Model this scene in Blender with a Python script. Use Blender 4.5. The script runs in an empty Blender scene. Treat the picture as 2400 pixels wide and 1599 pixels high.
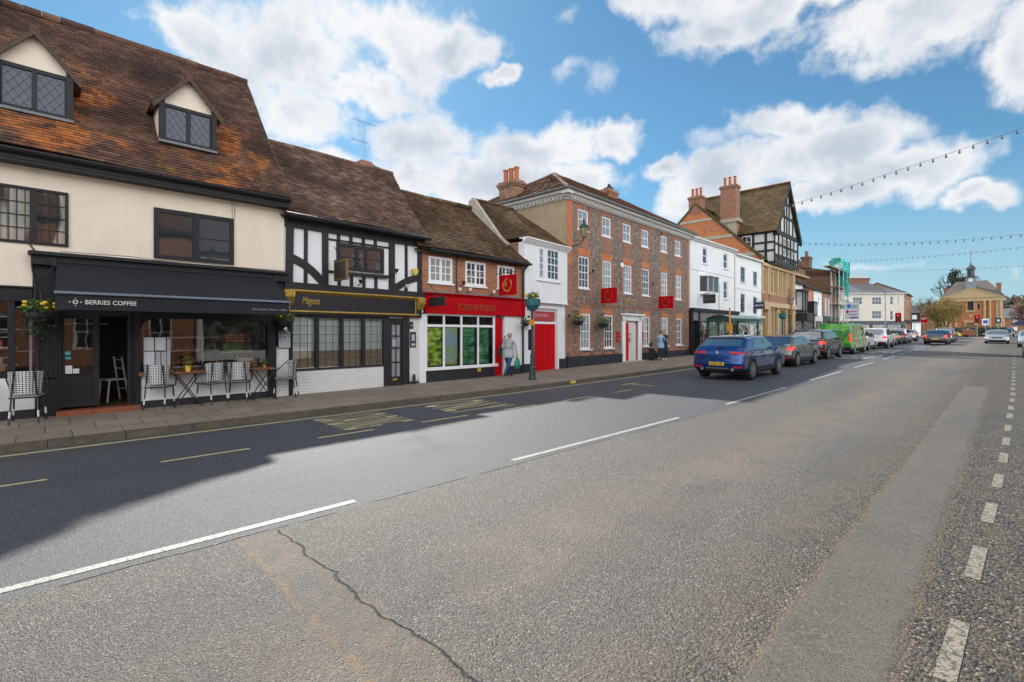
import bpy, math, random
from mathutils import Vector, Matrix, noise as mnoise
R = math.radians
random.seed(7)
scene = bpy.context.scene
COL = scene.collection
# ---------------------------------------------------------------- camera
TH = 45.9
cam_data = bpy.data.cameras.new('camera')
cam = bpy.data.objects.new('camera', cam_data); COL.objects.link(cam)
cam.location = (0, 0, 1.7)
cam.rotation_euler = (R(90), 0, R(TH - 90))
cam_data.sensor_width = 36; cam_data.lens = 1130 / 2400 * 36
cam_data.shift_y = -(799.5 - 780) / 2400
cam_data.clip_start = 0.05; cam_data.clip_end = 4000
scene.camera = cam
scene.render.resolution_x = 1024; scene.render.resolution_y = 682
# ---------------------------------------------------------------- exposure, sun, sky
scene.view_settings.view_transform = 'Standard'
scene.view_settings.look = 'None'
scene.view_settings.exposure = 0.8
scene.view_settings.gamma = 1
scene.cycles.max_bounces = 6
scene.cycles.transparent_max_bounces = 12
SUNV = Vector((0.42, 1.06, 1.0)).normalized()          # towards the sun: ahead and left, behind the houses
sl = bpy.data.lights.new('sun', 'SUN'); sl.energy = 3.6; sl.angle = R(1.3); sl.color = (1, .955, .89)
so = bpy.data.objects.new('sun', sl); COL.objects.link(so)
so.rotation_euler = SUNV.to_track_quat('Z', 'Y').to_euler()
so.location = (0, 0, 60)

class NT:
    """tiny helper around a node tree"""
    def __init__(s, tree): s.t = tree; s.n = tree.nodes; s.l = tree.links
    def add(s, typ, **kw):
        n = s.n.new(typ)
        for k, v in kw.items():
            if k.startswith('i_'):
                key = k[2:]
                key = int(key) if key.isdigit() else key.replace('_', ' ')
                s.set(n, key, v)
            else: setattr(n, k, v)
        return n
    def set(s, n, key, v):
        if isinstance(v, bpy.types.NodeSocket): s.l.new(v, n.inputs[key])
        else: n.inputs[key].default_value = v
    def math(s, op, a, b=None, c=None, clamp=False):
        n = s.n.new('ShaderNodeMath'); n.operation = op; n.use_clamp = clamp
        for i, v in enumerate((a, b, c)):
            if v is not None: s.set(n, i, v)
        return n.outputs[0]
    def vmath(s, op, a, b=None, c=None):
        n = s.n.new('ShaderNodeVectorMath'); n.operation = op
        for i, v in enumerate((a, b, c)):
            if v is not None: s.set(n, i, v)
        return n.outputs[1] if op in ('LENGTH', 'DOT_PRODUCT') else n.outputs[0]
    def mix(s, f, a, b, bt='MIX'):
        n = s.n.new('ShaderNodeMix'); n.data_type = 'RGBA'; n.blend_type = bt
        s.set(n, 0, f)
        for i, v in ((6, a), (7, b)):
            if isinstance(v, tuple) and len(v) == 3: v = v + (1,)
            s.set(n, i, v)
        return n.outputs[2]
    def ramp(s, f, stops, interp='LINEAR'):
        n = s.n.new('ShaderNodeValToRGB'); n.color_ramp.interpolation = interp
        e = n.color_ramp.elements
        while len(e) < len(stops): e.new(0.5)
        for i, (p, c) in enumerate(stops):
            e[i].position = p
            e[i].color = (c, c, c, 1) if isinstance(c, (int, float)) else tuple(c) + (1,) if len(c) == 3 else c
        s.set(n, 0, f)
        return n.outputs[0]
    def smooth(s, v, a, b):
        n = s.n.new('ShaderNodeMapRange'); n.interpolation_type = 'SMOOTHSTEP'
        s.set(n, 0, v); n.inputs[1].default_value = a; n.inputs[2].default_value = b
        return n.outputs[0]
    def noise(s, vec, scale, detail=3, rough=.5, dist=0, out=0):
        n = s.n.new('ShaderNodeTexNoise'); n.inputs['Scale'].default_value = scale
        n.inputs['Detail'].default_value = detail; n.inputs['Roughness'].default_value = rough
        n.inputs['Distortion'].default_value = dist
        if vec is not None: s.set(n, 'Vector', vec)
        return n.outputs[out]

world = bpy.data.worlds.new('World'); scene.world = world; world.use_nodes = True
W = NT(world.node_tree)
W.n.clear()
sky = W.add('ShaderNodeTexSky', sky_type='NISHITA', sun_disc=False, sun_elevation=math.asin(SUNV.z),
            sun_rotation=math.atan2(SUNV.x, SUNV.y), altitude=100, air_density=1.0, dust_density=.25, ozone_density=2.6)
tc = W.add('ShaderNodeTexCoord').outputs['Generated']
sep = W.add('ShaderNodeSeparateXYZ', i_0=tc)
az = W.math('ARCTAN2', sep.outputs[1], sep.outputs[0])
el = W.math('ARCSINE', sep.outputs[2])
ae = W.add('ShaderNodeCombineXYZ', i_0=az, i_1=el).outputs[0]
nz = W.noise(tc, 5.0, 4, .65, out=1)
world.cycles.sampling_method = 'MANUAL'; world.cycles.sample_map_resolution = 512
ae2 = W.vmath('ADD', ae, W.vmath('MULTIPLY', W.vmath('SUBTRACT', nz, (.5, .5, .5)), (.20, .15, 0)))
# cloud bodies: azimuth, elevation, half width, half height in radians
CLOUDS = [(1.399, 0.479, 0.101, 0.059), (1.254, 0.49, 0.199, 0.109), (1.061, 0.533, 0.198, 0.083), (0.907, 0.533, 0.089, 0.049), (0.832, 0.484, 0.045, 0.021), (1.218, 0.391, 0.144, 0.084), (1.289, 0.317, 0.083, 0.039), (1.126, 0.439, 0.147, 0.038), (1.165, 0.312, 0.115, 0.035), (0.976, 0.37, 0.135, 0.056), (0.757, 0.367, 0.195, 0.061), (0.592, 0.375, 0.079, 0.042), (0.889, 0.299, 0.286, 0.067), (0.713, 0.299, 0.162, 0.06), (0.493, 0.31, 0.067, 0.028), (0.279, 0.356, 0.078, 0.043), (0.246, 0.299, 0.156, 0.065), (0.134, 0.245, 0.134, 0.049), (0.043, 0.203, 0.045, 0.022), (0.385, 0.269, 0.133, 0.068), (0.445, 0.252, 0.099, 0.058), (0.228, 0.226, 0.146, 0.034), (0.422, 0.588, 0.24, 0.045), (0.129, 0.468, 0.191, 0.058), (0.392, 0.514, 0.079, 0.023), (-0.006, 0.389, 0.054, 0.083), (-0.023, 0.314, 0.019, 0.04), (0.215, 0.527, 0.328, 0.047)]
run = None
for a, e, ra, re in CLOUDS:
    d = W.vmath('LENGTH', W.vmath('MULTIPLY_ADD', ae2, (1 / ra, 1 / re, 0), (-a / ra, -e / re, 0)))
    run = d if run is None else W.math('MINIMUM', run, d)
n2 = W.noise(tc, 7.0, 8, .68)
dens = W.math('ADD', W.math('SUBTRACT', 1.0, run), W.math('MULTIPLY', W.math('SUBTRACT', n2, .5), 2.0))
# unseen clouds added behind and above the camera to fill the shaded fronts
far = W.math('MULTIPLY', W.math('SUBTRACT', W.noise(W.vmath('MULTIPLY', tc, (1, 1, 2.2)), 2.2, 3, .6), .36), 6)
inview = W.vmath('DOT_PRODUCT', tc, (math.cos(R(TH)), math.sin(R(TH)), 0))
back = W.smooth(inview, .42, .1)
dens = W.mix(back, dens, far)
cov = W.smooth(dens, -.07, .52)
wr = None
for a, e, ra, re in [(0.704, 0.575, 0.039, 0.031), (0.626, 0.471, 0.043, 0.035), (0.678, 0.485, 0.052, 0.021), (0.016, 0.257, 0.027, 0.032), (0.151, 0.109, 0.079, 0.017), (-0.01, 0.085, 0.021, 0.024), (0.385, 0.349, 0.067, 0.029), (0.558, 0.22, 0.05, 0.025), (0.052, 0.254, 0.029, 0.036)]:
    d = W.vmath('LENGTH', W.vmath('MULTIPLY_ADD', ae2, (1 / ra, 1 / re, 0), (-a / ra, -e / re, 0)))
    wr = d if wr is None else W.math('MINIMUM', wr, d)
wd = W.math('ADD', W.math('SUBTRACT', 1.0, wr), W.math('MULTIPLY', W.math('SUBTRACT', n2, .5), 3.2))
cov = W.math('MAXIMUM', cov, W.math('MULTIPLY', W.smooth(wd, .1, 1.3), .6))
n3 = W.noise(W.vmath('ADD', tc, (0, 0, .03)), 6.5, 4, .6)
shade = W.smooth(W.math('ADD', W.math('MULTIPLY', dens, .45), n3), .55, 1.10)
ccol = W.mix(shade, (1.0, 1.0, 1.0), (.60, .665, .75))
lit = W.smooth(W.vmath('DOT_PRODUCT', tc, tuple(-SUNV)), -.35, .55)  # clouds opposite the sun are brightened as added fill for the house fronts
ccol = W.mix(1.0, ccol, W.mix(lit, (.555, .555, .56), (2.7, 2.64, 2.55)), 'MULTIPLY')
haze = W.smooth(sep.outputs[2], .30, -.02)
skyc = W.mix(1.0, sky.outputs[0], (.043, .066, .068), 'MULTIPLY')
skyc = W.mix(W.math('MULTIPLY', haze, .75), skyc, (.25, .35, .42))
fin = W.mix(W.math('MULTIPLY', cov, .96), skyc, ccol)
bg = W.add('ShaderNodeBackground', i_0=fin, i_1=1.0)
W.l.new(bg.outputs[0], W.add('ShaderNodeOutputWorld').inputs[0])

# ---------------------------------------------------------------- mesh building
def tag(o, label=None, cat=None, group=None, kind=None):
    for k, v in (('label', label), ('category', cat), ('group', group), ('kind', kind)):
        if v: o[k] = v
    return o
def empty(name, loc=(0, 0, 0), rz=0, label=None, cat=None, group=None):
    o = bpy.data.objects.new(name, None); COL.objects.link(o)
    o.empty_display_size = .2
    o.location = loc; o.rotation_euler = (0, 0, rz)
    return tag(o, label, cat, group)
class MB:
    def __init__(s): s.v = []; s.f = []; s.m = []; s.uv = {}
    def face(s, pts, m=0):
        i = len(s.v); s.v.extend([tuple(p) for p in pts]); s.f.append(tuple(range(i, i + len(pts)))); s.m.append(m); return s
    def box(s, x0, x1, y0, y1, z0, z1, m=0):
        if x0 > x1: x0, x1 = x1, x0
        if y0 > y1: y0, y1 = y1, y0
        if z0 > z1: z0, z1 = z1, z0
        i = len(s.v)
        s.v += [(x0, y0, z0), (x1, y0, z0), (x1, y1, z0), (x0, y1, z0), (x0, y0, z1), (x1, y0, z1), (x1, y1, z1), (x0, y1, z1)]
        for f in ((0, 3, 2, 1), (4, 5, 6, 7), (0, 1, 5, 4), (1, 2, 6, 5), (2, 3, 7, 6), (3, 0, 4, 7)):
            s.f.append(tuple(i + k for k in f)); s.m.append(m)
        return s
    def prism(s, poly, axis, a0, a1, m=0):
        """poly: 2-d points; axis 'x': (y,z), 'y': (x,z), 'z': (x,y)"""
        def P(p, a): return {'x': (a, p[0], p[1]), 'y': (p[0], a, p[1]), 'z': (p[0], p[1], a)}[axis]
        n = len(poly)
        s.face([P(p, a0) for p in poly], m); s.face([P(p, a1) for p in reversed(poly)], m)
        for k in range(n):
            p, q = poly[k], poly[(k + 1) % n]
            s.face([P(p, a0), P(p, a1), P(q, a1), P(q, a0)], m)
        return s
    def tube(s, p0, p1, r0, r1=None, n=8, m=0, cap=True):
        r1 = r0 if r1 is None else r1
        p0 = Vector(p0); p1 = Vector(p1); d = (p1 - p0)
        if d.length < 1e-6: return s
        d.normalize(); a = d.orthogonal().normalized(); b = d.cross(a)
        i = len(s.v)
        for p, r in ((p0, r0), (p1, r1)):
            for k in range(n):
                t = 2 * math.pi * k / n
                s.v.append(tuple(p + (a * math.cos(t) + b * math.sin(t)) * r))
        for k in range(n):
            s.f.append((i + k, i + (k + 1) % n, i + n + (k + 1) % n, i + n + k)); s.m.append(m)
        if cap:
            s.f.append(tuple(i + k for k in reversed(range(n)))); s.m.append(m)
            s.f.append(tuple(i + n + k for k in range(n))); s.m.append(m)
        return s
    def path(s, pts, r, n=6, m=0):
        for a, b in zip(pts, pts[1:]): s.tube(a, b, r, r, n, m)
        return s
    def lathe(s, prof, c=(0, 0, 0), n=16, m=0, axis='z'):
        i = len(s.v)
        for r, z in prof:
            for k in range(n):
                t = 2 * math.pi * k / n; x, y = r * math.cos(t), r * math.sin(t)
                p = (x, y, z) if axis == 'z' else (x, z, y) if axis == 'y' else (z, x, y)
                s.v.append((p[0] + c[0], p[1] + c[1], p[2] + c[2]))
        for j in range(len(prof) - 1):
            for k in range(n):
                a, b = i + j * n + k, i + j * n + (k + 1) % n
                s.f.append((a, b, b + n, a + n)); s.m.append(m)
        s.f.append(tuple(i + k for k in range(n))); s.m.append(m)
        s.f.append(tuple(i + (len(prof) - 1) * n + k for k in range(n))); s.m.append(m)
        return s
    def ball(s, c, r, n=10, m=0, sz=1.0):
        k = max(4, n // 2)
        return s.lathe([(max(r * math.sin(math.pi * j / k), 1e-4), -r * sz * math.cos(math.pi * j / k)) for j in range(k + 1)], c, n, m)
    def xf(s, M):
        s.v = [tuple(M @ Vector(p)) for p in s.v]; return s
    def join(s, o, M=None):
        i = len(s.v)
        s.v += [tuple(M @ Vector(p)) for p in o.v] if M else o.v
        s.f += [tuple(k + i for k in f) for f in o.f]; s.m += o.m
        return s
    def build(s, name, mats, parent=None, smooth=False, bevel=0, label=None, loc=None, rz=None):
        me = bpy.data.meshes.new(name); me.from_pydata(s.v, [], s.f)
        if not isinstance(mats, (list, tuple)): mats = [mats]
        for m in mats: me.materials.append(m)
        if len(mats) > 1: me.polygons.foreach_set('material_index', s.m)
        if smooth: me.polygons.foreach_set('use_smooth', [True] * len(s.f))
        uv = me.uv_layers.new(name='UVMap').data
        vs = me.vertices
        for p in me.polygons:
            n = p.normal
            if abs(n.z) > .985: t = Vector((1, 0, 0)); w = Vector((0, 1, 0))
            else:
                t = Vector((-n.y, n.x, 0)).normalized(); w = n.cross(t)
            for li in p.loop_indices:
                co = vs[me.loops[li].vertex_index].co
                uv[li].uv = (co.dot(t), co.dot(w))
        me.update()
        o = bpy.data.objects.new(name, me); COL.objects.link(o)
        if parent: o.parent = parent
        if loc: o.location = loc
        if rz is not None: o.rotation_euler = (0, 0, rz)
        if bevel:
            b = o.modifiers.new('bevel', 'BEVEL'); b.width = bevel; b.segments = 2; b.limit_method = 'ANGLE'
        if label: o['label'] = label
        return o
def kids(o): return list(o.children)
def copy_tree(o, parent=None, depth=0):
    c = o.copy(); COL.objects.link(c); c.parent = parent
    for ch in kids(o): copy_tree(ch, c, depth + 1)
    return c
def text_mb(txt, size, depth=.01, bold=0, space=1.0, shear=0):
    """lettering as a mesh in the x-z plane facing -y, starting at the origin"""
    cu = bpy.data.curves.new('lettering', 'FONT'); cu.body = txt; cu.size = size; cu.extrude = depth
    cu.offset = bold; cu.space_character = space; cu.shear = shear; cu.resolution_u = 3
    o = bpy.data.objects.new('lettering', cu); COL.objects.link(o)
    dg = bpy.context.evaluated_depsgraph_get(); dg.update()
    me = bpy.data.meshes.new_from_object(o.evaluated_get(dg))
    mb = MB(); mb.v = [(v.co.x, -v.co.z, v.co.y) for v in me.vertices]
    mb.f = [tuple(p.vertices) for p in me.polygons]; mb.m = [0] * len(mb.f)
    bpy.data.objects.remove(o); bpy.data.curves.remove(cu); bpy.data.meshes.remove(me)
    return mb
def put_text(parent, txt, x, y, z, width, height, mat, name='lettering', depth=.006, bold=0, space=1.0, flat=False, shear=0):
    """fit txt into width x height with its lower left corner at x,z"""
    mb = text_mb(txt, 1.0, 0.0, bold, space, shear)
    xs = [v[0] for v in mb.v]; zs = [v[2] for v in mb.v]
    sx = width / (max(xs) - min(xs)); sz = height / (max(zs) - min(zs))
    x0, z0 = min(xs), min(zs)
    mb.v = [((v[0] - x0) * sx + x, y - depth, (v[2] - z0) * sz + z) for v in mb.v]
    return mb.build(name, mat, parent)

# ---------------------------------------------------------------- materials
MATS = {}
def newmat(name):
    m = bpy.data.materials.new(name); m.use_nodes = True
    t = NT(m.node_tree); t.n.clear()
    out = t.add('ShaderNodeOutputMaterial'); b = t.add('ShaderNodeBsdfPrincipled')
    t.l.new(b.outputs[0], out.inputs[0])
    MATS[name] = m
    return m, t, b, out
def uvs(t): return t.add('ShaderNodeTexCoord').outputs['UV']
def objc(t): return t.add('ShaderNodeTexCoord').outputs['Object']
def bump(t, b, h, strength=.3, dist=.01):
    n = t.add('ShaderNodeBump', i_Height=h); n.inputs['Strength'].default_value = strength; n.inputs['Distance'].default_value = dist
    t.l.new(n.outputs[0], b.inputs['Normal'])
def paint(name, c, rough=.55, var=.12, metal=0, bmp=.15, scale=6, spec=.5, coat=0, emit=None, dirt=0):
    """painted or plain surface with faint mottling, streaks and unevenness"""
    m, t, b, out = newmat(name)
    oc = objc(t)
    n = t.noise(oc, scale, 5, .65)
    n2 = t.noise(t.vmath('MULTIPLY', oc, (3, 3, .5)), scale * .8, 4, .6)
    f = t.math('ADD', t.math('MULTIPLY', n, .6), t.math('MULTIPLY', n2, .4))
    lo = tuple(max(0, x * (1 - var)) for x in c); hi = tuple(min(1, x * (1 + var)) for x in c)
    col = t.mix(t.smooth(f, .3, .7), lo, hi)
    if dirt:
        d = t.smooth(t.noise(oc, scale * .35, 6, .7), .52, .72)
        st = t.smooth(t.noise(t.vmath('MULTIPLY', oc, (7, 7, .45)), 1.0, 5, .7), .55, .78)
        d = t.math('MAXIMUM', d, t.math('MULTIPLY', st, .8))
        col = t.mix(t.math('MULTIPLY', d, dirt), col, tuple(x * .55 for x in c))
    t.set(b, 'Base Color', col)
    t.set(b, 'Roughness', t.math('ADD', rough - .08, t.math('MULTIPLY', n, .16)))
    b.inputs['Metallic'].default_value = metal
    b.inputs['Specular IOR Level'].default_value = spec
    if coat: b.inputs['Coat Weight'].default_value = coat; b.inputs['Coat Roughness'].default_value = .04
    if emit: b.inputs['Emission Color'].default_value = tuple(emit[:3]) + (1,); b.inputs['Emission Strength'].default_value = emit[3]
    if bmp: bump(t, b, t.noise(oc, scale * 6, 4, .6), bmp, .006)
    return m
def brick(name, cols, mortar=(.42, .38, .33), bw=.22, bh=.072, mort=.011, rough=.85, bmp=.5, stain=.35, paintc=None):
    m, t, b, out = newmat(name)
    uv = uvs(t)
    br = t.add('ShaderNodeTexBrick', i_Vector=uv)
    br.offset = .5; br.inputs['Scale'].default_value = 1; br.inputs['Mortar Size'].default_value = mort
    br.inputs['Brick Width'].default_value = bw; br.inputs['Row Height'].default_value = bh; br.inputs['Mortar Smooth'].default_value = .3
    br.inputs['Color1'].default_value = (0, 0, 0, 1); br.inputs['Color2'].default_value = (1, 1, 1, 1); br.inputs['Mortar'].default_value = (.5, .5, .5, 1)
    fac = br.outputs['Fac']
    if paintc:
        n = t.noise(uv, 3, 6, .7)
        col = t.mix(t.smooth(n, .3, .75), tuple(x * .9 for x in paintc), paintc)
        col = t.mix(t.math('MULTIPLY', fac, .22), col, tuple(x * .75 for x in paintc))
    else:
        col = t.ramp(br.outputs['Color'], [(i / max(1, len(cols) - 1), c) for i, c in enumerate(cols)])
        n = t.noise(uv, 1.3, 6, .7)
        col = t.mix(t.math('MULTIPLY', t.smooth(n, .42, .7), stain), col, tuple(x * .45 for x in cols[0]))
        col = t.mix(t.math('MULTIPLY', t.noise(uv, 40, 3), .3), col, tuple(min(1, x * 1.5) for x in cols[-1]))
        col = t.mix(fac, col, mortar)
    t.set(b, 'Base Color', col); b.inputs['Roughness'].default_value = rough
    h = t.math('ADD', t.math('MULTIPLY', fac, -1), t.math('MULTIPLY', t.noise(uv, 60, 3), .3))
    bump(t, b, h, bmp, .012)
    return m
def flint(name):
    m, t, b, out = newmat(name)
    uv = uvs(t)
    v = t.add('ShaderNodeTexVoronoi', i_Vector=t.vmath('ADD', uv, t.vmath('MULTIPLY', t.noise(uv, 6, 2, out=1), (.08, .08, 0))), feature='F1')
    v.inputs['Scale'].default_value = 9.5
    e = t.add('ShaderNodeTexVoronoi', i_Vector=t.vmath('ADD', uv, t.vmath('MULTIPLY', t.noise(uv, 6, 2, out=1), (.08, .08, 0))), feature='DISTANCE_TO_EDGE')
    e.inputs['Scale'].default_value = 9.5
    s = t.add('ShaderNodeSeparateColor', i_0=v.outputs['Color']).outputs[0]
    col = t.ramp(s, [(0, (.022, .020, .021)), (.3, (.065, .056, .052)), (.55, (.14, .115, .10)), (.8, (.23, .185, .15)), (1, (.44, .38, .32))])
    col = t.mix(t.math('MULTIPLY', t.noise(uv, 30, 3), .5), col, (.25, .23, .21))
    col = t.mix(.22, col, (.22, .115, .07))
    col = t.mix(t.smooth(e.outputs['Distance'], .10, .0), col, (.24, .16, .105))
    t.set(b, 'Base Color', col); b.inputs['Roughness'].default_value = .6
    bump(t, b, t.smooth(e.outputs['Distance'], 0, .3), .5, .02)
    return m
def tiles_mat(name, cols, moss=(.22, .20, .03), lichen=None, mossamt=.5, patch=None, zlow=None):
    """clay tiles, each tile (mesh island) its own colour, plus weather patches, moss and lichen"""
    m, t, b, out = newmat(name)
    oc = objc(t)
    rnd = t.add('ShaderNodeNewGeometry').outputs['Random Per Island']
    col = t.ramp(rnd, [(i / (len(cols) - 1), c) for i, c in enumerate(cols)])
    n1 = t.noise(oc, .8, 4, .6)
    col = t.mix(t.smooth(n1, .35, .7), col, tuple(x * .62 for x in cols[0]))
    if patch:
        pn = t.smooth(t.noise(t.vmath('ADD', oc, (3.1, 1.7, 5.3)), .75, 5, .65), .46, .60)
        pn = t.math('MULTIPLY', pn, t.smooth(t.add('ShaderNodeSeparateXYZ', i_0=oc).outputs[2], patch[2], patch[1]))
        pc = t.ramp(rnd, [(0, tuple(x * .45 for x in patch[0])), (.5, patch[0]), (1, tuple(min(1, x * 1.45) for x in patch[0]))])
        col = t.mix(t.math('MULTIPLY', pn, .85), col, pc)
    ms = t.smooth(t.noise(oc, 2.6, 6, .75), .56, .66)
    if zlow:
        ms = t.math('MULTIPLY', ms, t.smooth(t.add('ShaderNodeSeparateXYZ', i_0=oc).outputs[2], zlow[1], zlow[0]))
    col = t.mix(t.math('MULTIPLY', ms, mossamt), col, moss)
    lc = t.smooth(t.noise(oc, 21, 3, .6), .64, .70)
    col = t.mix(t.math('MULTIPLY', lc, .4), col, lichen or (.33, .31, .25))
    col = t.mix(t.math('MULTIPLY', t.noise(oc, 45, 3), .35), col, tuple(x * .5 for x in cols[0]))
    t.set(b, 'Base Color', col); b.inputs['Roughness'].default_value = .92; b.inputs['Specular IOR Level'].default_value = .25
    bump(t, b, t.noise(oc, 50, 4), .5, .01)
    return m
def glass_mat(name, tint=(.03, .035, .04), rough=.03, curtain=None, see=False, wav=.06):
    m, t, b, out = newmat(name)
    oc = objc(t)
    if see:
        tr = t.add('ShaderNodeBsdfTransparent', i_0=(.86, .88, .87, 1)); gl = t.add('ShaderNodeBsdfGlossy', i_Roughness=.02)
        gl.inputs[0].default_value = (1, 1, 1, 1)
        fr = t.add('ShaderNodeFresnel', i_0=1.5)
        f = t.math('ADD', t.math('MULTIPLY', fr.outputs[0], 1.15), .02, clamp=True)
        mx = t.add('ShaderNodeMixShader', i_0=f); t.l.new(tr.outputs[0], mx.inputs[1]); t.l.new(gl.outputs[0], mx.inputs[2])
        t.l.new(mx.outputs[0], out.inputs[0])
        bn = t.add('ShaderNodeBump', i_Height=t.noise(oc, 2.2, 2)); bn.inputs['Strength'].default_value = .05; bn.inputs['Distance'].default_value = .02
        t.l.new(bn.outputs[0], gl.inputs['Normal']); return m
    c = tint
    if curtain:
        x = t.add('ShaderNodeSeparateXYZ', i_0=oc).outputs
        fold = t.math('SINE', t.math('MULTIPLY', x[0], 70))
        cc = t.mix(t.math('MULTIPLY_ADD', fold, .3, .5), tuple(v * .6 for v in curtain), curtain)
        k = t.smooth(t.noise(t.vmath('MULTIPLY', oc, (1.5, 1.5, .25)), 1.6, 2), .44, .5)
        c = t.mix(k, tint, cc)
    t.set(b, 'Base Color', c if not isinstance(c, tuple) else c + (1,))
    b.inputs['Roughness'].default_value = rough; b.inputs['Specular IOR Level'].default_value = 1.0
    b.inputs['IOR'].default_value = 1.6
    bump(t, b, t.noise(oc, 1.8, 2), wav, .05)
    return m
M = {}
M['black_timber'] = paint('black_timber', (.013, .012, .015), .6, .4, bmp=.5, scale=4)
M['char_paint'] = paint('charcoal_paint', (.012, .0125, .017), .55, .25, bmp=.12, spec=.35)
M['cream'] = paint('cream_render', (.78, .67, .545), .85, .05, bmp=.35, scale=2.2, dirt=.22)
M['white_render'] = paint('white_render', (.78, .79, .80), .8, .04, bmp=.3, scale=2.5, dirt=.22)
M['white'] = paint('white_paint', (.80, .80, .80), .45, .04, bmp=.08, dirt=.06)
M['offwhite'] = paint('off_white_paint', (.60, .59, .56), .5, .08)
M['white_brick'] = brick('white_painted_brick', None, paintc=(.76, .75, .73), bmp=.9)
M['red_paint'] = paint('red_paint', (.52, .002, .005), .6, .12, bmp=.1, spec=.12)
M['red_sign'] = paint('red_sign', (.44, .002, .008), .55, .12, spec=.1)
M['gold'] = paint('gold_paint', (.50, .33, .07), .35, .25, metal=.35)
M['gold_dim'] = paint('dull_gold', (.20, .12, .03), .4, .2, metal=.4)
M['orange_brick'] = brick('orange_brick', [(.19, .055, .02), (.34, .10, .035), (.46, .16, .06)], (.36, .27, .2))
M['red_brick'] = brick('red_brick', [(.18, .06, .03), (.31, .10, .045), (.38, .145, .07)], (.3, .24, .2))
M['old_brick'] = brick('old_brick', [(.10, .05, .03), (.24, .10, .055), (.36, .18, .10)], (.26, .2, .15))
M['bright_brick'] = brick('bright_orange_brick', [(.36, .09, .025), (.50, .13, .04), (.58, .2, .07)], (.42, .22, .12), stain=.15)
M['dark_brick'] = brick('dark_brown_brick', [(.10, .045, .025), (.17, .075, .04), (.24, .11, .06)], (.2, .15, .11))
M['flint'] = flint('flint_work')
M['ochre'] = paint('ochre_stone', (.42, .28, .145), .8, .2, bmp=.4, scale=3, dirt=.35)
M['pale_ochre'] = paint('pale_ochre_stone', (.50, .36, .20), .8, .12, bmp=.4, scale=3, dirt=.2)
M['tan_render'] = paint('tan_render', (.40, .31, .20), .9, .12, bmp=.4, scale=2, dirt=.3)
M['stone'] = paint('weathered_stone', (.42, .37, .29), .85, .15, bmp=.4, scale=4, dirt=.3)
M['plinth'] = paint('black_plinth_paint', (.017, .018, .024), .55, .2)
M['tile_a'] = tiles_mat('clay_tiles_orange', [(.085, .048, .038), (.13, .072, .052), (.17, .09, .06), (.23, .12, .075)], patch=((.44, .145, .038), 6.0, 8.0), mossamt=.7, moss=(.26, .19, .02), zlow=(5.2, 6.6))
M['tile_b'] = tiles_mat('clay_tiles_brown', [(.11, .062, .048), (.17, .095, .07), (.23, .135, .10), (.34, .23, .16)], mossamt=.35)
M['tile_c'] = tiles_mat('clay_tiles_mossy', [(.085, .05, .028), (.13, .075, .04), (.17, .10, .05), (.21, .13, .07)], mossamt=.75, moss=(.20, .19, .04))
M['tile_e'] = tiles_mat('clay_tiles_red_brown', [(.12, .06, .038), (.16, .08, .05), (.19, .10, .062), (.25, .14, .09)], mossamt=.3)
M['tile_g'] = tiles_mat('clay_tiles_dark_moss', [(.10, .065, .03), (.14, .09, .04), (.15, .10, .045), (.19, .12, .06)], mossamt=.6, moss=(.15, .13, .03))
M['slate'] = paint('grey_slate', (.15, .145, .15), .7, .3, bmp=.5, scale=8, dirt=.4)
M['slate_b'] = paint('brown_slate', (.13, .11, .095), .8, .3, bmp=.5, scale=3, dirt=.4)
M['lead'] = paint('lead_flashing', (.16, .17, .18), .6, .2)
M['terracotta'] = paint('terracotta', (.42, .13, .05), .8, .2)
M['dark_metal'] = paint('black_metal', (.015, .016, .018), .4, .3)
M['grey_metal'] = paint('grey_metal', (.25, .26, .27), .4, .2, metal=.6)
M['steel'] = paint('steel_tube', (.4, .41, .42), .45, .2, metal=.7)
M['post_green'] = paint('dark_green_post_paint', (.022, .05, .048), .45, .25, dirt=.2)
M['glass'] = glass_mat('window_glass')
M['glass_d'] = glass_mat('dormer_glass', tint=(.045, .052, .075), rough=.12)
MATS['dormer_glass'].node_tree.nodes['Principled BSDF'].inputs['Specular IOR Level'].default_value = .35
M['glass_c'] = glass_mat('window_glass_curtain', curtain=(.42, .42, .38))
M['glass_b'] = glass_mat('window_glass_blind', tint=(.26, .29, .30))
M['glass_see'] = glass_mat('shop_glass', see=True)
M['wood'] = paint('varnished_wood', (.22, .09, .035), .45, .35, scale=3)
M['wood_l'] = paint('pale_wood', (.42, .27, .14), .5, .25, scale=3)
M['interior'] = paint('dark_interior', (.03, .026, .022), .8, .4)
M['leaf'] = paint('leaves', (.06, .115, .02), .6, .5, bmp=0, scale=9)
M['leaf_d'] = paint('dark_leaves', (.018, .042, .016), .6, .5, bmp=0, scale=5)
M['yellow'] = paint('yellow_flower', (.75, .48, .03), .6, .2, bmp=0)
M['yellow_plastic'] = paint('yellow_plastic', (.66, .48, .10), .5, .1)
M['orange_plastic'] = paint('orange_plastic', (.75, .28, .01), .5, .1)
M['paper'] = paint('paper', (.62, .62, .66), .6, .05)
M['paper2'] = paint('printed_paper', (.42, .42, .47), .6, .2, scale=30)
M['rubber'] = paint('tyre_rubber', (.016, .016, .017), .8, .25, bmp=.3, scale=20)
M['teal'] = paint('teal_planter', (.015, .12, .14), .45, .15)

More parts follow.
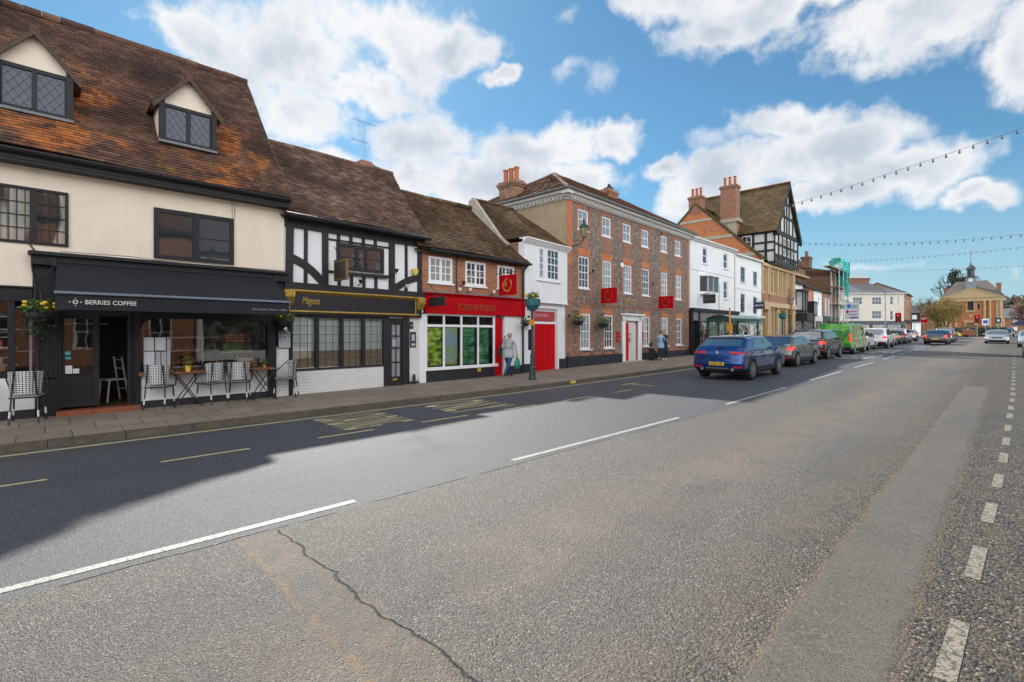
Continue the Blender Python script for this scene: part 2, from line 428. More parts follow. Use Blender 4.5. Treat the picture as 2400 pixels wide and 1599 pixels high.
# ---------------------------------------------------------------- ground heights
def interp(x, pts):
    if x <= pts[0][0]: return pts[0][1]
    for (a, b), (c, d) in zip(pts, pts[1:]):
        if x <= c: return b + (d - b) * (x - a) / (c - a)
    return pts[-1][1]
def GZ(u): return interp(u, [(-60, 0), (10, 0), (28, .16), (60, .50), (100, .80), (170, 1.15), (400, 3)])
def KV(u): return interp(u, [(-60, 9.8), (0, 9.86), (8, 9.93), (16, 9.98), (22, 10.1), (30, 10.5), (45, 11.1), (60, 11.5), (77, 11.7)])
def FV(u): return interp(u, [(-60, 12.3), (4.2, 12.3), (8.5, 12.55), (12.8, 12.65), (15.8, 13), (28.3, 13.66), (41.5, 13.9), (52, 14.2), (80, 14.6)])
def PZ(u, v):
    k, f = KV(u), FV(u)
    return GZ(u) + .105 + .07 * max(0, min(1, (v - k) / (f - k)))
def band(t, x, a, b, s=.03):
    return t.math('MULTIPLY', t.smooth(x, a - s, a + s), t.smooth(x, b + s, b - s))
def asphalt():
    m, t, b, out = newmat('road_asphalt')
    oc = objc(t)
    wob = t.vmath('ADD', oc, t.vmath('MULTIPLY', t.vmath('SUBTRACT', t.noise(oc, 2.3, 4, out=1), (.5, .5, .5)), (.13, .13, 0)))
    X = t.add('ShaderNodeSeparateXYZ', i_0=wob).outputs
    u, v = X[0], X[1]
    def stones(scale, lo, mid, hi, edge):
        vo = t.add('ShaderNodeTexVoronoi', i_Vector=oc, feature='F1'); vo.inputs['Scale'].default_value = scale
        s = t.add('ShaderNodeSeparateColor', i_0=vo.outputs['Color']).outputs[0]
        c = t.ramp(s, [(0, lo), (.55, mid), (.86, mid), (1, hi)])
        d = vo.outputs['Distance']
        return t.mix(t.smooth(d, edge, .9), c, tuple(x * .28 for x in lo)), d
    old, d1 = stones(90, (.070, .065, .058), (.136, .127, .113), (.36, .335, .30), .40)
    coarse, d2 = stones(58, (.028, .024, .020), (.105, .090, .072), (.38, .32, .25), .30)
    new, d3 = stones(120, (.066, .067, .074), (.104, .107, .117), (.24, .24, .25), .42)
    flat, d4 = stones(150, (.098, .087, .073), (.130, .115, .097), (.21, .185, .155), .6)
    big = t.noise(oc, .55, 5, .6)
    old = t.mix(t.math('MULTIPLY', t.smooth(big, .35, .7), .3), old, (.14, .115, .088))
    # tan dust between the wheel tracks
    tan = t.math('MULTIPLY', band(t, v, 2.1, 3.0, .45), t.smooth(t.noise(oc, 1.4, 5, .65), .3, .62))
    old = t.mix(t.math('MULTIPLY', tan, .38), old, (.22, .165, .115))
    tan2 = t.math('MULTIPLY', band(t, v, .75, 1.5, .3), t.smooth(t.noise(oc, 1.1, 5, .65), .3, .62))
    old = t.mix(t.math('MULTIPLY', tan2, .4), old, (.15, .115, .075))
    cdust = t.smooth(t.noise(oc, 3.2, 6, .7), .42, .7)
    coarse = t.mix(t.math('MULTIPLY', cdust, .5), coarse, (.13, .10, .065))
    col = t.mix(t.smooth(v, 1.9, .6), old, coarse)
    h = t.mix(t.smooth(v, 1.9, .6), t.math('MULTIPLY', d1, -1.0), t.math('MULTIPLY', d2, -1.7))
    # long smooth reinstatement strip
    st = t.math('MULTIPLY', band(t, v, .42, .93, .05), t.smooth(u, 21, 19))
    st2 = t.math('MULTIPLY', st, t.math('MULTIPLY_ADD', t.smooth(t.noise(oc, 1.5, 5, .7), .3, .6), .35, .55))
    col = t.mix(st2, col, flat); h = t.mix(st, h, t.math('MULTIPLY', d4, -.25))
    ed = t.math('MULTIPLY', t.math('ADD', band(t, v, .92, .965, .01), band(t, v, .38, .42, .01)), t.smooth(t.noise(oc, 5, 3), .35, .5))
    col = t.mix(t.math('MULTIPLY', ed, .4), col, (.14, .11, .075))
    # cross trench with tan edges
    tr = t.math('MULTIPLY', band(t, u, 1.14, 1.47, .02), t.smooth(v, 4.42, 4.36))
    col = t.mix(t.math('MULTIPLY', tr, .8), col, t.mix(t.smooth(t.noise(oc, 5, 6, .75), .42, .6), flat, t.mix(.5, flat, (.20, .145, .095))))
    te = t.math('MULTIPLY', t.math('MULTIPLY', band(t, u, 1.12, 1.165, .015), t.smooth(v, 4.42, 4.36)), t.smooth(t.noise(oc, 9, 4), .38, .55))
    col = t.mix(t.math('MULTIPLY', te, .85), col, (.20, .135, .075))
    X2 = t.add('ShaderNodeSeparateXYZ', i_0=t.vmath('ADD', oc, t.vmath('MULTIPLY', t.vmath('SUBTRACT', t.noise(oc, 1.7, 4, .55, out=1), (.5, .5, .5)), (.30, .14, 0)))).outputs
    crack = t.math('MULTIPLY', band(t, X2[0], 1.458, 1.470, .009), t.smooth(v, 4.42, 4.38))
    # newer dark surfacing on the far half of the road
    nb = t.smooth(v, 4.44, 4.47)
    nn = t.mix(t.math('MULTIPLY', t.smooth(t.noise(oc, .8, 4), .4, .7), .35), new, (.085, .087, .092))
    col = t.mix(nb, col, nn); h = t.mix(nb, h, t.math('MULTIPLY', d3, -.55))
    seam = t.math('MULTIPLY', band(t, X2[1], 4.42, 4.438, .011), t.smooth(t.noise(oc, 1.9, 3), .38, .48))
    dk = t.math('MAXIMUM', crack, seam)
    col = t.mix(t.math('MULTIPLY', dk, .9), col, (.012, .011, .010))
    h = t.math('SUBTRACT', h, t.math('MULTIPLY', dk, 2.5))
    # patched squares and oil further along
    pt = t.smooth(t.noise(t.vmath('MULTIPLY', oc, (.25, 1, 1)), .5, 3, .5), .52, .56)
    col = t.mix(t.math('MULTIPLY', pt, .22), col, (.05, .05, .052))
    t.set(b, 'Base Color', col)
    t.set(b, 'Roughness', t.math('MULTIPLY_ADD', t.noise(oc, 30, 3), .2, .54))
    b.inputs['Specular IOR Level'].default_value = .48
    bump(t, b, h, .8, .009)
    return m
M['asphalt'] = asphalt()
def worn(name, c, wear=.5):
    m, t, b, out = newmat(name)
    oc = objc(t)
    n = t.smooth(t.noise(oc, 28, 6, .75), wear + .17, wear + .05)
    n2 = t.smooth(t.noise(oc, 6, 5, .7), .75, .55)
    vo = t.add('ShaderNodeTexVoronoi', i_Vector=oc); vo.inputs['Scale'].default_value = 70
    col = t.mix(t.math('MULTIPLY', n, t.math('MULTIPLY_ADD', n2, .35, .62)), (.075, .073, .07), c)
    col = t.mix(t.smooth(vo.outputs['Distance'], .55, .9), col, tuple(x * .35 for x in c))
    t.set(b, 'Base Color', col); b.inputs['Roughness'].default_value = .6
    bump(t, b, t.noise(oc, 60, 4), .4, .004)
    return m
M['mark_w'] = worn('white_road_paint', (.43, .42, .38), .47)
M['mark_old'] = worn('worn_road_paint', (.30, .27, .20), .42)
M['mark_y'] = worn('yellow_road_paint', (.60, .50, .26), .56)
def paving():
    m, t, b, out = newmat('paving_slabs')
    oc = objc(t)
    br = t.add('ShaderNodeTexBrick', i_Vector=t.vmath('MULTIPLY', t.add('ShaderNodeMapping', i_0=oc).outputs[0], (1, 1, 0)))
    br.inputs['Scale'].default_value = 1; br.inputs['Brick Width'].default_value = .62; br.inputs['Row Height'].default_value = .62
    br.inputs['Mortar Size'].default_value = .007; br.offset = .5
    br.inputs['Color1'].default_value = (0, 0, 0, 1); br.inputs['Color2'].default_value = (1, 1, 1, 1)
    col = t.mix(br.outputs['Color'], (.235, .186, .143), (.30, .24, .186))
    col = t.mix(t.math('MULTIPLY', t.smooth(t.noise(oc, 1.1, 6, .7), .4, .7), .5), col, (.15, .122, .096))
    sp = t.add('ShaderNodeTexVoronoi', i_Vector=oc); sp.inputs['Scale'].default_value = 2.1
    col = t.mix(t.math('MULTIPLY', t.smooth(sp.outputs['Distance'], .07, .04), .5), col, (.05, .045, .04))
    col = t.mix(br.outputs['Fac'], col, (.05, .045, .038))
    t.set(b, 'Base Color', col); b.inputs['Roughness'].default_value = .75
    bump(t, b, t.math('ADD', t.math('MULTIPLY', br.outputs['Fac'], -1), t.math('MULTIPLY', t.noise(oc, 45, 4), .35)), .4, .006)
    return m
M['paving'] = paving()
M['kerb'] = paint('kerb_stone', (.105, .083, .062), .75, .3, bmp=.5, scale=5, dirt=.5)
M['grass'] = paint('ground_grass', (.06, .085, .025), .9, .4, bmp=.3, scale=.5)
def sheet(name, us, vs, zf, mat, label=None, kind='structure'):
    mb = MB()
    for j, v in enumerate(vs):
        for u in us: mb.v.append((u, v if not callable(v) else v(u), 0))
    n = len(us)
    mb.v = [(x, y, zf(x, y)) for x, y, z in mb.v]
    for j in range(len(vs) - 1):
        for i in range(n - 1):
            a = j * n + i; mb.f.append((a, a + 1, a + n + 1, a + n)); mb.m.append(0)
    o = mb.build(name, mat); o['kind'] = kind
    if label: o['label'] = label
    return o
US = [-60, -30, -12] + [-6 + i * 1.5 for i in range(30)] + [40, 45, 50, 55, 60, 66, 72, 78, 84, 92, 100, 110, 120, 135, 150, 172]
sheet('ground', [-1500, -300, -62, 10, 28, 60, 100, 170, 230, 400, 900, 2500], [-1500, -300, -60, 0, 60, 300, 1500], lambda u, v: GZ(u) - .06, M['grass'])
sheet('road', US, [-14, -6, -2, 0, 2, 4.5, 7, 9, 12, 20, 45], lambda u, v: GZ(u), M['asphalt'])
PU = [x for x in US if -60 <= x <= 76] + [77]
sheet('pavement', PU, [lambda u: KV(u) + .13, lambda u: KV(u) + 1, lambda u: FV(u) - .5, lambda u: FV(u) + 1.6], lambda u, v: PZ(u, v), M['paving'])
def kerb():
    mb = MB()
    u = -30.0
    while u < 76.5:
        w = min(.91, 76.9 - u); a, b = u + .004, u + w - .004
        dz = random.uniform(-.004, .004)
        for p, q in ((a, b),):
            pts = []
            for x in (p, q):
                k = KV(x) ; pts.append([(x, k, GZ(x) - .05), (x, k + .012, GZ(x) + .10 + dz), (x, k + .13, GZ(x) + .108 + dz), (x, k + .13, GZ(x) - .05)])
            A, B = pts
            for i in range(3): mb.face([A[i], B[i], B[i + 1], A[i + 1]])
            mb.face(A[::-1]); mb.face(B)
        u += w
    mb.build('kerb', M['kerb'])['kind'] = 'structure'
kerb()
def strip(mb, u0, u1, vf, w, dz=.004):
    n = max(1, int((u1 - u0) / 1.5))
    P = [u0 + (u1 - u0) * i / n for i in range(n + 1)]
    for a, b in zip(P, P[1:]):
        va, vb = (vf(a), vf(b)) if callable(vf) else (vf, vf)
        mb.face([(a, va - w / 2, GZ(a) + dz), (b, vb - w / 2, GZ(b) + dz), (b, vb + w / 2, GZ(b) + dz), (a, va + w / 2, GZ(a) + dz)])
def lane_v(u): return interp(u, [(-10, 4.68), (2.2, 4.6), (9, 4.6), (18, 4.72), (30, 4.85), (60, 5.1), (100, 5.3)])
mb = MB()
for a, b in [(-16.4, -11.7), (-9.4, -4.7), (-2.4, 2.25), (4.47, 9.11), (11.48, 16.07), (18.71, 23.37), (25.8, 30.5), (33.6, 37.6), (39.5, 41.5), (43.5, 45.5), (47.5, 49.5), (52, 54), (57, 59), (62, 66)]:
    strip(mb, a, b, lane_v, .088)
mb.build('centre_line_marking', M['mark_w'])['kind'] = 'structure'
mb = MB()
for a in [-5.6, -4.15, -2.7, -1.25, .2, 1.7, 3.15, 4.6, 6.05, 7.5, 9.0, 10.4, 11.83, 13.5, 14.9, 16.5, 18.05, 19.6, 21.1, 22.6, 24.1, 25.6, 27.1, 30, 33, 36, 39, 43, 47]:
    strip(mb, a, a + .72, lambda u: interp(u, [(3, .225), (9, .06), (18, -.06), (50, -.25)]), .085)
strip(mb, 27.5, 27.6, -.2, .5)
for a, b in [((30.5, .0), (34, 1.6))]:
    pass
mb.build('parking_edge_marking', M['mark_old'])['kind'] = 'structure'
mb = MB()
for a, b in [(-4.1, -3.1), (-2.05, -1.0), (-1.0 + .0, .02), (1.09, 2.16), (3.16, 4.15), (5.13, 6.25), (7.25, 8.32), (9.34, 10.52), (11.5, 12.5)]:
    if b - a > .3: strip(mb, a, b, 7.75, .075)
strip(mb, 13.6, 13.7, 8.2, 1.0); strip(mb, 13.2, 14.2, 8.6, .08)
strip(mb, -30, 24.5, lambda u: KV(u) - .25, .10)
strip(mb, 26, 60, lambda u: KV(u) - .3, .075)
mb.build('loading_bay_marking', M['mark_y'])['kind'] = 'structure'
def road_text(txt, u0, u1, v_left, v_right, mat, name, bold=.0):
    t = text_mb(txt, 1.0, 0, bold, 1.06)
    xs = [p[0] for p in t.v]; zs = [p[2] for p in t.v]
    x0, x1, z0, z1 = min(xs), max(xs), min(zs), max(zs)
    t.v = [(u0 + (p[2] - z0) / (z1 - z0) * (u1 - u0), v_left + (p[0] - x0) / (x1 - x0) * (v_right - v_left), 0) for p in t.v]
    t.v = [(x, y, GZ(x) + .005) for x, y, z in t.v]
    t.build(name, mat)['kind'] = 'structure'
road_text('LOADING', 3.72, 5.2, 9.42, 8.02, M['mark_y'], 'loading_road_text', .012)
road_text('ONLY', 6.2, 7.95, 9.45, 8.08, M['mark_y'], 'only_road_text', .012)
road_text('KEEP', 33, 38, 7.6, 5.4, M['mark_w'], 'keep_road_text', .02)
road_text('CLEAR', 41, 47, 7.9, 5.5, M['mark_w'], 'clear_road_text', .02)

# ---------------------------------------------------------------- building kit (local frame: x along the front, -y towards the street, z up)
def wall(mb, x0, x1, z0, z1, y=0, holes=(), depth=.14, m=0, mr=None):
    """flat wall face with real openings and their reveals"""
    mr = m if mr is None else mr
    hs = [(max(a, x0), min(b, x1), max(c, z0), min(d, z1)) for a, b, c, d in holes if a < x1 and b > x0 and c < z1 and d > z0]
    xs = sorted({x0, x1, *[h[0] for h in hs], *[h[1] for h in hs]}); zs = sorted({z0, z1, *[h[2] for h in hs], *[h[3] for h in hs]})
    for a, b in zip(xs, xs[1:]):
        for c, d in zip(zs, zs[1:]):
            if b - a < 1e-5 or d - c < 1e-5: continue
            mx, mz = (a + b) / 2, (c + d) / 2
            if any(h[0] < mx < h[1] and h[2] < mz < h[3] for h in hs): continue
            mb.face([(a, y, c), (b, y, c), (b, y, d), (a, y, d)], m)
    for a, b, c, d in hs:
        Y = y + depth
        mb.face([(a, y, c), (a, y, d), (a, Y, d), (a, Y, c)], mr); mb.face([(b, y, c), (b, Y, c), (b, Y, d), (b, y, d)], mr)
        mb.face([(a, y, c), (a, Y, c), (b, Y, c), (b, y, c)], mr); mb.face([(a, y, d), (b, y, d), (b, Y, d), (a, Y, d)], mr)
    return mb
def window(parent, x0, x1, z0, z1, y=0, fm='white', pm='glass', nx=2, nz=2, fw=.045, bw=.02, inset=.05, sash=False, sill=None, sillm=None,
           lattice=False, mull=(), name='window', mw=.05, wav=None):
    """frame with glazing bars (part) and its pane (sub-part); x0..z1 is the opening"""
    f = MB(); Y = y + inset; d = .045
    f.box(x0 + .002, x0 + fw, Y, Y + d, z0 + .002, z1 - .002); f.box(x1 - fw, x1 - .002, Y, Y + d, z0 + .002, z1 - .002)
    f.box(x0 + fw, x1 - fw, Y, Y + d, z1 - fw, z1 - .002); f.box(x0 + fw, x1 - fw, Y, Y + d, z0 + .002, z0 + fw)
    gx0, gx1, gz0, gz1 = x0 + fw, x1 - fw, z0 + fw, z1 - fw
    cuts = [gx0] + [gx0 + (gx1 - gx0) * q for q in mull] + [gx1]
    for q in cuts[1:-1]: f.box(q - mw / 2, q + mw / 2, Y - .004, Y + d, gz0, gz1)
    if sash:
        zm = (gz0 + gz1) / 2; f.box(gx0, gx1, Y + .004, Y + d + .01, zm - .02, zm + .02)
    for a, b in zip(cuts, cuts[1:]):
        if lattice:
            w, h = b - a, gz1 - gz0; n = max(2, round(w / .13)); st = w / n; k = 1.45
            # diamond leads
            for sgn in (1, -1):
                c = -h / k - w
                while c < w + h / k:
                    # line x = a + c + (z-gz0)/k * sgn (clipped)
                    pts = []
                    for q in range(0, 13):
                        z = gz0 + h * q / 12; x = (a + c + (z - gz0) / k) if sgn > 0 else (b - c - (z - gz0) / k)
                        if a <= x <= b: pts.append((x, Y + .022, z))
                    if len(pts) > 1: f.tube(pts[0], pts[-1], .0022, n=4)
                    c += st
        else:
            for i in range(1, nx):
                x = a + (b - a) * i / nx; f.box(x - bw / 2, x + bw / 2, Y + .008, Y + .036, gz0, gz1)
            for j in range(1, nz):
                if sash and nz % 2 == 0 and j == nz // 2: continue
                z = gz0 + (gz1 - gz0) * j / nz; f.box(a, b, Y + .0085, Y + .0355, z - bw / 2, z + bw / 2)
    o = f.build(name, M[fm], parent)
    g = MB().face([(gx0, Y + .03, gz0), (gx1, Y + .03, gz0), (gx1, Y + .03, gz1), (gx0, Y + .03, gz1)])
    g.build('pane', M[pm], o)
    if sill:
        MB().box(x0 - .05, x1 + .05, y - sill, y + .03, z0 - .06, z0 - .003).build('sill', M[sillm or fm], o)
    return o
def roof_plane(mb, a, b, c, d, gauge=.1, tw=.165, th=.016, sag=.03, m=0, seed=0, course_wob=.004):
    a, b, c, d = map(Vector, (a, b, c, d))
    n = (b - a).cross(d - a)
    if n.length < 1e-6: n = (b - a).cross(c - a)
    n.normalize()
    if n.z < 0: n = -n
    rows = max(3, int(max((d - a).length, (c - b).length) / gauge))
    rnd = random.Random(seed)
    def S(p): return p + n * (sag * mnoise.noise(Vector((p.x * .4, p.y * .4 + seed, p.z * .5))))
    for j in range(rows):
        t0, t1 = j / rows, (j + 1.0) / rows
        L0, R0, L1, R1 = a.lerp(d, t0), b.lerp(c, t0), a.lerp(d, t1), b.lerp(c, t1)
        w = (R0 - L0).length
        if w < .02: continue
        e = (R0 - L0) / w
        L1w = (L1 - L0).dot(e); up = L1 - L0 - e * L1w
        x = -tw * (.5 if j % 2 else 0) + rnd.uniform(-.02, .02)
        lim0, lim1 = min(0, L1w), max(w, L1w + (R1 - L1).length)
        while x < w:
            x0, x1 = max(x, 0), min(x + tw, w); x += tw
            if x1 - x0 < .01: continue
            l = th + rnd.uniform(-.004, .007); tl = rnd.uniform(-.004, .004); g = .002
            dz = rnd.uniform(-course_wob, course_wob)
            p0 = S(L0 + e * (x0 + g)) + n * (l + tl) - up * dz; p1 = S(L0 + e * (x1 - g)) + n * (l - tl) - up * dz
            f0 = max(x0, L1w) if x0 < L1w else x0; f1 = min(x1, L1w + (R1 - L1).length)
            if f1 <= f0: f0 = f1 = max(L1w, min((x0 + x1) / 2, L1w + (R1 - L1).length))
            q0 = S(L0 + e * (f0 + g) + up) + n * .001; q1 = S(L0 + e * (f1 - g) + up) + n * .001
            i = len(mb.v)
            mb.v += [tuple(p0), tuple(p1), tuple(q1), tuple(q0), tuple(p0 - n * l * 1.1), tuple(p1 - n * l * 1.1)]
            mb.f += [(i, i + 1, i + 2, i + 3), (i + 4, i + 5, i + 1, i), (i + 4, i, i + 3), (i + 1, i + 5, i + 2)]; mb.m += [m] * 4
    k = n * (.014 + sag * 1.3)
    mb.face([a - k, b - k, c - k, d - k] if (c - d).length > 1e-4 else [a - k, b - k, c - k], m)
    return mb
def ridge(mb, p, q, r=.1, seg=.3, m=0):
    p, q = Vector(p), Vector(q); L = (q - p).length; n = max(1, int(L / seg)); e = (q - p) / L
    for i in range(n):
        z = Vector((0, 0, random.uniform(-.008, .008) - .03 + .02 * mnoise.noise(p + e * i * .4)))
        mb.tube(p + e * (L * i / n + .004) + z, p + e * (L * (i + 1) / n - .004) + z, r, r * .97, 10, m)
    return mb
def downpipe(parent, x, z0, z1, y=-.06, r=.035, m='dark_metal', top=None):
    mb = MB().tube((x, y, z0), (x, y, z1), r, n=8)
    for z in (z0 + (z1 - z0) * q for q in (.25, .6, .95)): mb.tube((x, y, z - .03), (x, y, z + .03), r * 1.35, n=8)
    if top: mb.path([(x, y, z1), (x + top[0] * .5, y - .02, z1 + .1), top_p(top, x, y, z1)], r, 8)
    return mb.build('downpipe', M[m], parent)
def top_p(t, x, y, z): return (x + t[0], y + t[1], z + t[2])
def chimney(parent, x, y, w, d, z0, z1, pots=3, mat='red_brick', pot_h=.55, potm='terracotta', name='chimney', along='x'):
    mb = MB().box(x - w / 2, x + w / 2, y - d / 2, y + d / 2, z0, z1 - .3)
    mb.box(x - w / 2 - .05, x + w / 2 + .05, y - d / 2 - .05, y + d / 2 + .05, z1 - .30, z1 - .2)
    mb.box(x - w / 2 - .10, x + w / 2 + .10, y - d / 2 - .10, y + d / 2 + .10, z1 - .2, z1 - .09)
    mb.box(x - w / 2 - .04, x + w / 2 + .04, y - d / 2 - .04, y + d / 2 + .04, z1 - .09, z1)
    o = mb.build(name, M[mat], parent)
    for i in range(pots):
        q = (i + .5) / pots - .5
        px, py = (x + q * w * .95, y) if along == 'x' else (x, y + q * d * .95)
        r = min(.13, (w if along == 'x' else d) / pots * .38)
        MB().lathe([(r * 1.05, z1 - .02), (r * 1.1, z1 + .06), (r * .9, z1 + .1), (r * .85, z1 + pot_h - .08), (r * 1.1, z1 + pot_h - .05), (r * 1.1, z1 + pot_h), (r * .7, z1 + pot_h)], (px, py, 0), 10).build('chimney_pot', M[potm], o, smooth=False)
    return o
def leaves(mb, c, r, n, size, m=0, sz=1.0, seed=1, droop=0, ms=None):
    rnd = random.Random(seed); c = Vector(c)
    for i in range(n):
        d = Vector((rnd.gauss(0, 1), rnd.gauss(0, 1), rnd.gauss(0, 1))).normalized() * (rnd.random() ** .4)
        p = c + Vector((d.x * r, d.y * r, d.z * r * sz - droop * rnd.random() ** 2))
        a = Vector((rnd.gauss(0, 1), rnd.gauss(0, 1), rnd.gauss(0, .6))).normalized(); b = a.orthogonal().normalized()
        s = size * rnd.uniform(.5, 1.4)
        mb.face([p - a * s, p + b * s * .5, p + a * s, p - b * s * .5], m if ms is None else rnd.choice(ms))
    return mb
def facade(name, u, v, ang, label, cat='building', group=None):
    return empty(name, (u, v, 0), R(ang), label, cat, group)

# ================================================================ cream coffee house
A = facade('coffee_house', 0, 12.3, 0, 'cream rendered house with orange brown tiled roof, two dormers and a charcoal coffee shopfront')
XL, XR = -7.0, 4.19
mb = MB()
lw = (-.62, .32, 3.30, 4.32); rw = (1.615, 3.09, 3.24, 4.29)
wall(mb, XL, XR, 2.5, 5.0, 0, [lw, rw, (-4.2, -3.0, 3.3, 4.3)], .16)
mb.face([(XR, 0, 0), (XR, 6.8, 0), (XR, 6.8, 5.0), (XR, 3.2, 8.85), (XR, 0, 5.0)])
mb.face([(XL, 0, 0), (XL, 0, 5.0), (XL, 3.2, 8.85), (XL, 6.8, 5.0), (XL, 6.8, 0)])
mb.face([(XL, 6.8, 0), (XR, 6.8, 0), (XR, 6.8, 5.0), (XL, 6.8, 5.0)])
wobx = mb
mb.build('wall', M['cream'], A)
# lower walls with white stall risers and black plinth
mb = MB(); wall(mb, XL, -.07, .32, .92, -.02); mb.build('stall_riser', M['white_render'], A)
mb = MB(); wall(mb, 1.37, 3.83, .31, .82, -.03)
mb.face([(1.37, -.03, .31), (1.37, -.03, .82), (1.37, .1, .82), (1.37, .1, .31)])
mb.build('stall_riser', M['white_render'], A)
MB().box(XL, -.03, -.04, .1, .02, .318).box(1.36, 3.86, -.05, .1, .02, .308).build('plinth', M['plinth'], A)
# shopfront joinery
mb = MB()
mb.box(-.18, 4.20, -.16, 0, 2.93, 3.10)           # frieze under the cornice
mb.box(-.22, 4.22, -.24, 0, 3.10, 3.15); mb.box(-.20, 4.21, -.20, 0, 3.15, 3.17)
mb.box(-.16, 4.19, -.03, .02, 2.12, 2.93)
mb.box(XL, -.16, -.05, .02, 2.26, 2.50); mb.box(XL, -.15, -.09, .02, 2.50, 2.53)
mb.box(-.47, -.38, -.03, .06, .92, 2.26); mb.box(XL, -.38, -.035, .05, .90, .98)
mb.box(-1.75, -1.66, -.03, .06, .98, 2.26); mb.box(-3.1, -2.95, -.03, .06, .1, 2.26)
mb.box(-.13, -.07, -.04, .08, .1, 2.14); mb.box(-.40, -.12, -.01, .06, .92, 1.0)
for i in range(6): mb.box(-.068 + i * .041, -.032 + i * .041, -.02 - .006 * (i % 2), .06, .86, 1.88)
mb.box(-.07, .18, -.035, .06, .16, .84); mb.box(-.03, .14, -.045, -.03, .25, .74); mb.box(-.07, .18, -.03, .06, 1.88, 2.14)
mb.box(.178, .215, -.055, .16, .28, 2.14)
mb.box(1.19, 1.245, -.05, .14, .24, 2.14); mb.box(1.30, 1.40, -.06, .12, .1, 2.14); mb.box(1.245, 1.30, -.02, .1, .24, 2.14)
mb.box(.215, 1.19, -.03, .1, 2.02, 2.14)
mb.box(3.80, 3.99, -.06, .08, .05, 2.14)
for (a, b) in ((3.83, 3.96),): mb.box(a, b, -.075, -.06, .35, .75); mb.box(a, b, -.075, -.06, .9, 1.95)
mb.box(4.29, 4.36, -.05, .05, .1, 2.14)
mb.box(1.40, 3.80, -.045, .06, 1.99, 2.14)
mb.build('shopfront_joinery', M['char_paint'], A, bevel=.004)
MB().box(4.0, 4.29, -.02, .05, .14, 1.36).build('painted_brick_pier', M['white_brick'], A)
MB().box(1.36, 3.86, -.13, .1, .825, .895).build('window_ledge', M['wood'], A)
# door (fixed leaf) and dark open doorway with room behind
mb = MB()
wall(mb, .215, .76, .30, 2.02, -.02, [(.265, .665, .89, 1.96)], .04)
mb.box(.215, .76, .02, .05, .30, .89); mb.box(.30, .65, -.035, -.02, .42, .45); mb.box(.30, .65, -.035, -.02, .69, .72); mb.box(.30, .33, -.035, -.02, .45, .69); mb.box(.62, .65, -.035, -.02, .45, .69)
d = mb.build('door', M['char_paint'], A, bevel=.003)
MB().face([(.265, .015, .89), (.665, .015, .89), (.665, .015, 1.96), (.265, .015, 1.96)]).build('pane', M['glass_see'], d)
st = MB().box(.27, .345, -.003, .005, 1.28, 1.345).box(.275, .35, -.003, .005, 1.20, 1.245)
st.build('blue_sticker', paint('blue_sticker', (.04, .36, .46), .5, .1), d)
MB().box(.275, .37, -.004, .004, .93, 1.08).box(.38, .47, -.004, .004, .93, 1.02).build('notice', M['paper'], d)
MB().tube((.72, -.04, 1.1), (.72, -.10, 1.1), .012).tube((.72, -.10, 1.1), (.66, -.10, 1.1), .01).build('handle', M['dark_metal'], d)
mb = MB(); mb.box(.15, 1.38, -.28, .2, .02, .255, 0); mb.build('door_step', paint('red_tile_step', (.24, .07, .03), .6, .25, scale=8), A, bevel=.01)
# second leaf folded back inside, wooden frames and room
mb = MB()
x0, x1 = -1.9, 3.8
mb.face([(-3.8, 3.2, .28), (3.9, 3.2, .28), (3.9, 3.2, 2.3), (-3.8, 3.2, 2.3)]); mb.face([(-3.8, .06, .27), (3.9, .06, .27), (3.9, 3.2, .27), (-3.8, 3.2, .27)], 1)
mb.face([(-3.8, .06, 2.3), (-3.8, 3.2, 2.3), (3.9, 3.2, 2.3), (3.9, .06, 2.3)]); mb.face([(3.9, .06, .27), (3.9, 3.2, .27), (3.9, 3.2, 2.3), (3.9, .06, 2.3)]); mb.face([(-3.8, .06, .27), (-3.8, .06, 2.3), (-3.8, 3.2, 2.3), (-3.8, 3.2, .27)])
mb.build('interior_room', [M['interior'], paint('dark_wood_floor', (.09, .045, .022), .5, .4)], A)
# shop windows
def seepane(parent, x0, x1, z0, z1, y, name='shop_window', mat='glass_see', fr=None):
    o = MB().face([(x0, y, z0), (x1, y, z0), (x1, y, z1), (x0, y, z1)]).build(name, M[mat], parent); return o
seepane(A, 1.40, 3.80, .895, 1.99, .03)
arch = MB()
for sx, x in ((1, 1.40), (-1, 3.80)):
    prev = None
    for k in range(9):
        a = math.pi / 2 * k / 8; p = (x + sx * .28 * (1 - math.sin(a)), 1.99 - .22 * (1 - math.cos(a)))
        if prev: arch.face([(prev[0], -.01, prev[1]), (p[0], -.01, p[1]), (x if sx > 0 else x, -.01, 2.0), ])
        prev = p
arch.build('arched_window_corner', M['char_paint'], A)
lwn = seepane(A, -1.66, -.47, .98, 2.26, .02); seepane(A, -2.95, -1.75, .98, 2.26, .02)
seepane(A, -.38, -.13, 1.0, 2.14, .03)
mb = MB()
for z in (1.26, 1.62, 1.98): mb.box(-1.66, -.47, .0, .03, z - .006, z + .006)
for z in (1.37, 1.76): mb.box(-.38, -.13, .01, .03, z - .005, z + .005)
mb.box(-.2, -.165, .005, .03, 1.0, 2.14)
mb.build('glazing_bar', M['grey_metal'], A)
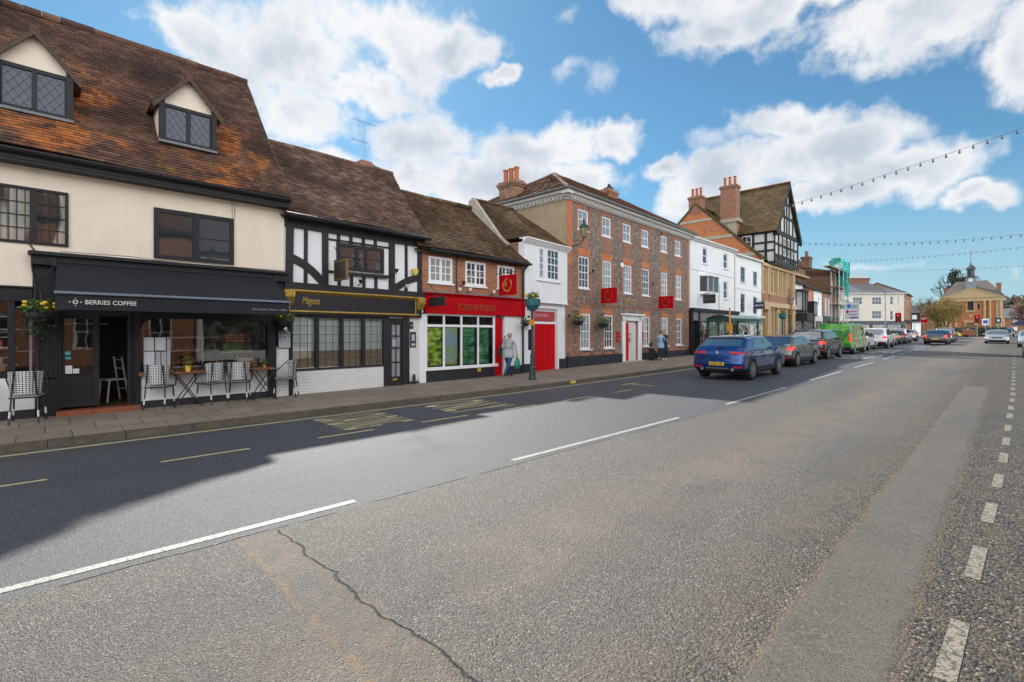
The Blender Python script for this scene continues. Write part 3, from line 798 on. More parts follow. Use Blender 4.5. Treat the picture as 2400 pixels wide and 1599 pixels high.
# papers inside the café window
p = MB()
for a, b, c, e in ((1.45, 1.62, 1.33, 1.6), (1.64, 1.82, 1.33, 1.6), (1.45, 1.63, 1.04, 1.31)): p.box(a, b, .005, .01, c, e)
p.build('window_menu', M['paper'], A)
p = MB()
for a, b, c, e in ((1.65, 1.73, .92, 1.3), (1.745, 1.83, .92, 1.3), (1.84, 1.9, 1.0, 1.6)): p.box(a, b, .006, .011, c, e)
p.build('window_leaflet', M['paper2'], A)
MB().box(1.44, 1.63, .004, .01, .915, 1.02).build('green_window_card', paint('green_card', (.03, .30, .04), .6, .1), A)
# upper windows
window(A, *lw, fm='char_paint', pm='glass_c', nx=4, nz=4, fw=.05, bw=.012, inset=-.03, mull=(.5,), mw=.09)
window(A, *rw, fm='char_paint', pm='glass', nx=1, nz=2, fw=.085, bw=.012, inset=-.04, mull=(.5,), mw=.12)
window(A, -4.2, -3.0, 3.3, 4.3, fm='char_paint', pm='glass', nx=4, nz=4, fw=.05, bw=.012, inset=-.03, mull=(.5,), mw=.09)
# roof
mb = MB()
ez, ey, rz_, ry = 4.93, -.32, 9.0, 3.2
roof_plane(mb, (XL - .1, ey, ez), (XR + .05, ey, ez), (XR + .05, ry, rz_), (XL - .1, ry, rz_), .1, .165, sag=.07, seed=3)
mb.face([(XL - .1, ry, rz_), (XR + .05, ry, rz_), (XR + .05, 7.0, 4.6), (XL - .1, 7.0, 4.6)])
ridge(mb, (XL - .1, ry, rz_ + .03), (XR + .05, ry, rz_ + .03), .1)
roofA = mb.build('roof', M['tile_a'], A)
mb = MB()
mb.prism([(ey + .02, ez - .02), (ry, rz_ - .03), (ry, rz_ - .16), (ey + .05, ez - .16)], 'x', XR + .0, XR + .06)
mb.prism([(ey - .0, ez - .14), (ey + .36, ez - .02), (ey + .36, ez - .12), (ey + .0, ez - .2)], 'x', XL, XR - .01)
mb.box(XL, XR + .01, ey + .02, ey + .06, ez - .24, ez - .03); mb.box(XL, XR, ey + .06, -.0, ez - .24, ez - .21)
mb.build('bargeboard', M['black_timber'], A)
mb = MB()
n = 10
pts = [(ey - .08 + .06 * math.cos(math.pi + math.pi * k / n), ez - .06 + .06 * math.sin(math.pi + math.pi * k / n)) for k in range(n + 1)]
for a, b in zip(pts, pts[1:]): mb.face([(XL, a[0], a[1]), (XR + .02, a[0], a[1]), (XR + .02, b[0], b[1]), (XL, b[0], b[1])])
mb.box(XL, XR + .02, ey - .145, ey - .135, ez - .07, ez - .05)
mb.build('gutter', M['black_timber'], A)
def dormer(cx, w, z0, zt, za, y, label=None):
    """gabled dormer: window band w wide from z0 to zt, gable apex za, front plane y"""
    o = empty('dormer', (0, 0, 0)); o.parent = A
    hw = w / 2
    mb = MB()
    slope = (rz_ - ez) / (ry - ey)
    def yb(z): return ey + (z - ez) / slope
    mb.face([(cx - hw - .05, y + .02, zt), (cx + hw + .05, y + .02, zt), (cx + .03, y + .02, za - .05), (cx - .03, y + .02, za - .05)])
    for s in (-1, 1):
        x = cx + s * (hw + .045)
        mb.face([(x, y + .03, z0), (x, y + .03, zt + .08), (x, yb(zt) + .2, zt + .08), (x, yb(z0) + .0, z0)])
        mb.box(x - s * .05, x, y + .01, y + .06, z0, zt)
    mb.build('cheek_wall', M['cream'], o)
    r = MB()
    eo = .17; ze = zt - .07
    sl = (za - ze) / (hw + eo)
    for s in (-1, 1):
        a = (cx + s * (hw + eo), y - .12, ze); b = (cx + s * (hw + eo), yb(ze) + .15, ze); c = (cx, yb(za) + .1, za); d_ = (cx, y - .12, za)
        if s > 0: roof_plane(r, a, b, c, d_, .1, .165, seed=int(cx * 10) + 9, sag=.01)
        else: roof_plane(r, b, a, d_, c, .1, .165, seed=int(cx * 10) + 4, sag=.01)
    ridge(r, (cx, y - .13, za + .02), (cx, yb(za) + .1, za + .02), .07)
    r.build('roof', M['tile_a'], o)
    bb = MB()
    for s in (-1, 1):
        e0 = (cx + s * (hw + eo + .01), ze - .02); a0 = (cx, za)
        bb.prism([e0, a0, (a0[0], a0[1] - .11), (e0[0] - s * .03, e0[1] - .09)], 'y', y - .13, y - .085)
        bb.prism([(cx + s * (hw + eo), ze - .02), (cx + s * (hw + .0), ze + .12), (cx + s * (hw), ze - .02)], 'y', y - .08, y + .3)
    bb.build('bargeboard', M['wood'] if False else paint('brown_bargeboard', (.075, .05, .035), .8, .3), o)
    wo = window(o, cx - hw, cx + hw, z0, zt, y, fm='char_paint', pm='glass_d', fw=.075, inset=-.03, mull=(.5,), mw=.075, lattice=True)
    s = MB().box(cx - hw - .06, cx + hw + .06, y - .10, y + .05, z0 - .05, z0)
    s.build('sill', M['lead'], wo)
    for sg in (-1, 1): MB().box(cx + sg * hw - .05, cx + sg * hw + .05, y - .07, y + .0, z0, zt + .1).build('corner_post', M['char_paint'], o)
dormer(2.30, .98, 5.86, 6.68, 7.38, .45)
dormer(-.14, .98, 5.82, 6.66, 7.36, .45)
dormer(-3.3, .98, 5.82, 6.66, 7.36, .45)
# awning
AW = empty('awning', (0, 0, 0)); AW.parent = A
c0, c1 = (.16, -.15, 2.985), (3.92, -.15, 2.985)
f0, f1 = (.12, -1.2, 2.40), (3.89, -1.2, 2.40)
mb = MB(); N = 12
for i in range(N):
    t0, t1 = i / N, (i + 1) / N
    for j in range(6):
        r0, r1 = j / 6, (j + 1) / 6
        def P(t, r):
            a = Vector(c0).lerp(Vector(c1), t); b = Vector(f0).lerp(Vector(f1), t); p = a.lerp(b, r)
            return (p.x, p.y, p.z - .03 * math.sin(math.pi * r) + .004 * math.sin(i * 2.1))
        mb.face([P(t0, r0), P(t0, r1), P(t1, r1), P(t1, r0)])
canv = paint('charcoal_canvas', (.010, .011, .016), .8, .2, bmp=.2, scale=2)
mb.build('canopy', canv, AW, smooth=True)
mb = MB()
for i in range(24):
    t0, t1 = i / 24, (i + 1) / 24
    xa, xb = f0[0] + (f1[0] - f0[0]) * t0, f0[0] + (f1[0] - f0[0]) * t1
    ya, yb_ = -1.2 - .01 * math.sin(i * 1.3), -1.2 - .01 * math.sin((i + 1) * 1.3)
    mb.face([(xa, ya, 2.09), (xb, yb_, 2.09), (xb, -1.2, 2.36), (xa, -1.2, 2.36)])
mb.build('valance', canv, AW)
mb = MB().box(f0[0] - .01, f1[0] + .01, -1.24, -1.18, 2.355, 2.40)
mb.build('front_rail', paint('blue_grey_rail', (.16, .21, .27), .35, .1, metal=.4), AW, bevel=.008)
MB().tube((.1, -.14, 3.0), (3.96, -.14, 3.0), .035, n=10).box(.08, .16, -.2, -.02, 2.92, 3.06).box(3.9, 3.98, -.2, -.02, 2.92, 3.06).build('roller', M['char_paint'], AW)
MB().path([(.3, -.1, 2.85), (.45, -.65, 2.5), (.3, -1.17, 2.38)], .022).path([(3.7, -.1, 2.85), (3.5, -.65, 2.5), (3.7, -1.17, 2.38)], .022).build('folding_arm', M['dark_metal'], AW)
ltr = paint('cream_lettering', (.62, .60, .53), .6, .08)
put_text(AW, 'BERRIES COFFEE', .50, -1.225, 2.19, .70, .075, ltr, bold=.012)
t_ = MB()
cx_, cz_ = .375, 2.222
for k in range(8):
    a = k * math.pi / 4; q = .028
    t_.box(cx_ + q * math.cos(a) - .009, cx_ + q * math.cos(a) + .009, -1.232, -1.226, cz_ + q * math.sin(a) - .009, cz_ + q * math.sin(a) + .009)
for dx, dz in ((.072, 0), (-.072, 0), (0, .062), (0, -.062)): t_.box(cx_ + dx - (.012 if dx else .006), cx_ + dx + (.012 if dx else .006), -1.232, -1.226, cz_ + dz - .007, cz_ + dz + .007)
t_.build('snowflake_emblem', ltr, AW)
put_text(AW, 'Fearnhams | Better coffee', 3.13, -1.225, 2.165, .70, .055, paint('grey_lettering', (.30, .31, .34), .6, .05))
# cable and wires on the wall
mb = MB()
mb.path([(-.2, -.02, 3.3), (-.13, -.03, 3.18), (-.17, -.05, 2.9), (-.12, -.05, 2.55), (-.13, -.05, 2.14)], .012)
mb.path([(-.13, -.05, 2.6), (0, -.16, 2.72), (.1, -.2, 2.88), (.16, -.2, 2.93)], .007)
mb.path([(3.05, -.01, 4.85), (3.06, -.01, 4.28)], .004).path([(3.13, -.01, 4.87), (3.10, -.01, 4.28)], .004)
mb.path([(.2, -.26, 3.18), (1.2, -.25, 3.2), (1.6, -.25, 3.17), (2.4, -.25, 3.19), (3.0, -.25, 3.17), (4.1, -.25, 3.18)], .006)
mb.build('cable', M['dark_metal'], A)
# interior furnishings, each a thing of its own
def counter():
    o = empty('display_counter', (2.55, 13.35, .27), 0, 'glass fronted café display counter seen through the big arched shop window', 'counter')
    MB().box(-.6, .9, 0, .5, 0, .62).build('body', M['wood'], o)
    mb = MB(); mb.box(-.6, .9, .0, .5, .62, .65); mb.box(-.6, .9, 0, .5, 1.0, 1.03); mb.box(-.6, .9, .1, .5, 1.3, 1.33)
    for x in (-.6, .13, .87): mb.box(x, x + .03, 0, .03, .62, 1.33)
    mb.build('shelf_frame', M['offwhite'], o)
    mb = MB()
    for i in range(14):
        x = -.5 + i * .1; mb.ball((x, .2, .72 + .01 * (i % 3)), .045, 8, 0)
    mb.build('pastry', paint('pastry', (.40, .18, .06), .6, .3), o)
    mb = MB()
    for i in range(9): mb.lathe([(.03, 1.03), (.03, 1.14), (.012, 1.17), (.012, 1.2)], (-.45 + i * .15, .25, 0), 8)
    mb.build('bottle', paint('bottle_glass', (.10, .16, .17), .15, .3, spec=.9), o)
counter()
def crate(loc, rz, label, m, name='wooden_crate', w=.42, h=.2, d=.3):
    o = MB()
    for i in range(3):
        z = i * h / 3
        o.box(0, w, 0, .012, z + .008, z + h / 3 - .006); o.box(0, w, d, d + .012, z + .008, z + h / 3 - .006); o.box(0, .012, .012, d, z + .008, z + h / 3 - .006); o.box(w - .012, w, .012, d, z + .008, z + h / 3 - .006)
    o.box(.012, w - .012, .012, d, 0, .012)
    tag(o.build(name, m, None, loc=loc, rz=rz), label, 'crate')
crate((3.22, 12.5, .90), 0, 'orange brown wooden crate on the right end of the café window ledge', M['wood_l'])
crate((3.0, 12.8, 1.25), 0, 'green edged crate displayed higher up behind the café window', paint('green_crate', (.08, .22, .05), .6, .2))
crate((3.05, 12.85, 1.47), 0, 'orange crate stacked on the green crate behind the café window', paint('orange_crate', (.45, .16, .04), .6, .2))
MB().box(2.95, 3.6, 12.78 - 12.3, 13.2 - 12.3, 1.22, 1.245).build('window_shelf', M['wood_l'], A)
sh = MB()
for z in (1.1, 1.42, 1.75): sh.box(-1.6, -.35, .25, .5, z, z + .02)
sh.box(.3, 1.1, 2.9, 3.1, 1.9, 1.93)
sh.build('window_shelf', M['offwhite'], A)
for i, (x, z, c, lb) in enumerate([(-.62, 1.44, (.5, .02, .02), 'red tin on the upper shelf in the left shop window'), (-.63, 1.12, (.35, .5, .42), 'pale green packet on the lower shelf in the left shop window'), (-.6, 1.0, (.5, .3, .15), 'tan box at the bottom of the left shop window')]):
    tag(MB().box(-.09, .09, -.06, .06, 0, .12).box(-.085, .085, -.055, .055, .12, .135).build('shelf_packet', paint('packet_%d' % i, c, .4, .1), None, loc=(x, 12.62, z), bevel=.006), lb, 'packet')
def lean_chair():
    o = MB()
    for x in (0, .36):
        o.tube((x, 0, 0), (x * .9 + .02, .12, .92), .018); o.tube((x, .38, 0), (x, .34, .45), .018)
    for z in (.25, .45, .68, .86): o.tube((0.01, z * .13, z), (.35, z * .13, z), .012)
    o.box(0, .37, .05, .38, .44, .47)
    tag(o.build('wooden_chair', M['offwhite'], None, loc=(1.28, 13.0, .27), rz=1.9), 'pale painted chair standing just inside the open café doorway', 'chair')
lean_chair()
tag(MB().box(0, .3, -.02, 0, 0, .42).build('menu_case', M['char_paint'], None, loc=(4.03, 12.27, 1.32)), 'pale framed menu on the pier right of the café window', 'menu')
bpy.data.objects['menu_case'].data.materials[0] = M['dark_metal']
MB().box(.015, .285, -.026, -.02, .015, .405).build('menu_sheet', M['paper2'], bpy.data.objects['menu_case'])

# ================================================================ timber framed house
B = facade('timber_framed_house', 4.87, 12.4, 2.4, 'low black and white timber framed house with black and gold shop fascia')
x0, x1 = -.70, 3.42
mb = MB(); wall(mb, x0, x1, 2.9, 4.6, 0, [(.68, 2.10, 3.38, 4.10)], .12)
mb.face([(x1, 0, .1), (x1, 5.5, .1), (x1, 5.5, 4.5), (x1, 2.5, 7.2), (x1, 0, 4.5)])
mb.build('wall', M['white_render'], B)
mb = MB()
def beam(x0_, z0_, x1_, z1_, w=.16, d=.03, y=-.03, curve=0, mbx=None):
    q = mbx or mb
    if curve == 0:
        dx, dz = x1_ - x0_, z1_ - z0_; L = math.hypot(dx, dz); nx_, nz_ = -dz / L * w / 2, dx / L * w / 2
        q.prism([(x0_ + nx_, z0_ + nz_), (x1_ + nx_, z1_ + nz_), (x1_ - nx_, z1_ - nz_), (x0_ - nx_, z0_ - nz_)], 'y', y, y + d)
    else:
        n = 8; P = []
        for k in range(n + 1):
            t = k / n; P.append((x0_ + (x1_ - x0_) * t, z0_ + (z1_ - z0_) * t + curve * math.sin(math.pi * t)))
        for a, b in zip(P, P[1:]): beam(a[0], a[1], b[0] + (b[0] - a[0]) * .04, b[1] + (b[1] - a[1]) * .04, w, d - .0, y, 0, q)
beam(-.55, 2.85, -.52, 4.6, .17, .05, -.05)
beam(x0, 4.42, x1, 4.42, .22, .06, -.06); 
mb.prism([(-.46, 4.32), (.28, 4.30), (.28, 4.36), (-.46, 4.36)], 'y', -.055, .0)
beam(-.14, 2.9, -.13, 4.32, .09); beam(.37, 2.85, .37, 4.35, .16, .045, -.045)
beam(2.365, 2.9, 2.365, 4.35, .19, .045, -.045); beam(2.865, 2.9, 2.86, 4.32, .09)
beam(3.34, 2.85, 3.34, 4.5, .15, .045, -.045)
for x in (.74, 1.09, 1.46, 1.83): beam(x, 4.1, x, 4.32, .09); beam(x + .02, 2.9, x + .02, 3.3, .09)
beam(.45, 4.15, 2.27, 4.15, .05); beam(.45, 3.30, 2.27, 3.32, .07)
beam(-.5, 3.56, .34, 2.97, .20, .035, -.034, .09); beam(2.45, 2.98, 3.3, 3.38, .20, .035, -.034, .05)
beam(x0, 2.86, x1, 2.84, .17, .16, -.16)
beam(.62, 3.28, 2.2, 3.28, .06, .08, -.09)
mb.build('timber_frame', M['black_timber'], B, bevel=.006)
window(B, .68, 2.10, 3.38, 4.10, 0, fm='black_timber', pm='glass', nx=1, nz=2, fw=.09, inset=-.045, mull=(.40, .62), mw=.07, bw=.012)
# shopfront
mb = MB(); mb.box(-.46, 2.21, -.05, .02, .12, .74); mb.box(2.97, 3.35, -.03, .02, .24, 2.2)
mb.build('white_brick_riser', M['white_brick'], B)
mb = MB(); mb.box(-.62, 3.34, -.13, .02, 2.15, 2.78)
fas = mb.build('fascia', paint('black_fascia', (.014, .013, .018), .35, .2), B, bevel=.004)
mb = MB()
mb.prism([(-.13, 2.67), (-.24, 2.73), (-.24, 2.76), (0, 2.76), (0, 2.67)], 'x', -.6, 3.4)
mb.prism([(-.13, 2.20), (-.19, 2.22), (-.19, 2.25), (-.13, 2.26)], 'x', -.6, 3.2)
mb.box(-.6, -.58, -.15, -.13, 2.25, 2.67); mb.box(3.1, 3.13, -.15, -.13, 2.25, 2.67)
mb.build('gold_moulding', M['gold'], B, bevel=.006)
def bracket(x, h=.62):
    k = MB()
    for i in range(5):
        xx = x - .1 + i * .045
        k.prism([(-.02, 2.18), (-.06, 2.18), (-.09, 2.35), (-.19, 2.45), (-.27, 2.58), (-.27, 2.68), (-.2, 2.76), (-.02, 2.76)], 'x', xx, xx + .033)
    k.tube((x - .11, -.17, 2.66), (x + .13, -.17, 2.66), .09, n=12)
    k.build('scroll_bracket', M['gold'], B)
bracket(-.62); bracket(3.27)
g = text_mb('Magoos', 1, 0, .0, .9, .35)
put_text(B, 'Magoos', -.28, -.137, 2.36, .46, .24, M['gold'], 'shop_name', shear=.35, space=.88, bold=-.004)
mb = MB()
mb.box(-.5, 2.25, -.06, .0, 2.08, 2.15); mb.box(-.5, 2.25, -.07, .0, .745, .80)
for a in (-.56, .105, .775, 1.415): mb.box(a, a + .09, -.065, .02, .12 if a < 0 else .80, 2.08)
mb.box(2.075, 2.30, -.065, .04, .17, 2.12); mb.box(2.72, 2.95, -.05, .04, .17, 2.12); mb.box(2.3, 2.72, -.03, .04, 2.0, 2.12); mb.box(2.3, 2.72, -.09, .1, .15, .24)
mb.build('shopfront_frame', M['black_timber'], B, bevel=.004)
for i, (a, b) in enumerate(((-.47, .105), (.195, .775), (.865, 1.415), (1.505, 2.075))):
    f = MB()
    for k in (1, 2): x = a + (b - a) * k / 3; f.box(x - .005, x + .005, -.022, -.012, .80, 2.08)
    for k in range(1, 6): z = .8 + 1.28 * k / 6; f.box(a, b, -.0215, -.0125, z - .005, z + .005)
    f.face([(a, -.01, .8), (a + .001, -.01, .8), (a + .001, -.01, 2.08), (a, -.01, 2.08)])
    w_ = f.build('window', M['black_timber'], B)
    MB().face([(a, -.008, .80), (b, -.008, .80), (b, -.008, 2.08), (a, -.008, 2.08)]).build('pane', M['glass_see'], w_)
def blinds():
    m, t, b, out = newmat('slatted_blind'); oc = objc(t); z = t.add('ShaderNodeSeparateXYZ', i_0=oc).outputs[2]
    s = t.math('SINE', t.math('MULTIPLY', z, 200)); c = t.mix(t.math('MULTIPLY_ADD', s, .5, .5), (.62, .72, .71), (.84, .90, .89))
    c = t.mix(t.smooth(z, 1.23, 1.215), c, t.mix(t.noise(oc, 3, 4), (.30, .23, .16), (.46, .35, .25)))
    t.set(b, 'Base Color', c); return m
MB().face([(-.47, .09, .8), (2.08, .09, .8), (2.08, .09, 2.1), (-.47, .09, 2.1)]).build('window_blind', blinds(), B)
d = MB()
d.box(2.32, 2.37, -.01, .03, .24, 2.0); d.box(2.66, 2.71, -.01, .03, .24, 2.0); d.box(2.37, 2.66, -.01, .03, .24, .42); d.box(2.37, 2.66, -.01, .03, 1.93, 2.0)
for z in (.83, 1.25, 1.6): d.box(2.37, 2.66, -.005, .025, z - .02, z + .02)
d.box(2.5, 2.53, -.005, .025, .42, 1.93)
d = d.build('door', M['black_timber'], B)
MB().face([(2.37, .01, .42), (2.66, .01, .42), (2.66, .01, 1.93), (2.37, .01, 1.93)]).build('pane', M['glass_b'], d)
MB().box(2.40, 2.55, -.02, -.01, .31, .36).build('letter_plate', M['gold'], d)
MB().box(2.4, 2.48, -.012, -.006, 1.66, 1.72).box(2.39, 2.5, -.012, -.006, 1.3, 1.5).build('notice', M['paper2'], d)
# roof of the timber framed house
mb = MB()
a, b, c, d_ = (-.78, -.28, 4.62), (3.52, -.28, 4.60), (4.02, 2.55, 7.30), (-.95, 2.6, 7.24)
roof_plane(mb, a, b, c, d_, .105, .17, .020, sag=.12, seed=11, course_wob=.05)
mb.face([d_, c, (4.0, 5.4, 4.6), (-.9, 5.4, 4.6)])
ridge(mb, (d_[0], d_[1], d_[2] + .02), (c[0], c[1], c[2] + .02), .09)
mb.build('roof', M['tile_b'], B)
mb = MB()
mb.box(-.75, 3.50, -.30, -.24, 4.50, 4.62); mb.box(-.72, 3.46, -.24, -.0, 4.5, 4.54); mb.tube((-.75, -.34, 4.56), (3.52, -.34, 4.54), .05)
mb.build('gutter', M['black_timber'], B)
MB().face([(3.46, -.24, 4.5), (3.46, 5.3, 4.5), (4.0, 2.5, 7.2)]).build('gable_wall', M['old_brick'], B)
chimney(B, 3.05, 2.75, .34, .3, 6.9, 7.5, 0)
def aerial():
    o = empty('television_aerial', (7.78, 15.2, 7.4), 0, 'tall thin television aerial on the little chimney of the timber framed house', 'aerial')
    MB().tube((0, 0, 0), (0, 0, 1.45), .009).build('mast', M['grey_metal'], o)
    mb = MB()
    for z, L, dx in ((1.42, .9, 0), (.75, .55, -.15), (.02, .5, .3)):
        mb.tube((dx - L / 2, 0, z), (dx + L / 2, .0, z), .006, n=5)
        for k in range(9): x = dx - L / 2 + L * k / 8; mb.tube((x, -.12, z), (x, .12, z), .003, n=4)
    mb.build('crossbar', M['grey_metal'], o)
aerial()

# ================================================================ red shop
C = facade('red_fronted_shop', 8.5, 12.55, .7, 'small brick shop with mossy roof, white windows and a bright red fascia', 'shop')
mb = MB()
ws = [(.05, .97, 3.28, 4.09), (1.51, 2.41, 3.28, 4.09), (2.97, 3.80, 3.28, 4.09)]
wall(mb, -.26, 4.24, 2.9, 4.35, 0, ws, .12); mb.face([(-.26, 0, .1), (-.26, 0, 4.35), (-.26, 1, 4.35), (-.26, 1, .1)])
mb.face([(4.24, 0, 0), (4.24, 5, 0), (4.24, 5, 4.3), (4.24, 2.5, 6.6), (4.24, 0, 4.3)])
mb.build('wall', M['orange_brick'], C)
for i, w in enumerate(ws): window(C, *w, fm='white', pm='glass' if i else 'glass_b', nx=2, nz=3, fw=.075, bw=.028, inset=-.02, mull=(.5,), mw=.08, sill=.06)
MB().box(-.15, 4.26, -.06, 0, 2.93, 3.01).box(-.15, 4.26, -.12, -.05, 2.93, 2.95).build('lead_ledge', M['lead'], C)
mb = MB(); mb.box(-.14, 4.22, -.12, .02, 2.30, 2.86); mb.prism([(-.12, 2.86), (-.2, 2.92), (-.2, 2.945), (0, 2.945), (0, 2.86)], 'x', -.16, 4.26); mb.box(4.14, 4.24, -.17, -.12, 2.32, 2.86); mb.box(-.14, -.06, -.15, -.12, 2.32, 2.86)
mb.build('fascia', M['red_sign'], C, bevel=.005)
put_text(C, 'COURTIERS', 1.12, -.126, 2.44, 1.64, .20, M['gold_dim'], 'shop_name', depth=.012, space=1.1)
mb = MB()
mb.box(-.30, -.07, -.05, .02, .16, 2.28); mb.box(-.07, 2.86, -.03, .02, 2.24, 2.30)
for a, b in ((-.07, -.01), (.60, .67), (1.31, 1.38), (2.04, 2.10), (2.76, 2.84)): mb.box(a, b, -.03, .03, .62, 2.24)
mb.box(-.07, 2.84, -.028, .03, 1.88, 1.96); mb.box(-.09, 2.95, -.08, .03, .52, .62)
mb.build('shopfront_frame', M['white'], C, bevel=.005)
MB().box(-.07, 2.82, -.03, .05, .1, .52).box(3.36, 4.24, -.03, .05, .1, .50).build('plinth', M['plinth'], C)
mb = MB(); mb.box(3.36, 3.62, -.035, .03, .5, 2.3); mb.box(3.62, 4.24, -.02, .03, .5, 2.3); mb.box(3.30, 3.36, -.04, .7, .14, 2.3)
mb.build('pilaster', M['white'], C, bevel=.005)
MB().box(2.84, 3.30, .55, .6, .16, 2.3).build('entrance_panel', M['offwhite'], C)
MB().box(2.86, 3.27, .06, .10, .17, 2.22).build('door', M['red_paint'], C)
MB().box(2.84, 3.05, -.02, .03, .2, 2.24).build('door_jamb', M['red_paint'], C)
MB().box(3.66, 3.78, -.045, -.02, 1.28, 1.34).build('letter_box', M['dark_metal'], C)
for i, (a, b) in enumerate(((-.01, .60), (.67, 1.31), (1.38, 2.04), (2.10, 2.76))):
    for z0, z1 in ((.62, 1.88), (1.96, 2.24)): MB().face([(a, .0, z0), (b, .0, z0), (b, .0, z1), (a, .0, z1)]).build('window_pane', M['glass_see'], C)
def poster(i, m):
    return m
def foliage_poster():
    m, t, b, out = newmat('foliage_poster'); oc = objc(t); X = t.add('ShaderNodeSeparateXYZ', i_0=oc).outputs
    n = t.noise(t.vmath('MULTIPLY', oc, (1.2, 1, 2.2)), 3.0, 5, .6, .8)
    c = t.ramp(n, [(.30, (.02, .035, .015)), (.42, (.10, .24, .02)), (.50, (.42, .66, .02)), (.58, (.75, .88, .15)), (.66, (.6, .8, .8))])
    t.set(b, 'Base Color', c); b.inputs['Roughness'].default_value = .6; return m
def sky_poster():
    m, t, b, out = newmat('pale_leaf_poster'); oc = objc(t); X = t.add('ShaderNodeSeparateXYZ', i_0=oc).outputs
    n = t.noise(oc, 2.4, 5, .6, .8)
    ed = t.math('ABSOLUTE', t.math('SUBTRACT', X[2], 1.35))
    c = t.ramp(t.math('ADD', n, t.math('MULTIPLY', ed, .42)), [(.55, (.40, .58, .70)), (.68, (.5, .66, .40)), (.74, (.36, .60, .03)), (.88, (.03, .14, .03))])
    t.set(b, 'Base Color', c); b.inputs['Roughness'].default_value = .6; return m
def green_poster():
    m, t, b, out = newmat('deep_green_poster'); oc = objc(t)
    n = t.noise(t.vmath('MULTIPLY', oc, (1, 1, 2.5)), 2.0, 4, .6, .6)
    c = t.ramp(n, [(.33, (.005, .09, .04)), (.45, (.015, .26, .09)), (.56, (.10, .45, .22)), (.68, (.45, .68, .55))])
    t.set(b, 'Base Color', c); b.inputs['Roughness'].default_value = .6; return m
gp = green_poster()
for a, b, m in ((0.0, .58, foliage_poster()), (.70, 1.22, sky_poster()), (1.44, 1.95, gp), (2.15, 2.60, gp)):
    MB().box(a, b, .05, .06, .66, 1.86).build('window_poster', m, C)
for x, z, w in ((1.5, 1.2, .25), (1.5, 1.05, .12), (1.5, .95, .3), (2.2, 1.3, .14), (2.2, 1.15, .1), (2.2, .98, .18), (2.2, .74, .25), (1.5, 1.6, .3), (1.5, 1.5, .22)):
    MB().box(x, x + w, .045, .049, z, z + .012).build('poster_text_line', M['paper'], C)
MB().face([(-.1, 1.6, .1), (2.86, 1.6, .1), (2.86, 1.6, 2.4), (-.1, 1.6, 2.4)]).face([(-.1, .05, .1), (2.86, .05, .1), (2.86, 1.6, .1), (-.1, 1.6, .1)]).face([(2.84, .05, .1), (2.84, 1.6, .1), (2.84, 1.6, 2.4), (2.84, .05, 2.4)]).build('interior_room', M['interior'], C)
MB().box(2.02, 2.16, -.06, -.03, .38, .50).build('yellow_notice', paint('amber_notice', (.5, .3, .03), .5, .2), C)
mb = MB()
a, b, c, d_ = (-.1, -.25, 4.30), (4.42, -.25, 4.28), (4.35, 2.45, 6.72), (.35, 2.45, 6.66)
roof_plane(mb, (-.5, -.25, 4.30), b, c, (.0, 2.45, 6.66), .11, .17, .018, sag=.13, seed=21, course_wob=.05)
mb.face([(0, 2.45, 6.66), c, (4.35, 5, 4.3), (-.1, 5, 4.3)])
ridge(mb, (.0, 2.45, 6.70), (4.3, 2.45, 6.74), .085)
mb.build('roof', M['tile_c'], C)
MB().box(-.08, 4.38, -.26, -.2, 4.17, 4.29).box(-.08, 4.24, -.2, 0, 4.2, 4.23).tube((-.08, -.3, 4.24), (4.42, -.3, 4.22), .045).build('gutter', M['black_timber'], C)
MB().path([(4.3, -.3, 4.22), (4.26, -.1, 4.05), (4.22, -.07, 3.9), (4.22, -.07, .25)], .035, 8).build('downpipe', M['dark_metal'], C)
downpipe(C, 1.13, 3.05, 4.2, -.03, .018, 'dark_metal')
# ================================================================ white bay house with red gate
D = facade('white_bay_house', 12.78, 12.62, 7.2, 'narrow white house with a jettied bay over bright red carriage doors')
L = 3.02
mb = MB()
hb = [(.88, 1.20, 3.84, 4.98), (1.42, 2.26, 3.80, 5.02)]
wall(mb, .02, 2.95, 2.86, 5.1, -.10, hb, .12)
mb.face([(.02, -.10, 2.86), (.02, .5, 2.86), (.02, .5, 5.1), (.02, -.10, 5.1)]); mb.face([(2.95, -.10, 2.86), (2.95, -.10, 5.1), (2.95, .5, 5.1), (2.95, .5, 2.86)])
mb.face([(.02, -.10, 2.86), (2.95, -.10, 2.86), (2.95, .3, 2.86), (.02, .3, 2.86)])
wall(mb, -.02, 3.0, .1, 2.86, .04, [(.72, 2.36, .1, 2.62)], .25)
mb.build('wall', M['white_render'], D)
mb = MB(); mb.prism([(-.24, 5.16), (-.12, 5.04), (-.09, 5.04), (-.09, 5.2), (-.24, 5.2)], 'x', -.12, 3.05); mb.box(-.08, 3.02, -.30, .1, 5.2, 5.25)
mb.box(.02, 2.95, -.16, -.10, 2.86, 2.93); mb.box(.6, 2.5, -.02, .04, 2.66, 2.74); mb.box(.62, .72, -.01, .04, .5, 2.66); mb.box(2.36, 2.46, -.01, .04, .2, 2.66); mb.box(2.6, 2.78, -.03, .04, .5, 2.7)
mb.box(.7, 2.42, -.16, -.10, 3.70, 3.735)
mb.build('cornice', M['white'], D, bevel=.006)
MB().box(-.02, .66, .0, .04, .1, .52).box(2.50, 3.02, -.04, .04, .1, .62).build('plinth', M['plinth'], D)
window(D, *hb[0], y=-.10, nx=1, nz=4, fw=.04, bw=.025, inset=-.03, pm='glass_b')
window(D, *hb[1], y=-.10, nx=3, nz=4, fw=.05, bw=.025, inset=-.03, sash=True, pm='glass', sill=.05)
mb = MB()
for i in range(10): mb.box(.72 + i * .164 + .003, .72 + (i + 1) * .164 - .003, .13 - .004 * (i % 2), .16, .14, 2.05)
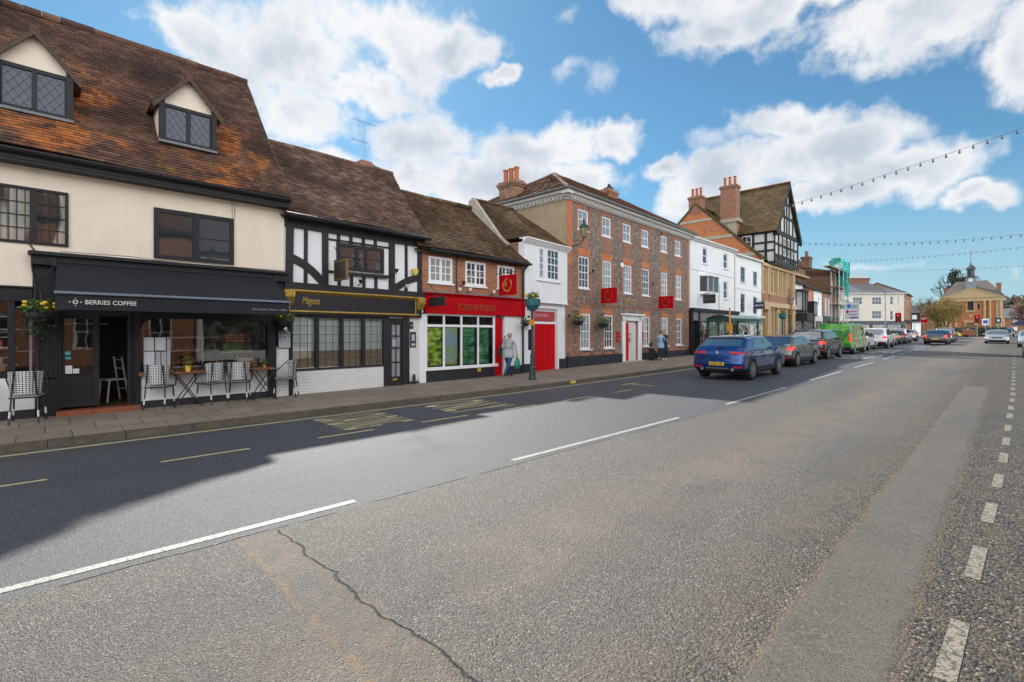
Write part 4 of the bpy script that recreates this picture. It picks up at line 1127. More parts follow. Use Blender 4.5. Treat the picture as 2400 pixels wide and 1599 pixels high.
mb.build('carriage_door', M['red_paint'], D)
MB().box(.72, 2.36, .10, .16, 2.05, 2.14).box(.72, .75, .11, .17, .14, 2.62).build('door_head', M['white'], D)
s = MB().box(.76, 2.28, .10, .14, 2.17, 2.55).build('name_panel', paint('faded_red_panel', (.42, .03, .045), .45, .15), D)
put_text(s, 'COURTIERS', .85, .098, 2.33, .95, .11, paint('pale_lettering', (.72, .45, .45), .5, .1))
MB().box(.72, 2.36, .10, .16, 2.55, 2.62).build('head_rail', M['white'], D)
mb = MB()
roof_plane(mb, (-.02, .78, 5.12), (3.0, -.20, 5.26), (3.0, 2.9, 7.36), (-.02, 2.38, 7.04), .11, .17, .018, sag=.03, seed=31)
mb.face([(0, 2.38, 7.0), (3.0, 2.9, 7.32), (3.0, 5, 5.3), (0, 5, 5.3)])
mb.face([(-.1, -.28, 5.255), (3.0, -.28, 5.255), (3.0, -.1, 5.26), (-.02, .9, 5.26)])
ridge(mb, (.0, 2.38, 7.07), (3.0, 2.9, 7.38), .085)
mb.build('roof', M['tile_c'], D)
mb = MB()
mb.prism([(.62, 4.6), (.62, 5.12), (.92, 5.32), (2.36, 7.10), (2.6, 7.0), (2.6, 4.6)], 'x', -.19, -.01)
mb.build('parapet_wall', M['stone'], D)
MB().face([(0, .2, .1), (0, 5, .1), (0, 5, 5.3), (0, 2.35, 6.95), (0, .9, 5.1), (0, .2, 5.1)]).build('side_wall', M['old_brick'], D)
# ================================================================ brick and flint house
E_ = facade('brick_and_flint_house', 15.8, 13.0, 3.02, 'three storey brick and flint house with hipped roof and white sash windows')
L = 12.52; H = 7.36
col3 = [(.83, 1.61), (2.74, 3.51), (4.64, 5.41), (6.52, 7.29), (8.71, 9.48), (10.55, 11.32)]
col2 = [(.88, 1.68), (2.79, 3.58), (4.71, 5.50), (6.57, 7.37), (8.76, 9.57), (10.64, 11.42)]
wins = [(a, b, 6.22, 7.10) for a, b in col3] + [(a, b, 3.66, 5.06) for a, b in col2]
col1 = [(.99, 1.78), (2.92, 3.70), (6.68, 7.45), (8.85, 9.62), (10.70, 11.48)]
w1s = [(a, b, .98, 2.54) for a, b in col1]
door = (4.82, 6.16, .2, 2.30)
allw = wins + w1s + [door]
# flint panels with brick dressings laid 3 mm proud
mb = MB(); wall(mb, 0, L, .2, H, 0, allw, .13, 0, 1)
mb.face([(0, 0, .2), (0, 0, H), (0, 6, H), (0, 6, .2)], 2); mb.face([(L, 0, .2), (L, 6, .2), (L, 6, H), (L, 0, H)], 2)
mb.build('wall', [M['flint'], M['red_brick'], M['tan_render']], E_)
mb = MB()
def dress(x0, x1, z0, z1, holes=allw): wall(mb, x0, x1, z0, z1, -.006, holes, .006)
dress(0, .42, .6, H); dress(L - .36, L, .6, H)
for k in range(24):
    z = .6 + k * .29
    dress(.42, .42 + (.12 if k % 2 else .0001), z, min(z + .145, H)); 
def surround(a, b, z0, z1, w=.20):
    k = 0; z = z0
    while z < z1:
        e = w + (.10 if k % 2 else 0); zz = min(z + .16, z1)
        dress(a - e, a, z, zz); dress(b, b + e, z, zz); z = zz; k += 1
for (a, b) in col3: surround(a, b, 6.0, H, .16)
for (a, b) in col2: surround(a, b, 3.3, 5.06)
for (a, b) in col1: surround(a, b, .66, 2.6)
dress(0, L, .6, .82); dress(0, L, 2.92, 2.98); dress(0, L, 2.98, 3.02)
for (a, b) in col2: dress(a + .02, b - .02, 5.45, 6.2)
for (a, b) in col1: dress(a - .05, b + .05, 2.62, 2.92)
for (a, b) in col3: dress(a - .08, b + .08, 7.12, H)
mb.build('brick_dressing', M['red_brick'], E_)
for (a, b) in col2: MB().prism([(a - .03, 5.07), (b + .03, 5.07), (b + .16, 5.40), (a - .16, 5.40)], 'y', -.014, .0).build('brick_arch', M['bright_brick'], E_)
for (a, b) in col1: MB().prism([(a - .03, 2.55), (b + .03, 2.55), (b + .10, 2.78), (a - .10, 2.78)], 'y', -.014, .0).build('brick_arch', M['bright_brick'], E_)
mb = MB(); wall(mb, 0, .40, 4.6, H, -.012, [], .01); mb.build('corner_brickwork', M['bright_brick'], E_)
MB().box(-.01, L + .01, -.012, .02, 2.94, 2.975).build('string_course', M['dark_brick'], E_)
MB().box(-.03, 4.5, -.07, .02, .08, .68).box(6.50, L + .02, -.07, .02, .08, .66).box(-.03, .02, -.07, 6, .08, .68).build('plinth', M['plinth'], E_)
for w in wins[:6]: window(E_, *w, y=0, nx=2, nz=2, fw=.06, bw=.02, inset=.015, sash=True, pm='glass_b', sill=.03)
for i, w in enumerate(wins[6:]): window(E_, *w, y=0, nx=3, nz=4, fw=.06, bw=.022, inset=.015, sash=True, pm=('glass', 'glass_b', 'glass_b')[i % 3], sill=.04)
for i, w in enumerate(w1s): window(E_, *w, y=0, nx=3, nz=4, fw=.07, bw=.022, inset=.015, sash=True, pm=('glass_b', 'glass', 'glass_c')[i % 3], sill=.10)
# door case
dc = MB()
dc.box(4.53, 4.82, -.06, .02, .28, 2.42); dc.box(6.16, 6.48, -.06, .02, .28, 2.42); dc.box(4.53, 6.48, -.06, .02, 2.30, 2.56); dc.box(4.44, 6.57, -.22, .02, 2.56, 2.64)
dc.box(4.50, 4.62, -.12, -.06, 2.3, 2.56); dc.box(6.40, 6.52, -.12, -.06, 2.3, 2.56); dc.box(5.06, 6.16, .14, .18, .3, 2.3); dc.box(4.82, 4.86, .0, .2, .3, 2.3)
dco = dc.build('door_case', M['white'], E_, bevel=.006)
MB().box(4.84, 5.16, -.02, .06, .3, 2.2).build('door', M['red_paint'], E_)
MB().box(5.12, 6.14, .10, .14, .3, 2.12).build('door_leaf', M['offwhite'], E_)
MB().box(5.3, 5.62, .09, .1, 1.58, 1.66).box(5.34, 5.58, .09, .1, 1.2, 1.45).build('door_lettering_panel', M['grey_metal'], E_)
MB().box(4.4, 6.6, -.3, .05, .10, .29).build('door_step', M['stone'], E_)
pl = MB().box(4.02, 4.34, -.03, 0, 1.25, 1.72); pl.build('red_plaque', M['red_sign'], E_)
pl = MB().box(6.60, 6.62, -.03, 0, 1.25, 1.72); MB().box(6.50, 6.66, -.05, -.02, 1.27, 1.74).build('red_plaque', M['red_sign'], E_)
for x in (4.1, 6.53):
    MB().box(x, x + .1, -.057, -.051, 1.55, 1.57).box(x, x + .08, -.057, -.051, 1.42, 1.44).box(x, x + .1, -.057, -.051, 1.34, 1.36).build('plaque_lettering', M['paper'], E_)
put_text(E_, 'OFFICE', 4.68, -.03, 3.12, 1.20, .24, M['gold'], 'gold_lettering', bold=.01)
# cornice and hipped roof
mb = MB()
prof = [(0, 7.34), (-.05, 7.34), (-.07, 7.42), (-.18, 7.46), (-.2, 7.52), (-.32, 7.55), (-.36, 7.66), (-.36, 7.70), (0, 7.70)]
mb.prism([(p[0], p[1]) for p in prof], 'x', 0, L)
mb.prism([(p[0], p[1]) for p in prof], 'y', 0, 6.2)
mb.prism([(L - p[0], p[1]) for p in prof], 'y', 0, 6.2)
for pz, (o0, o1) in ((7.40, (-.07, 0)), (7.5, (-.2, 0)), (7.58, (-.36, 0))):
    mb.box(o0, 0, o0, 0, pz - .06 if pz < 7.5 else pz - .08, pz + (.12 if pz > 7.5 else .02)); mb.box(L, L - o0, o0, 0, pz - .06 if pz < 7.5 else pz - .08, pz + (.12 if pz > 7.5 else .02))
x = .1
while x < L - .1: mb.box(x, x + .1, -.17, -.0, 7.375, 7.452); x += .22
y = .1
while y < 5: mb.box(-.17, 0, y, y + .1, 7.375, 7.452); y += .22
mb.build('cornice', M['offwhite'], E_)
mb = MB()
e = .38; Lr = L + e; ZE = 7.70; ZR = 9.72; hx = 2.85; yr = 2.9
roof_plane(mb, (-e, -e, ZE), (Lr, -e, ZE), (L - hx + .3, yr, ZR), (hx, yr, ZR), .13, .2, .016, sag=.015, seed=41)
roof_plane(mb, (-e, 6.3, ZE), (-e, -e, ZE), (hx, yr, ZR), (hx, yr, ZR), .13, .2, .016, sag=.015, seed=42)
roof_plane(mb, (Lr, -e, ZE), (Lr, 6.3, ZE), (L - hx + .3, yr, ZR), (L - hx + .3, yr, ZR), .2, .3, .016, sag=.03, seed=43)
mb.face([(hx, yr, ZR), (L - hx + .3, yr, ZR), (Lr, 6.3, ZE), (-e, 6.3, ZE)])
ridge(mb, (hx, yr, ZR + .02), (L - hx + .3, yr, ZR + .02), .09); ridge(mb, (-e, -e, ZE + .03), (hx, yr, ZR + .02), .08); ridge(mb, (-e, 6.3, ZE + .03), (hx, yr, ZR + .02), .08); ridge(mb, (Lr, -e, ZE + .03), (L - hx + .3, yr, ZR + .02), .08)
mb.build('roof', M['tile_e'], E_)
MB().tube((-e, -e - .05, ZE), (Lr, -e - .05, ZE), .05).tube((-e - .05, -e, ZE), (-e - .05, 6.2, ZE), .05).build('gutter', M['grey_metal'], E_)
chimney(E_, .55, 3.7, .55, 1.1, 8.0, 8.95, 3, 'old_brick', .65, along='y')
chimney(E_, 8.2, 3.0, .95, .6, 9.2, 10.05, 0, 'red_brick')
MB().lathe([(.26, 10.04), (.30, 10.1), (.28, 10.2), (.16, 10.3), (.1, 10.42), (.02, 10.44)], (8.2, 3.0, 0), 12).build('chimney_cowl', M['dark_metal'], E_)
# ================================================================ white town houses
def sashes(P, lst, **kw):
    for w in lst: window(P, *w, **kw)
F1 = facade('white_town_house', 28.32, 13.66, 1.04, 'white three storey town house with a small bay window and black and grey shopfront')
f3 = [(2.0, 2.74, 6.15, 7.2), (5.37, 6.17, 6.15, 7.2)]; f2 = [(5.37, 6.17, 4.06, 5.28)]
mb = MB(); wall(mb, 0, 7.57, 3.1, 7.62, 0, f3 + f2 + [(1.7, 3.6, 4.3, 5.3)], .16); mb.face([(0, 0, 0), (0, 0, 7.6), (0, 6, 7.6), (0, 6, 0)])
mb.build('wall', M['white_render'], F1)
sashes(F1, f3 + f2, nx=1, nz=2, fw=.07, inset=.05, sash=True, sill=.08)
bay = MB(); bay.prism([(1.45, 0), (1.75, -.45), (3.45, -.45), (3.75, 0)], 'z', 4.15, 4.32); bay.prism([(1.4, 0), (1.72, -.5), (3.48, -.5), (3.8, 0)], 'z', 5.30, 5.42)
for a, b in (((1.5, 0), (1.78, -.42)), ((1.78, -.42), (2.6, -.42)), ((2.6, -.42), (3.42, -.42)), ((3.42, -.42), (3.7, 0))):
    for q in (a, b): bay.box(q[0] - .045, q[0] + .045, q[1] - .03, q[1] + .04, 4.3, 5.3)
bay.prism([(1.5, 0), (1.78, -.40), (3.42, -.40), (3.7, 0)], 'z', 5.28, 5.30)
bo = bay.build('bay_window', M['white'], F1)
MB().face([(1.5, 0, 4.3), (1.78, -.4, 4.3), (1.78, -.4, 5.3), (1.5, 0, 5.3)]).face([(1.78, -.4, 4.3), (3.42, -.4, 4.3), (3.42, -.4, 5.3), (1.78, -.4, 5.3)]).face([(3.42, -.4, 4.3), (3.7, 0, 4.3), (3.7, 0, 5.3), (3.42, -.4, 5.3)]).build('pane', M['glass'], bo)
mb = MB(); mb.box(0, 7.57, -.22, .02, 7.56, 7.66); mb.box(0, 7.57, -.12, .02, 7.46, 7.56); mb.box(0, 7.57, -.025, 0, 5.62, 5.68); mb.box(0, .18, -.03, 0, 3.1, 7.46)
mb.build('cornice', M['offwhite'], F1)
MB().face([(0, -.15, 7.66), (7.57, -.15, 7.66), (7.57, 2.6, 9.0), (0, 2.6, 9.0)]).face([(0, 2.6, 9), (7.57, 2.6, 9), (7.57, 5.5, 7.6), (0, 5.5, 7.6)]).build('roof', M['slate'], F1)
downpipe(F1, 7.35, 3.2, 7.5, -.05, .04, 'offwhite'); downpipe(F1, 4.55, 3.1, 4.9, -.05, .03, 'offwhite')
mb = MB(); mb.box(0, 7.6, -.3, .02, 3.02, 3.22); mb.box(0, .22, -.2, .1, .2, 3.02); mb.box(1.0, 1.2, -.2, .1, .2, 3.02); mb.box(0, 1.2, -.1, .1, .2, .8)
mb.box(7.35, 7.6, -.18, .1, .2, 3.02)
mb.build('shopfront', M['char_paint'], F1)
MB().box(.22, 7.4, -.15, .02, 2.45, 3.02).build('fascia', paint('grey_fascia', (.17, .17, .19), .6, .15), F1)
put_text(F1, 'FOLIO', 2.6, -.16, 2.6, 1.4, .34, M['gold'], 'shop_name', bold=.02)
mb = MB()
for x in (1.2, 2.6, 4.0, 5.5, 7.0): mb.box(x, x + .1, -.08, 0, .3, 2.45)
mb.box(1.2, 7.4, -.1, 0, .3, .75)
mb.build('window_frame', M['char_paint'], F1)
def display(name, seed, light=(.5, .5, .46)):
    m, t, b, out = newmat(name); oc = objc(t)
    v = t.add('ShaderNodeTexVoronoi', i_Vector=t.vmath('ADD', oc, (seed, 0, 0))); v.inputs['Scale'].default_value = 2.2
    c = t.mix(t.smooth(t.noise(t.vmath('ADD', oc, (seed, 0, seed)), 2.3, 4, .6), .42, .6), (.05, .05, .045), light)
    c = t.mix(.25, c, v.outputs['Color'], 'OVERLAY')
    t.set(b, 'Base Color', c); b.inputs['Roughness'].default_value = .08; b.inputs['Specular IOR Level'].default_value = .9
    return m
M['display'] = display('shop_window_display', 1.0); M['display_d'] = display('dark_shop_display', 4.0, (.20, .19, .17))
for a, b in ((1.3, 2.6), (2.7, 4.0), (4.1, 5.5), (5.6, 7.0)): MB().face([(a, -.03, .75), (b, -.03, .75), (b, -.03, 2.45), (a, -.03, 2.45)]).build('display_window', M['display'], F1)
MB().face([(.22, .05, .3), (1.0, .05, .3), (1.0, .05, 2.6), (.22, .05, 2.6)]).build('dark_door', M['glass'], F1)
F2 = facade('plain_white_house', 35.9, 13.80, 1.04, 'plain white three storey house with dark sash windows and pale shop below')
f3 = [(.98, 1.92, 5.45, 6.58), (3.64, 4.54, 5.37, 6.47)]; f2 = [(.98, 1.90, 3.2, 4.58), (3.64, 4.54, 3.17, 4.46)]
mb = MB(); wall(mb, 0, 5.5, 3.0, 7.4, 0, f3 + f2, .16); mb.face([(5.5, 0, 0), (5.5, 6, 0), (5.5, 6, 7.4), (5.5, 0, 7.4)])
mb.build('wall', M['white_render'], F2)
sashes(F2, f3 + f2, fm='grey_metal', nx=1, nz=2, fw=.06, inset=.05, sash=True, sill=.08, sillm='white')
MB().box(0, 5.5, -.2, .02, 7.32, 7.45).box(0, 5.5, -.02, 0, 4.9, 4.96).box(0, 5.52, -.3, .02, 2.85, 3.0).build('cornice', M['offwhite'], F2)
MB().face([(0, -.15, 7.45), (5.5, -.15, 7.45), (5.5, 2.6, 8.6), (0, 2.6, 8.6)]).face([(0, 2.6, 8.6), (5.5, 2.6, 8.6), (5.5, 5.5, 7.4), (0, 5.5, 7.4)]).build('roof', M['slate'], F2)
MB().box(0, 5.5, -.14, .02, 2.4, 2.85).build('fascia', M['grey_metal'], F2)
MB().box(.05, 5.4, -.05, .02, .25, 2.4).build('shopfront', M['offwhite'], F2)
for a, b in ((.3, 1.5), (1.6, 2.8), (3.6, 5.2)): MB().face([(a, -.06, .8), (b, -.06, .8), (b, -.06, 2.3), (a, -.06, 2.3)]).build('display_window', M['display'], F2)

# ================================================================ gabled timber and stone building
G = facade('gabled_stone_and_timber_building', 41.5, 14.0, 1.1, 'tall ochre stone building with black and white timber gable and orange brick end wall')
L = 9.3
# orange end gable and side roof (ridge parallel to the street)
mb = MB()
mb.face([(0, 0, 0), (0, 10.6, 0), (0, 10.6, 7.8), (0, 5.35, 13.0), (0, .1, 7.8), (0, 0, 7.7)])
mb.build('end_gable_wall', M['bright_brick'], G)
mb = MB()
def rake(z0, z1): pass
for z, h in ((11.45, .22), (9.75, .26), (8.0, .3)):
    t = (z - 7.8) / 5.2; y0 = .1 + t * 5.25; y1 = 10.6 - t * 5.25
    mb.box(-.05, .0, y0 + .1, y1 - .1, z, z + h)
mb.build('stone_band', M['stone'], G)
mb = MB(); mb.prism([(-.1, 7.65), (-.1, 7.95), (5.35, 13.25), (10.8, 7.95), (10.8, 7.65), (5.35, 13.0)], 'x', -.07, .22)
mb.build('coping', M['tile_g'], G)
mb = MB()
roof_plane(mb, (.2, .0, 7.75), (2.4, .0, 7.75), (2.4, 5.35, 13.0), (.2, 5.35, 13.0), .2, .3, .02, sag=.03, seed=51)
mb.face([(.2, 5.35, 13.0), (8, 5.35, 13.0), (8, 10.6, 7.8), (.2, 10.6, 7.8)]); ridge(mb, (.2, 5.35, 13.03), (4, 5.35, 13.03), .12)
# steep street gable roof, ridge running back
gx0, gx1, gzc, gze, gza, yf, yb = 1.9, 8.9, 5.4, 10.15, 14.85, -.75, 7.6
roof_plane(mb, (gx0 - .25, yb, gze), (gx0 - .25, yf, gze), (gzc, yf, gza), (gzc, yb, gza), .16, .24, .02, sag=.05, seed=52)
roof_plane(mb, (gx1 + .25, yf, gze), (gx1 + .25, yb, gze), (gzc, yb, gza), (gzc, yf, gza), .3, .5, .02, sag=.05, seed=53)
ridge(mb, (gzc, yf, gza + .03), (gzc, yb, gza + .03), .13)
mb.build('roof', M['tile_g'], G)
MB().tube((gzc, yf - .0, gza + .05), (gzc, yb, gza + .05), .10).build('ridge_tile', M['terracotta'], G)
# timber gable front, jettied
mb = MB(); wall(mb, gx0 + .1, gx1 - .1, 7.5, gze + .02, -.42, [], .1); mb.face([(gx0 + .1, -.42, gze), (gx1 - .1, -.42, gze), (gzc, -.42, gza - .25)])
mb.face([(gx0 + .1, -.42, 7.5), (gx0 + .1, -.42, gze), (gx0 + .1, 5, gze), (gx0 + .1, 5, 7.5)]); mb.face([(gx1 - .1, -.42, 7.5), (gx1 - .1, 5, 7.5), (gx1 - .1, 5, gze), (gx1 - .1, -.42, gze)])
mb.face([(gx0 + .1, -.42, 7.5), (gx1 - .1, -.42, 7.5), (gx1 - .1, .2, 7.5), (gx0 + .1, .2, 7.5)])
mb.build('plaster_wall', M['offwhite'], G)
tm = M['black_timber']
mb = MB()
for x in (gx0 + .16, 3.1, 4.1, 5.4, 6.5, 7.5, gx1 - .16): mb.box(x - .1, x + .1, -.50, -.42, 7.5, gze)
for z, h in ((7.45, .32), (8.15, .16), (9.1, .14), (gze - .1, .34)): mb.box(gx0 + .06, gx1 - .06, -.52, -.42, z, z + h)
for x in (3.6, 4.7, 5.4, 6.1, 7.2):
    zt = gza - .45 - abs(x - gzc) * 1.30
    mb.box(x - .08, x + .08, -.5, -.42, gze + .1, max(gze + .3, zt))
mb.box(3.6, 7.2, -.5, -.42, 11.7, 11.9); mb.box(4.6, 6.2, -.5, -.42, 12.9, 13.05)
for i, x in enumerate((2.6, 3.6, 4.7, 6.0, 7.0, 8.1)):
    for sg in (-1, 1): mb.prism([(x - .35 * sg, 7.8), (x - .25 * sg, 7.8), (x + .35 * sg, 8.15), (x + .25 * sg, 8.15)], 'y', -.48, -.42)
for y in (.2, 1.2, 2.2, 3.2, 4.2): mb.box(gx0 + .04, gx0 + .10, y - .1, y + .1, 7.5, gze)
for z in (7.5, 8.5, 9.2, gze - .12): mb.box(gx0 + .03, gx0 + .10, -.42, 5, z, z + .16)
for sg, ex in ((-1, gx0 - .2), (1, gx1 + .2)):
    mb.prism([(ex, gze - .15), (gzc, gza - .02), (gzc, gza - .45), (ex + .12 * -sg, gze - .45)], 'y', yf, yf + .12)
    mb.prism([(ex, gze - .35), (ex - sg * .5, gze + .2), (ex - sg * .35, gze - .35)], 'y', yf + .1, -.4)
mb.build('timber_frame', tm, G)
for x in (3.6, 4.75, 5.95, 7.0):
    window(G, x - .38, x + .38, 8.4, 9.9, -.42, fm='offwhite', nx=2, nz=3, fw=.06, bw=.03, inset=-.03, name='window')
o = MB().box(gx0 + .0, gx0 + .03, 1.35, 2.05, 8.75, 9.95).build('side_window', M['glass'], G)
MB().box(gx0 - .02, gx0 + .05, 1.3, 1.36, 8.7, 10).box(gx0 - .02, gx0 + .05, 2.04, 2.1, 8.7, 10).box(gx0 - .02, gx0 + .05, 1.3, 2.1, 8.68, 8.76).box(gx0 - .02, gx0 + .05, 1.3, 2.1, 9.95, 10.02).box(gx0 - .02, gx0 + .04, 1.68, 1.72, 8.7, 10).box(gx0 - .02, gx0 + .04, 1.3, 2.1, 9.45, 9.5).build('frame', M['white'], o)
# stone lower floors
mb = MB()
up = [(.35, 1.25, 5.1, 6.8), (2.3, 3.9, 5.1, 6.9), (4.4, 6.4, 5.1, 6.95), (6.9, 8.4, 5.1, 6.9)]
lo = [(.35, 1.3, .7, 3.6), (2.3, 3.3, .9, 3.7), (3.6, 4.6, .9, 3.7), (4.9, 5.9, .9, 3.7), (6.2, 6.9, .9, 3.7), (7.7, 8.6, .3, 3.4)]
wall(mb, 0, L, 0, 7.5, 0, up + lo, .2); mb.face([(L, 0, 0), (L, 9, 0), (L, 9, 7.5), (L, 0, 7.5)])
mb.build('stone_wall', M['ochre'], G)
mb = MB()
for x in (.1, 1.6, 2.05, 4.15, 6.65, 8.65, 9.15): mb.box(x - .12, x + .12, -.14, 0, .3, 3.9); mb.box(x - .12, x + .12, -.14, 0, 4.9, 7.2)
mb.box(-.05, L + .05, -.25, 0, 3.85, 4.25); mb.box(-.05, L + .05, -.2, 0, 7.15, 7.35); mb.box(0, L, -.18, 0, .1, .6)
for x in (3.1, 5.07, 5.73, 7.65): mb.box(x - .07, x + .07, -.03, .1, 5.1, 6.9)
mb.box(.2, 1.4, -.3, 0, 3.6, 3.85)
for x in (.1, 9.1): mb.ball((x, -.1, 7.5), .16, 8)
mb.build('carved_stonework', M['pale_ochre'], G)
MB().box(2.0, 8.7, -.08, 0, 4.27, 4.9).box(.1, 1.6, -.05, 0, 4.3, 4.9).box(7.7, 8.4, -.03, -.0, 5.0, 7.1).build('red_brick_panel', M['red_brick'], G)
for i, w in enumerate(up): window(G, *w, y=0, fm='pale_ochre', pm='glass_b', nx=2 + (w[1] - w[0] > 1.3), nz=2, fw=.08, inset=.08)
for i, w in enumerate(lo): window(G, *w, y=0, fm='wood' if i == 5 else 'ochre', pm='glass_b' if i else 'glass', nx=2, nz=2, fw=.08, inset=.1)
lf = MB()
for k in range(14): leaves(lf, (7.2 + .12 * math.sin(k * 2), -.12, .3 + k * .36), .3 if k < 11 else .55, 70, .07, seed=80 + k)
tag(lf.build('climbing_plant', M['leaf_d'], None, loc=(41.5, 14.0, .3), rz=R(1.1)), 'bare brown climber growing up the right side of the ochre stone front', 'climber')
bpy.data.objects['climbing_plant'].data.materials[0] = paint('brown_twigs', (.10, .07, .04), .8, .4)
chimney(G, .35, 5.4, .75, 1.15, 12.2, 13.8, 3, 'red_brick', .75, along='y')
chimney(G, 1.9, 3.1, .85, 1.35, 10.4, 14.6, 3, 'red_brick', .8, along='y')
mb = MB(); mb.box(1.3, 2.5, 2.2, 4.0, 11.3, 11.6); mb.box(1.4, 1.5, 2.4, 3.8, 9.5, 11.3); mb.build('chimney_shoulder', M['stone'], G)
MB().box(1.5, 2.35, 2.4, 3.8, 8.5, 11.3).build('chimney_base', M['red_brick'], G)
# ================================================================ the row beyond
def simple_house(name, u, v, ang, label, L, H, wm, rm, wins, y_ridge=3, z_ridge=None, fm='white', shop=None, depth=6, pm='glass', nx=2, nz=2, group=None, extra=None, tiles=False):
    h = facade(name, u, v, ang, label, group=group)
    g = GZ(u)
    mb = MB(); wall(mb, 0, L, 0, H, 0, wins, .15)
    mb.face([(0, 0, 0), (0, 0, H), (0, y_ridge, z_ridge or H), (0, depth, H), (0, depth, 0)]); mb.face([(L, 0, 0), (L, depth, 0), (L, depth, H), (L, y_ridge, z_ridge or H), (L, 0, H)])
    mb.face([(0, depth, 0), (0, depth, H), (L, depth, H), (L, depth, 0)])
    mb.build('wall', M[wm], h)
    for w in wins: window(h, *w, y=0, fm=fm, pm=pm, nx=nx, nz=nz, fw=.08, bw=.035, inset=.04, sash=True)
    if z_ridge:
        r = MB()
        if tiles: roof_plane(r, (-.1, -.25, H - .02), (L + .1, -.25, H - .02), (L + .1, y_ridge, z_ridge), (-.1, y_ridge, z_ridge), .25, .35, .02, seed=int(u))
        else: r.face([(-.1, -.25, H - .02), (L + .1, -.25, H - .02), (L + .1, y_ridge, z_ridge + .1), (-.1, y_ridge, z_ridge + .1)])
        r.face([(-.1, y_ridge, z_ridge + .1), (L + .1, y_ridge, z_ridge + .1), (L + .1, depth + .2, H), (-.1, depth + .2, H)])
        r.build('roof', M[rm], h)
        MB().box(-.05, L + .05, -.3, 0, H - .14, H - .04).build('gutter', M['black_timber'], h)
    if shop:
        MB().box(.05, L - .05, -.12, .02, g + 2.45, g + 3.05).box(.05, L - .05, -.08, .02, 0, g + .6).box(.05, .3, -.1, .02, g, g + 2.5).box(L - .3, L - .05, -.1, .02, g, g + 2.5).build('shopfront', M[shop], h)
        MB().face([(.3, -.03, g + .6), (L - .3, -.03, g + .6), (L - .3, -.03, g + 2.45), (.3, -.03, g + 2.45)]).build('display_window', M['display_d'], h)
    return h
h1 = simple_house('dark_bay_house', 50.9, 14.2, .8, 'narrow white house with a black first floor bay next to the ochre stone building', 3.0, 6.5, 'white_render', 'tile_g', [], 3, 8.2, shop='dark_metal', tiles=True)
b = MB(); b.prism([(.5, 0), (.8, -.6), (2.4, -.6), (2.7, 0)], 'z', 3.7, 3.9); b.prism([(.45, 0), (.75, -.66), (2.45, -.66), (2.75, 0)], 'z', 5.6, 5.85)
for x, y in ((.55, -.05), (.85, -.55), (1.6, -.58), (2.35, -.55), (2.65, -.05)): b.box(x - .06, x + .06, y - .03, y + .04, 3.9, 5.6)
b = b.build('bay_window', M['char_paint'], h1)
MB().face([(.55, 0, 3.9), (.85, -.52, 3.9), (.85, -.52, 5.6), (.55, 0, 5.6)]).face([(.85, -.52, 3.9), (2.35, -.52, 3.9), (2.35, -.52, 5.6), (.85, -.52, 5.6)]).build('pane', M['glass_b'], b)
MB().box(.5, 2.7, -1.0, -.05, 2.9, 3.6).build('awning', M['dark_metal'], h1)
h2 = simple_house('orange_brick_house', 54.0, 14.3, .8, 'orange brick house with long tiled roof and dark oriel window', 4.2, 6.35, 'bright_brick', 'tile_e', [(1.2, 1.9, 4.4, 5.9), (2.6, 3.3, 4.4, 5.9)], 3, 8.3, shop='char_paint', tiles=True)
MB().box(1.9, 3.3, -.55, 0, 3.4, 4.9).build('oriel_window', M['char_paint'], h2); MB().face([(1.98, -.56, 3.55), (3.22, -.56, 3.55), (3.22, -.56, 4.7), (1.98, -.56, 4.7)]).build('oriel_pane', M['glass_b'], h2)
h3 = simple_house('white_rendered_shop', 58.3, 14.4, .8, 'white rendered shop with a blank front between two brick houses', 3.4, 6.3, 'white_render', 'tile_e', [(1.8, 2.4, 4.6, 5.6)], 3, 8.2, shop='offwhite', tiles=True)
h4 = simple_house('brick_house_with_pilasters', 61.8, 14.4, .8, 'brick house with tall white pilaster strips beside the scaffolding', 3.6, 6.3, 'red_brick', 'tile_e', [], 3, 8.1, shop='post_green', tiles=True)
MB().box(.9, 1.4, -.08, 0, 3.4, 5.6).box(2.3, 2.8, -.08, 0, 3.4, 5.6).build('pilaster_strip', M['offwhite'], h4)
h5 = simple_house('scaffolded_brick_house', 65.4, 14.5, .8, 'tall brown brick house wrapped in scaffolding and green netting', 4.3, 8.9, 'dark_brick', 'tile_e', [(.7, 1.5, 6.2, 7.7), (2.6, 3.4, 6.2, 7.7), (.7, 1.5, 3.6, 5.2), (2.6, 3.4, 3.6, 5.2)], 3.5, 9.6, shop='post_green', depth=9)
mb = MB(); mb.prism([(-.2, 8.6), (6.5, 8.6), (6.5, 9.0), (5.4, 9.2), (4.6, 10.6), (4.2, 11.0), (3.6, 11.0), (3.2, 10.6), (2.4, 9.4), (-.2, 9.1)], 'x', -.3, .1)
mb.xf(Matrix.Translation((.3, -.2, -.3))); mb.build('dutch_gable', M['dark_brick'], h5)
chimney(h5, 3.4, 3.2, 1.3, .9, 8.6, 11.2, 2, 'dark_brick', .7, potm='dark_brick')
MB().box(-2, 1.4, 2.0, 5.5, 6.0, 8.9).build('rear_wing', M['dark_brick'], h4)
MB().box(-5, -2.0, 2.3, 5.5, 6.0, 8.6).build('rear_wing', M['dark_brick'], h4)
MB().box(-5.2, 1.5, 1.6, 2.4, 7.9, 8.15).box(-5.2, 4.0, 1.2, 2.4, 6.9, 7.05).build('scaffold_boards', M['wood_l'], h4)
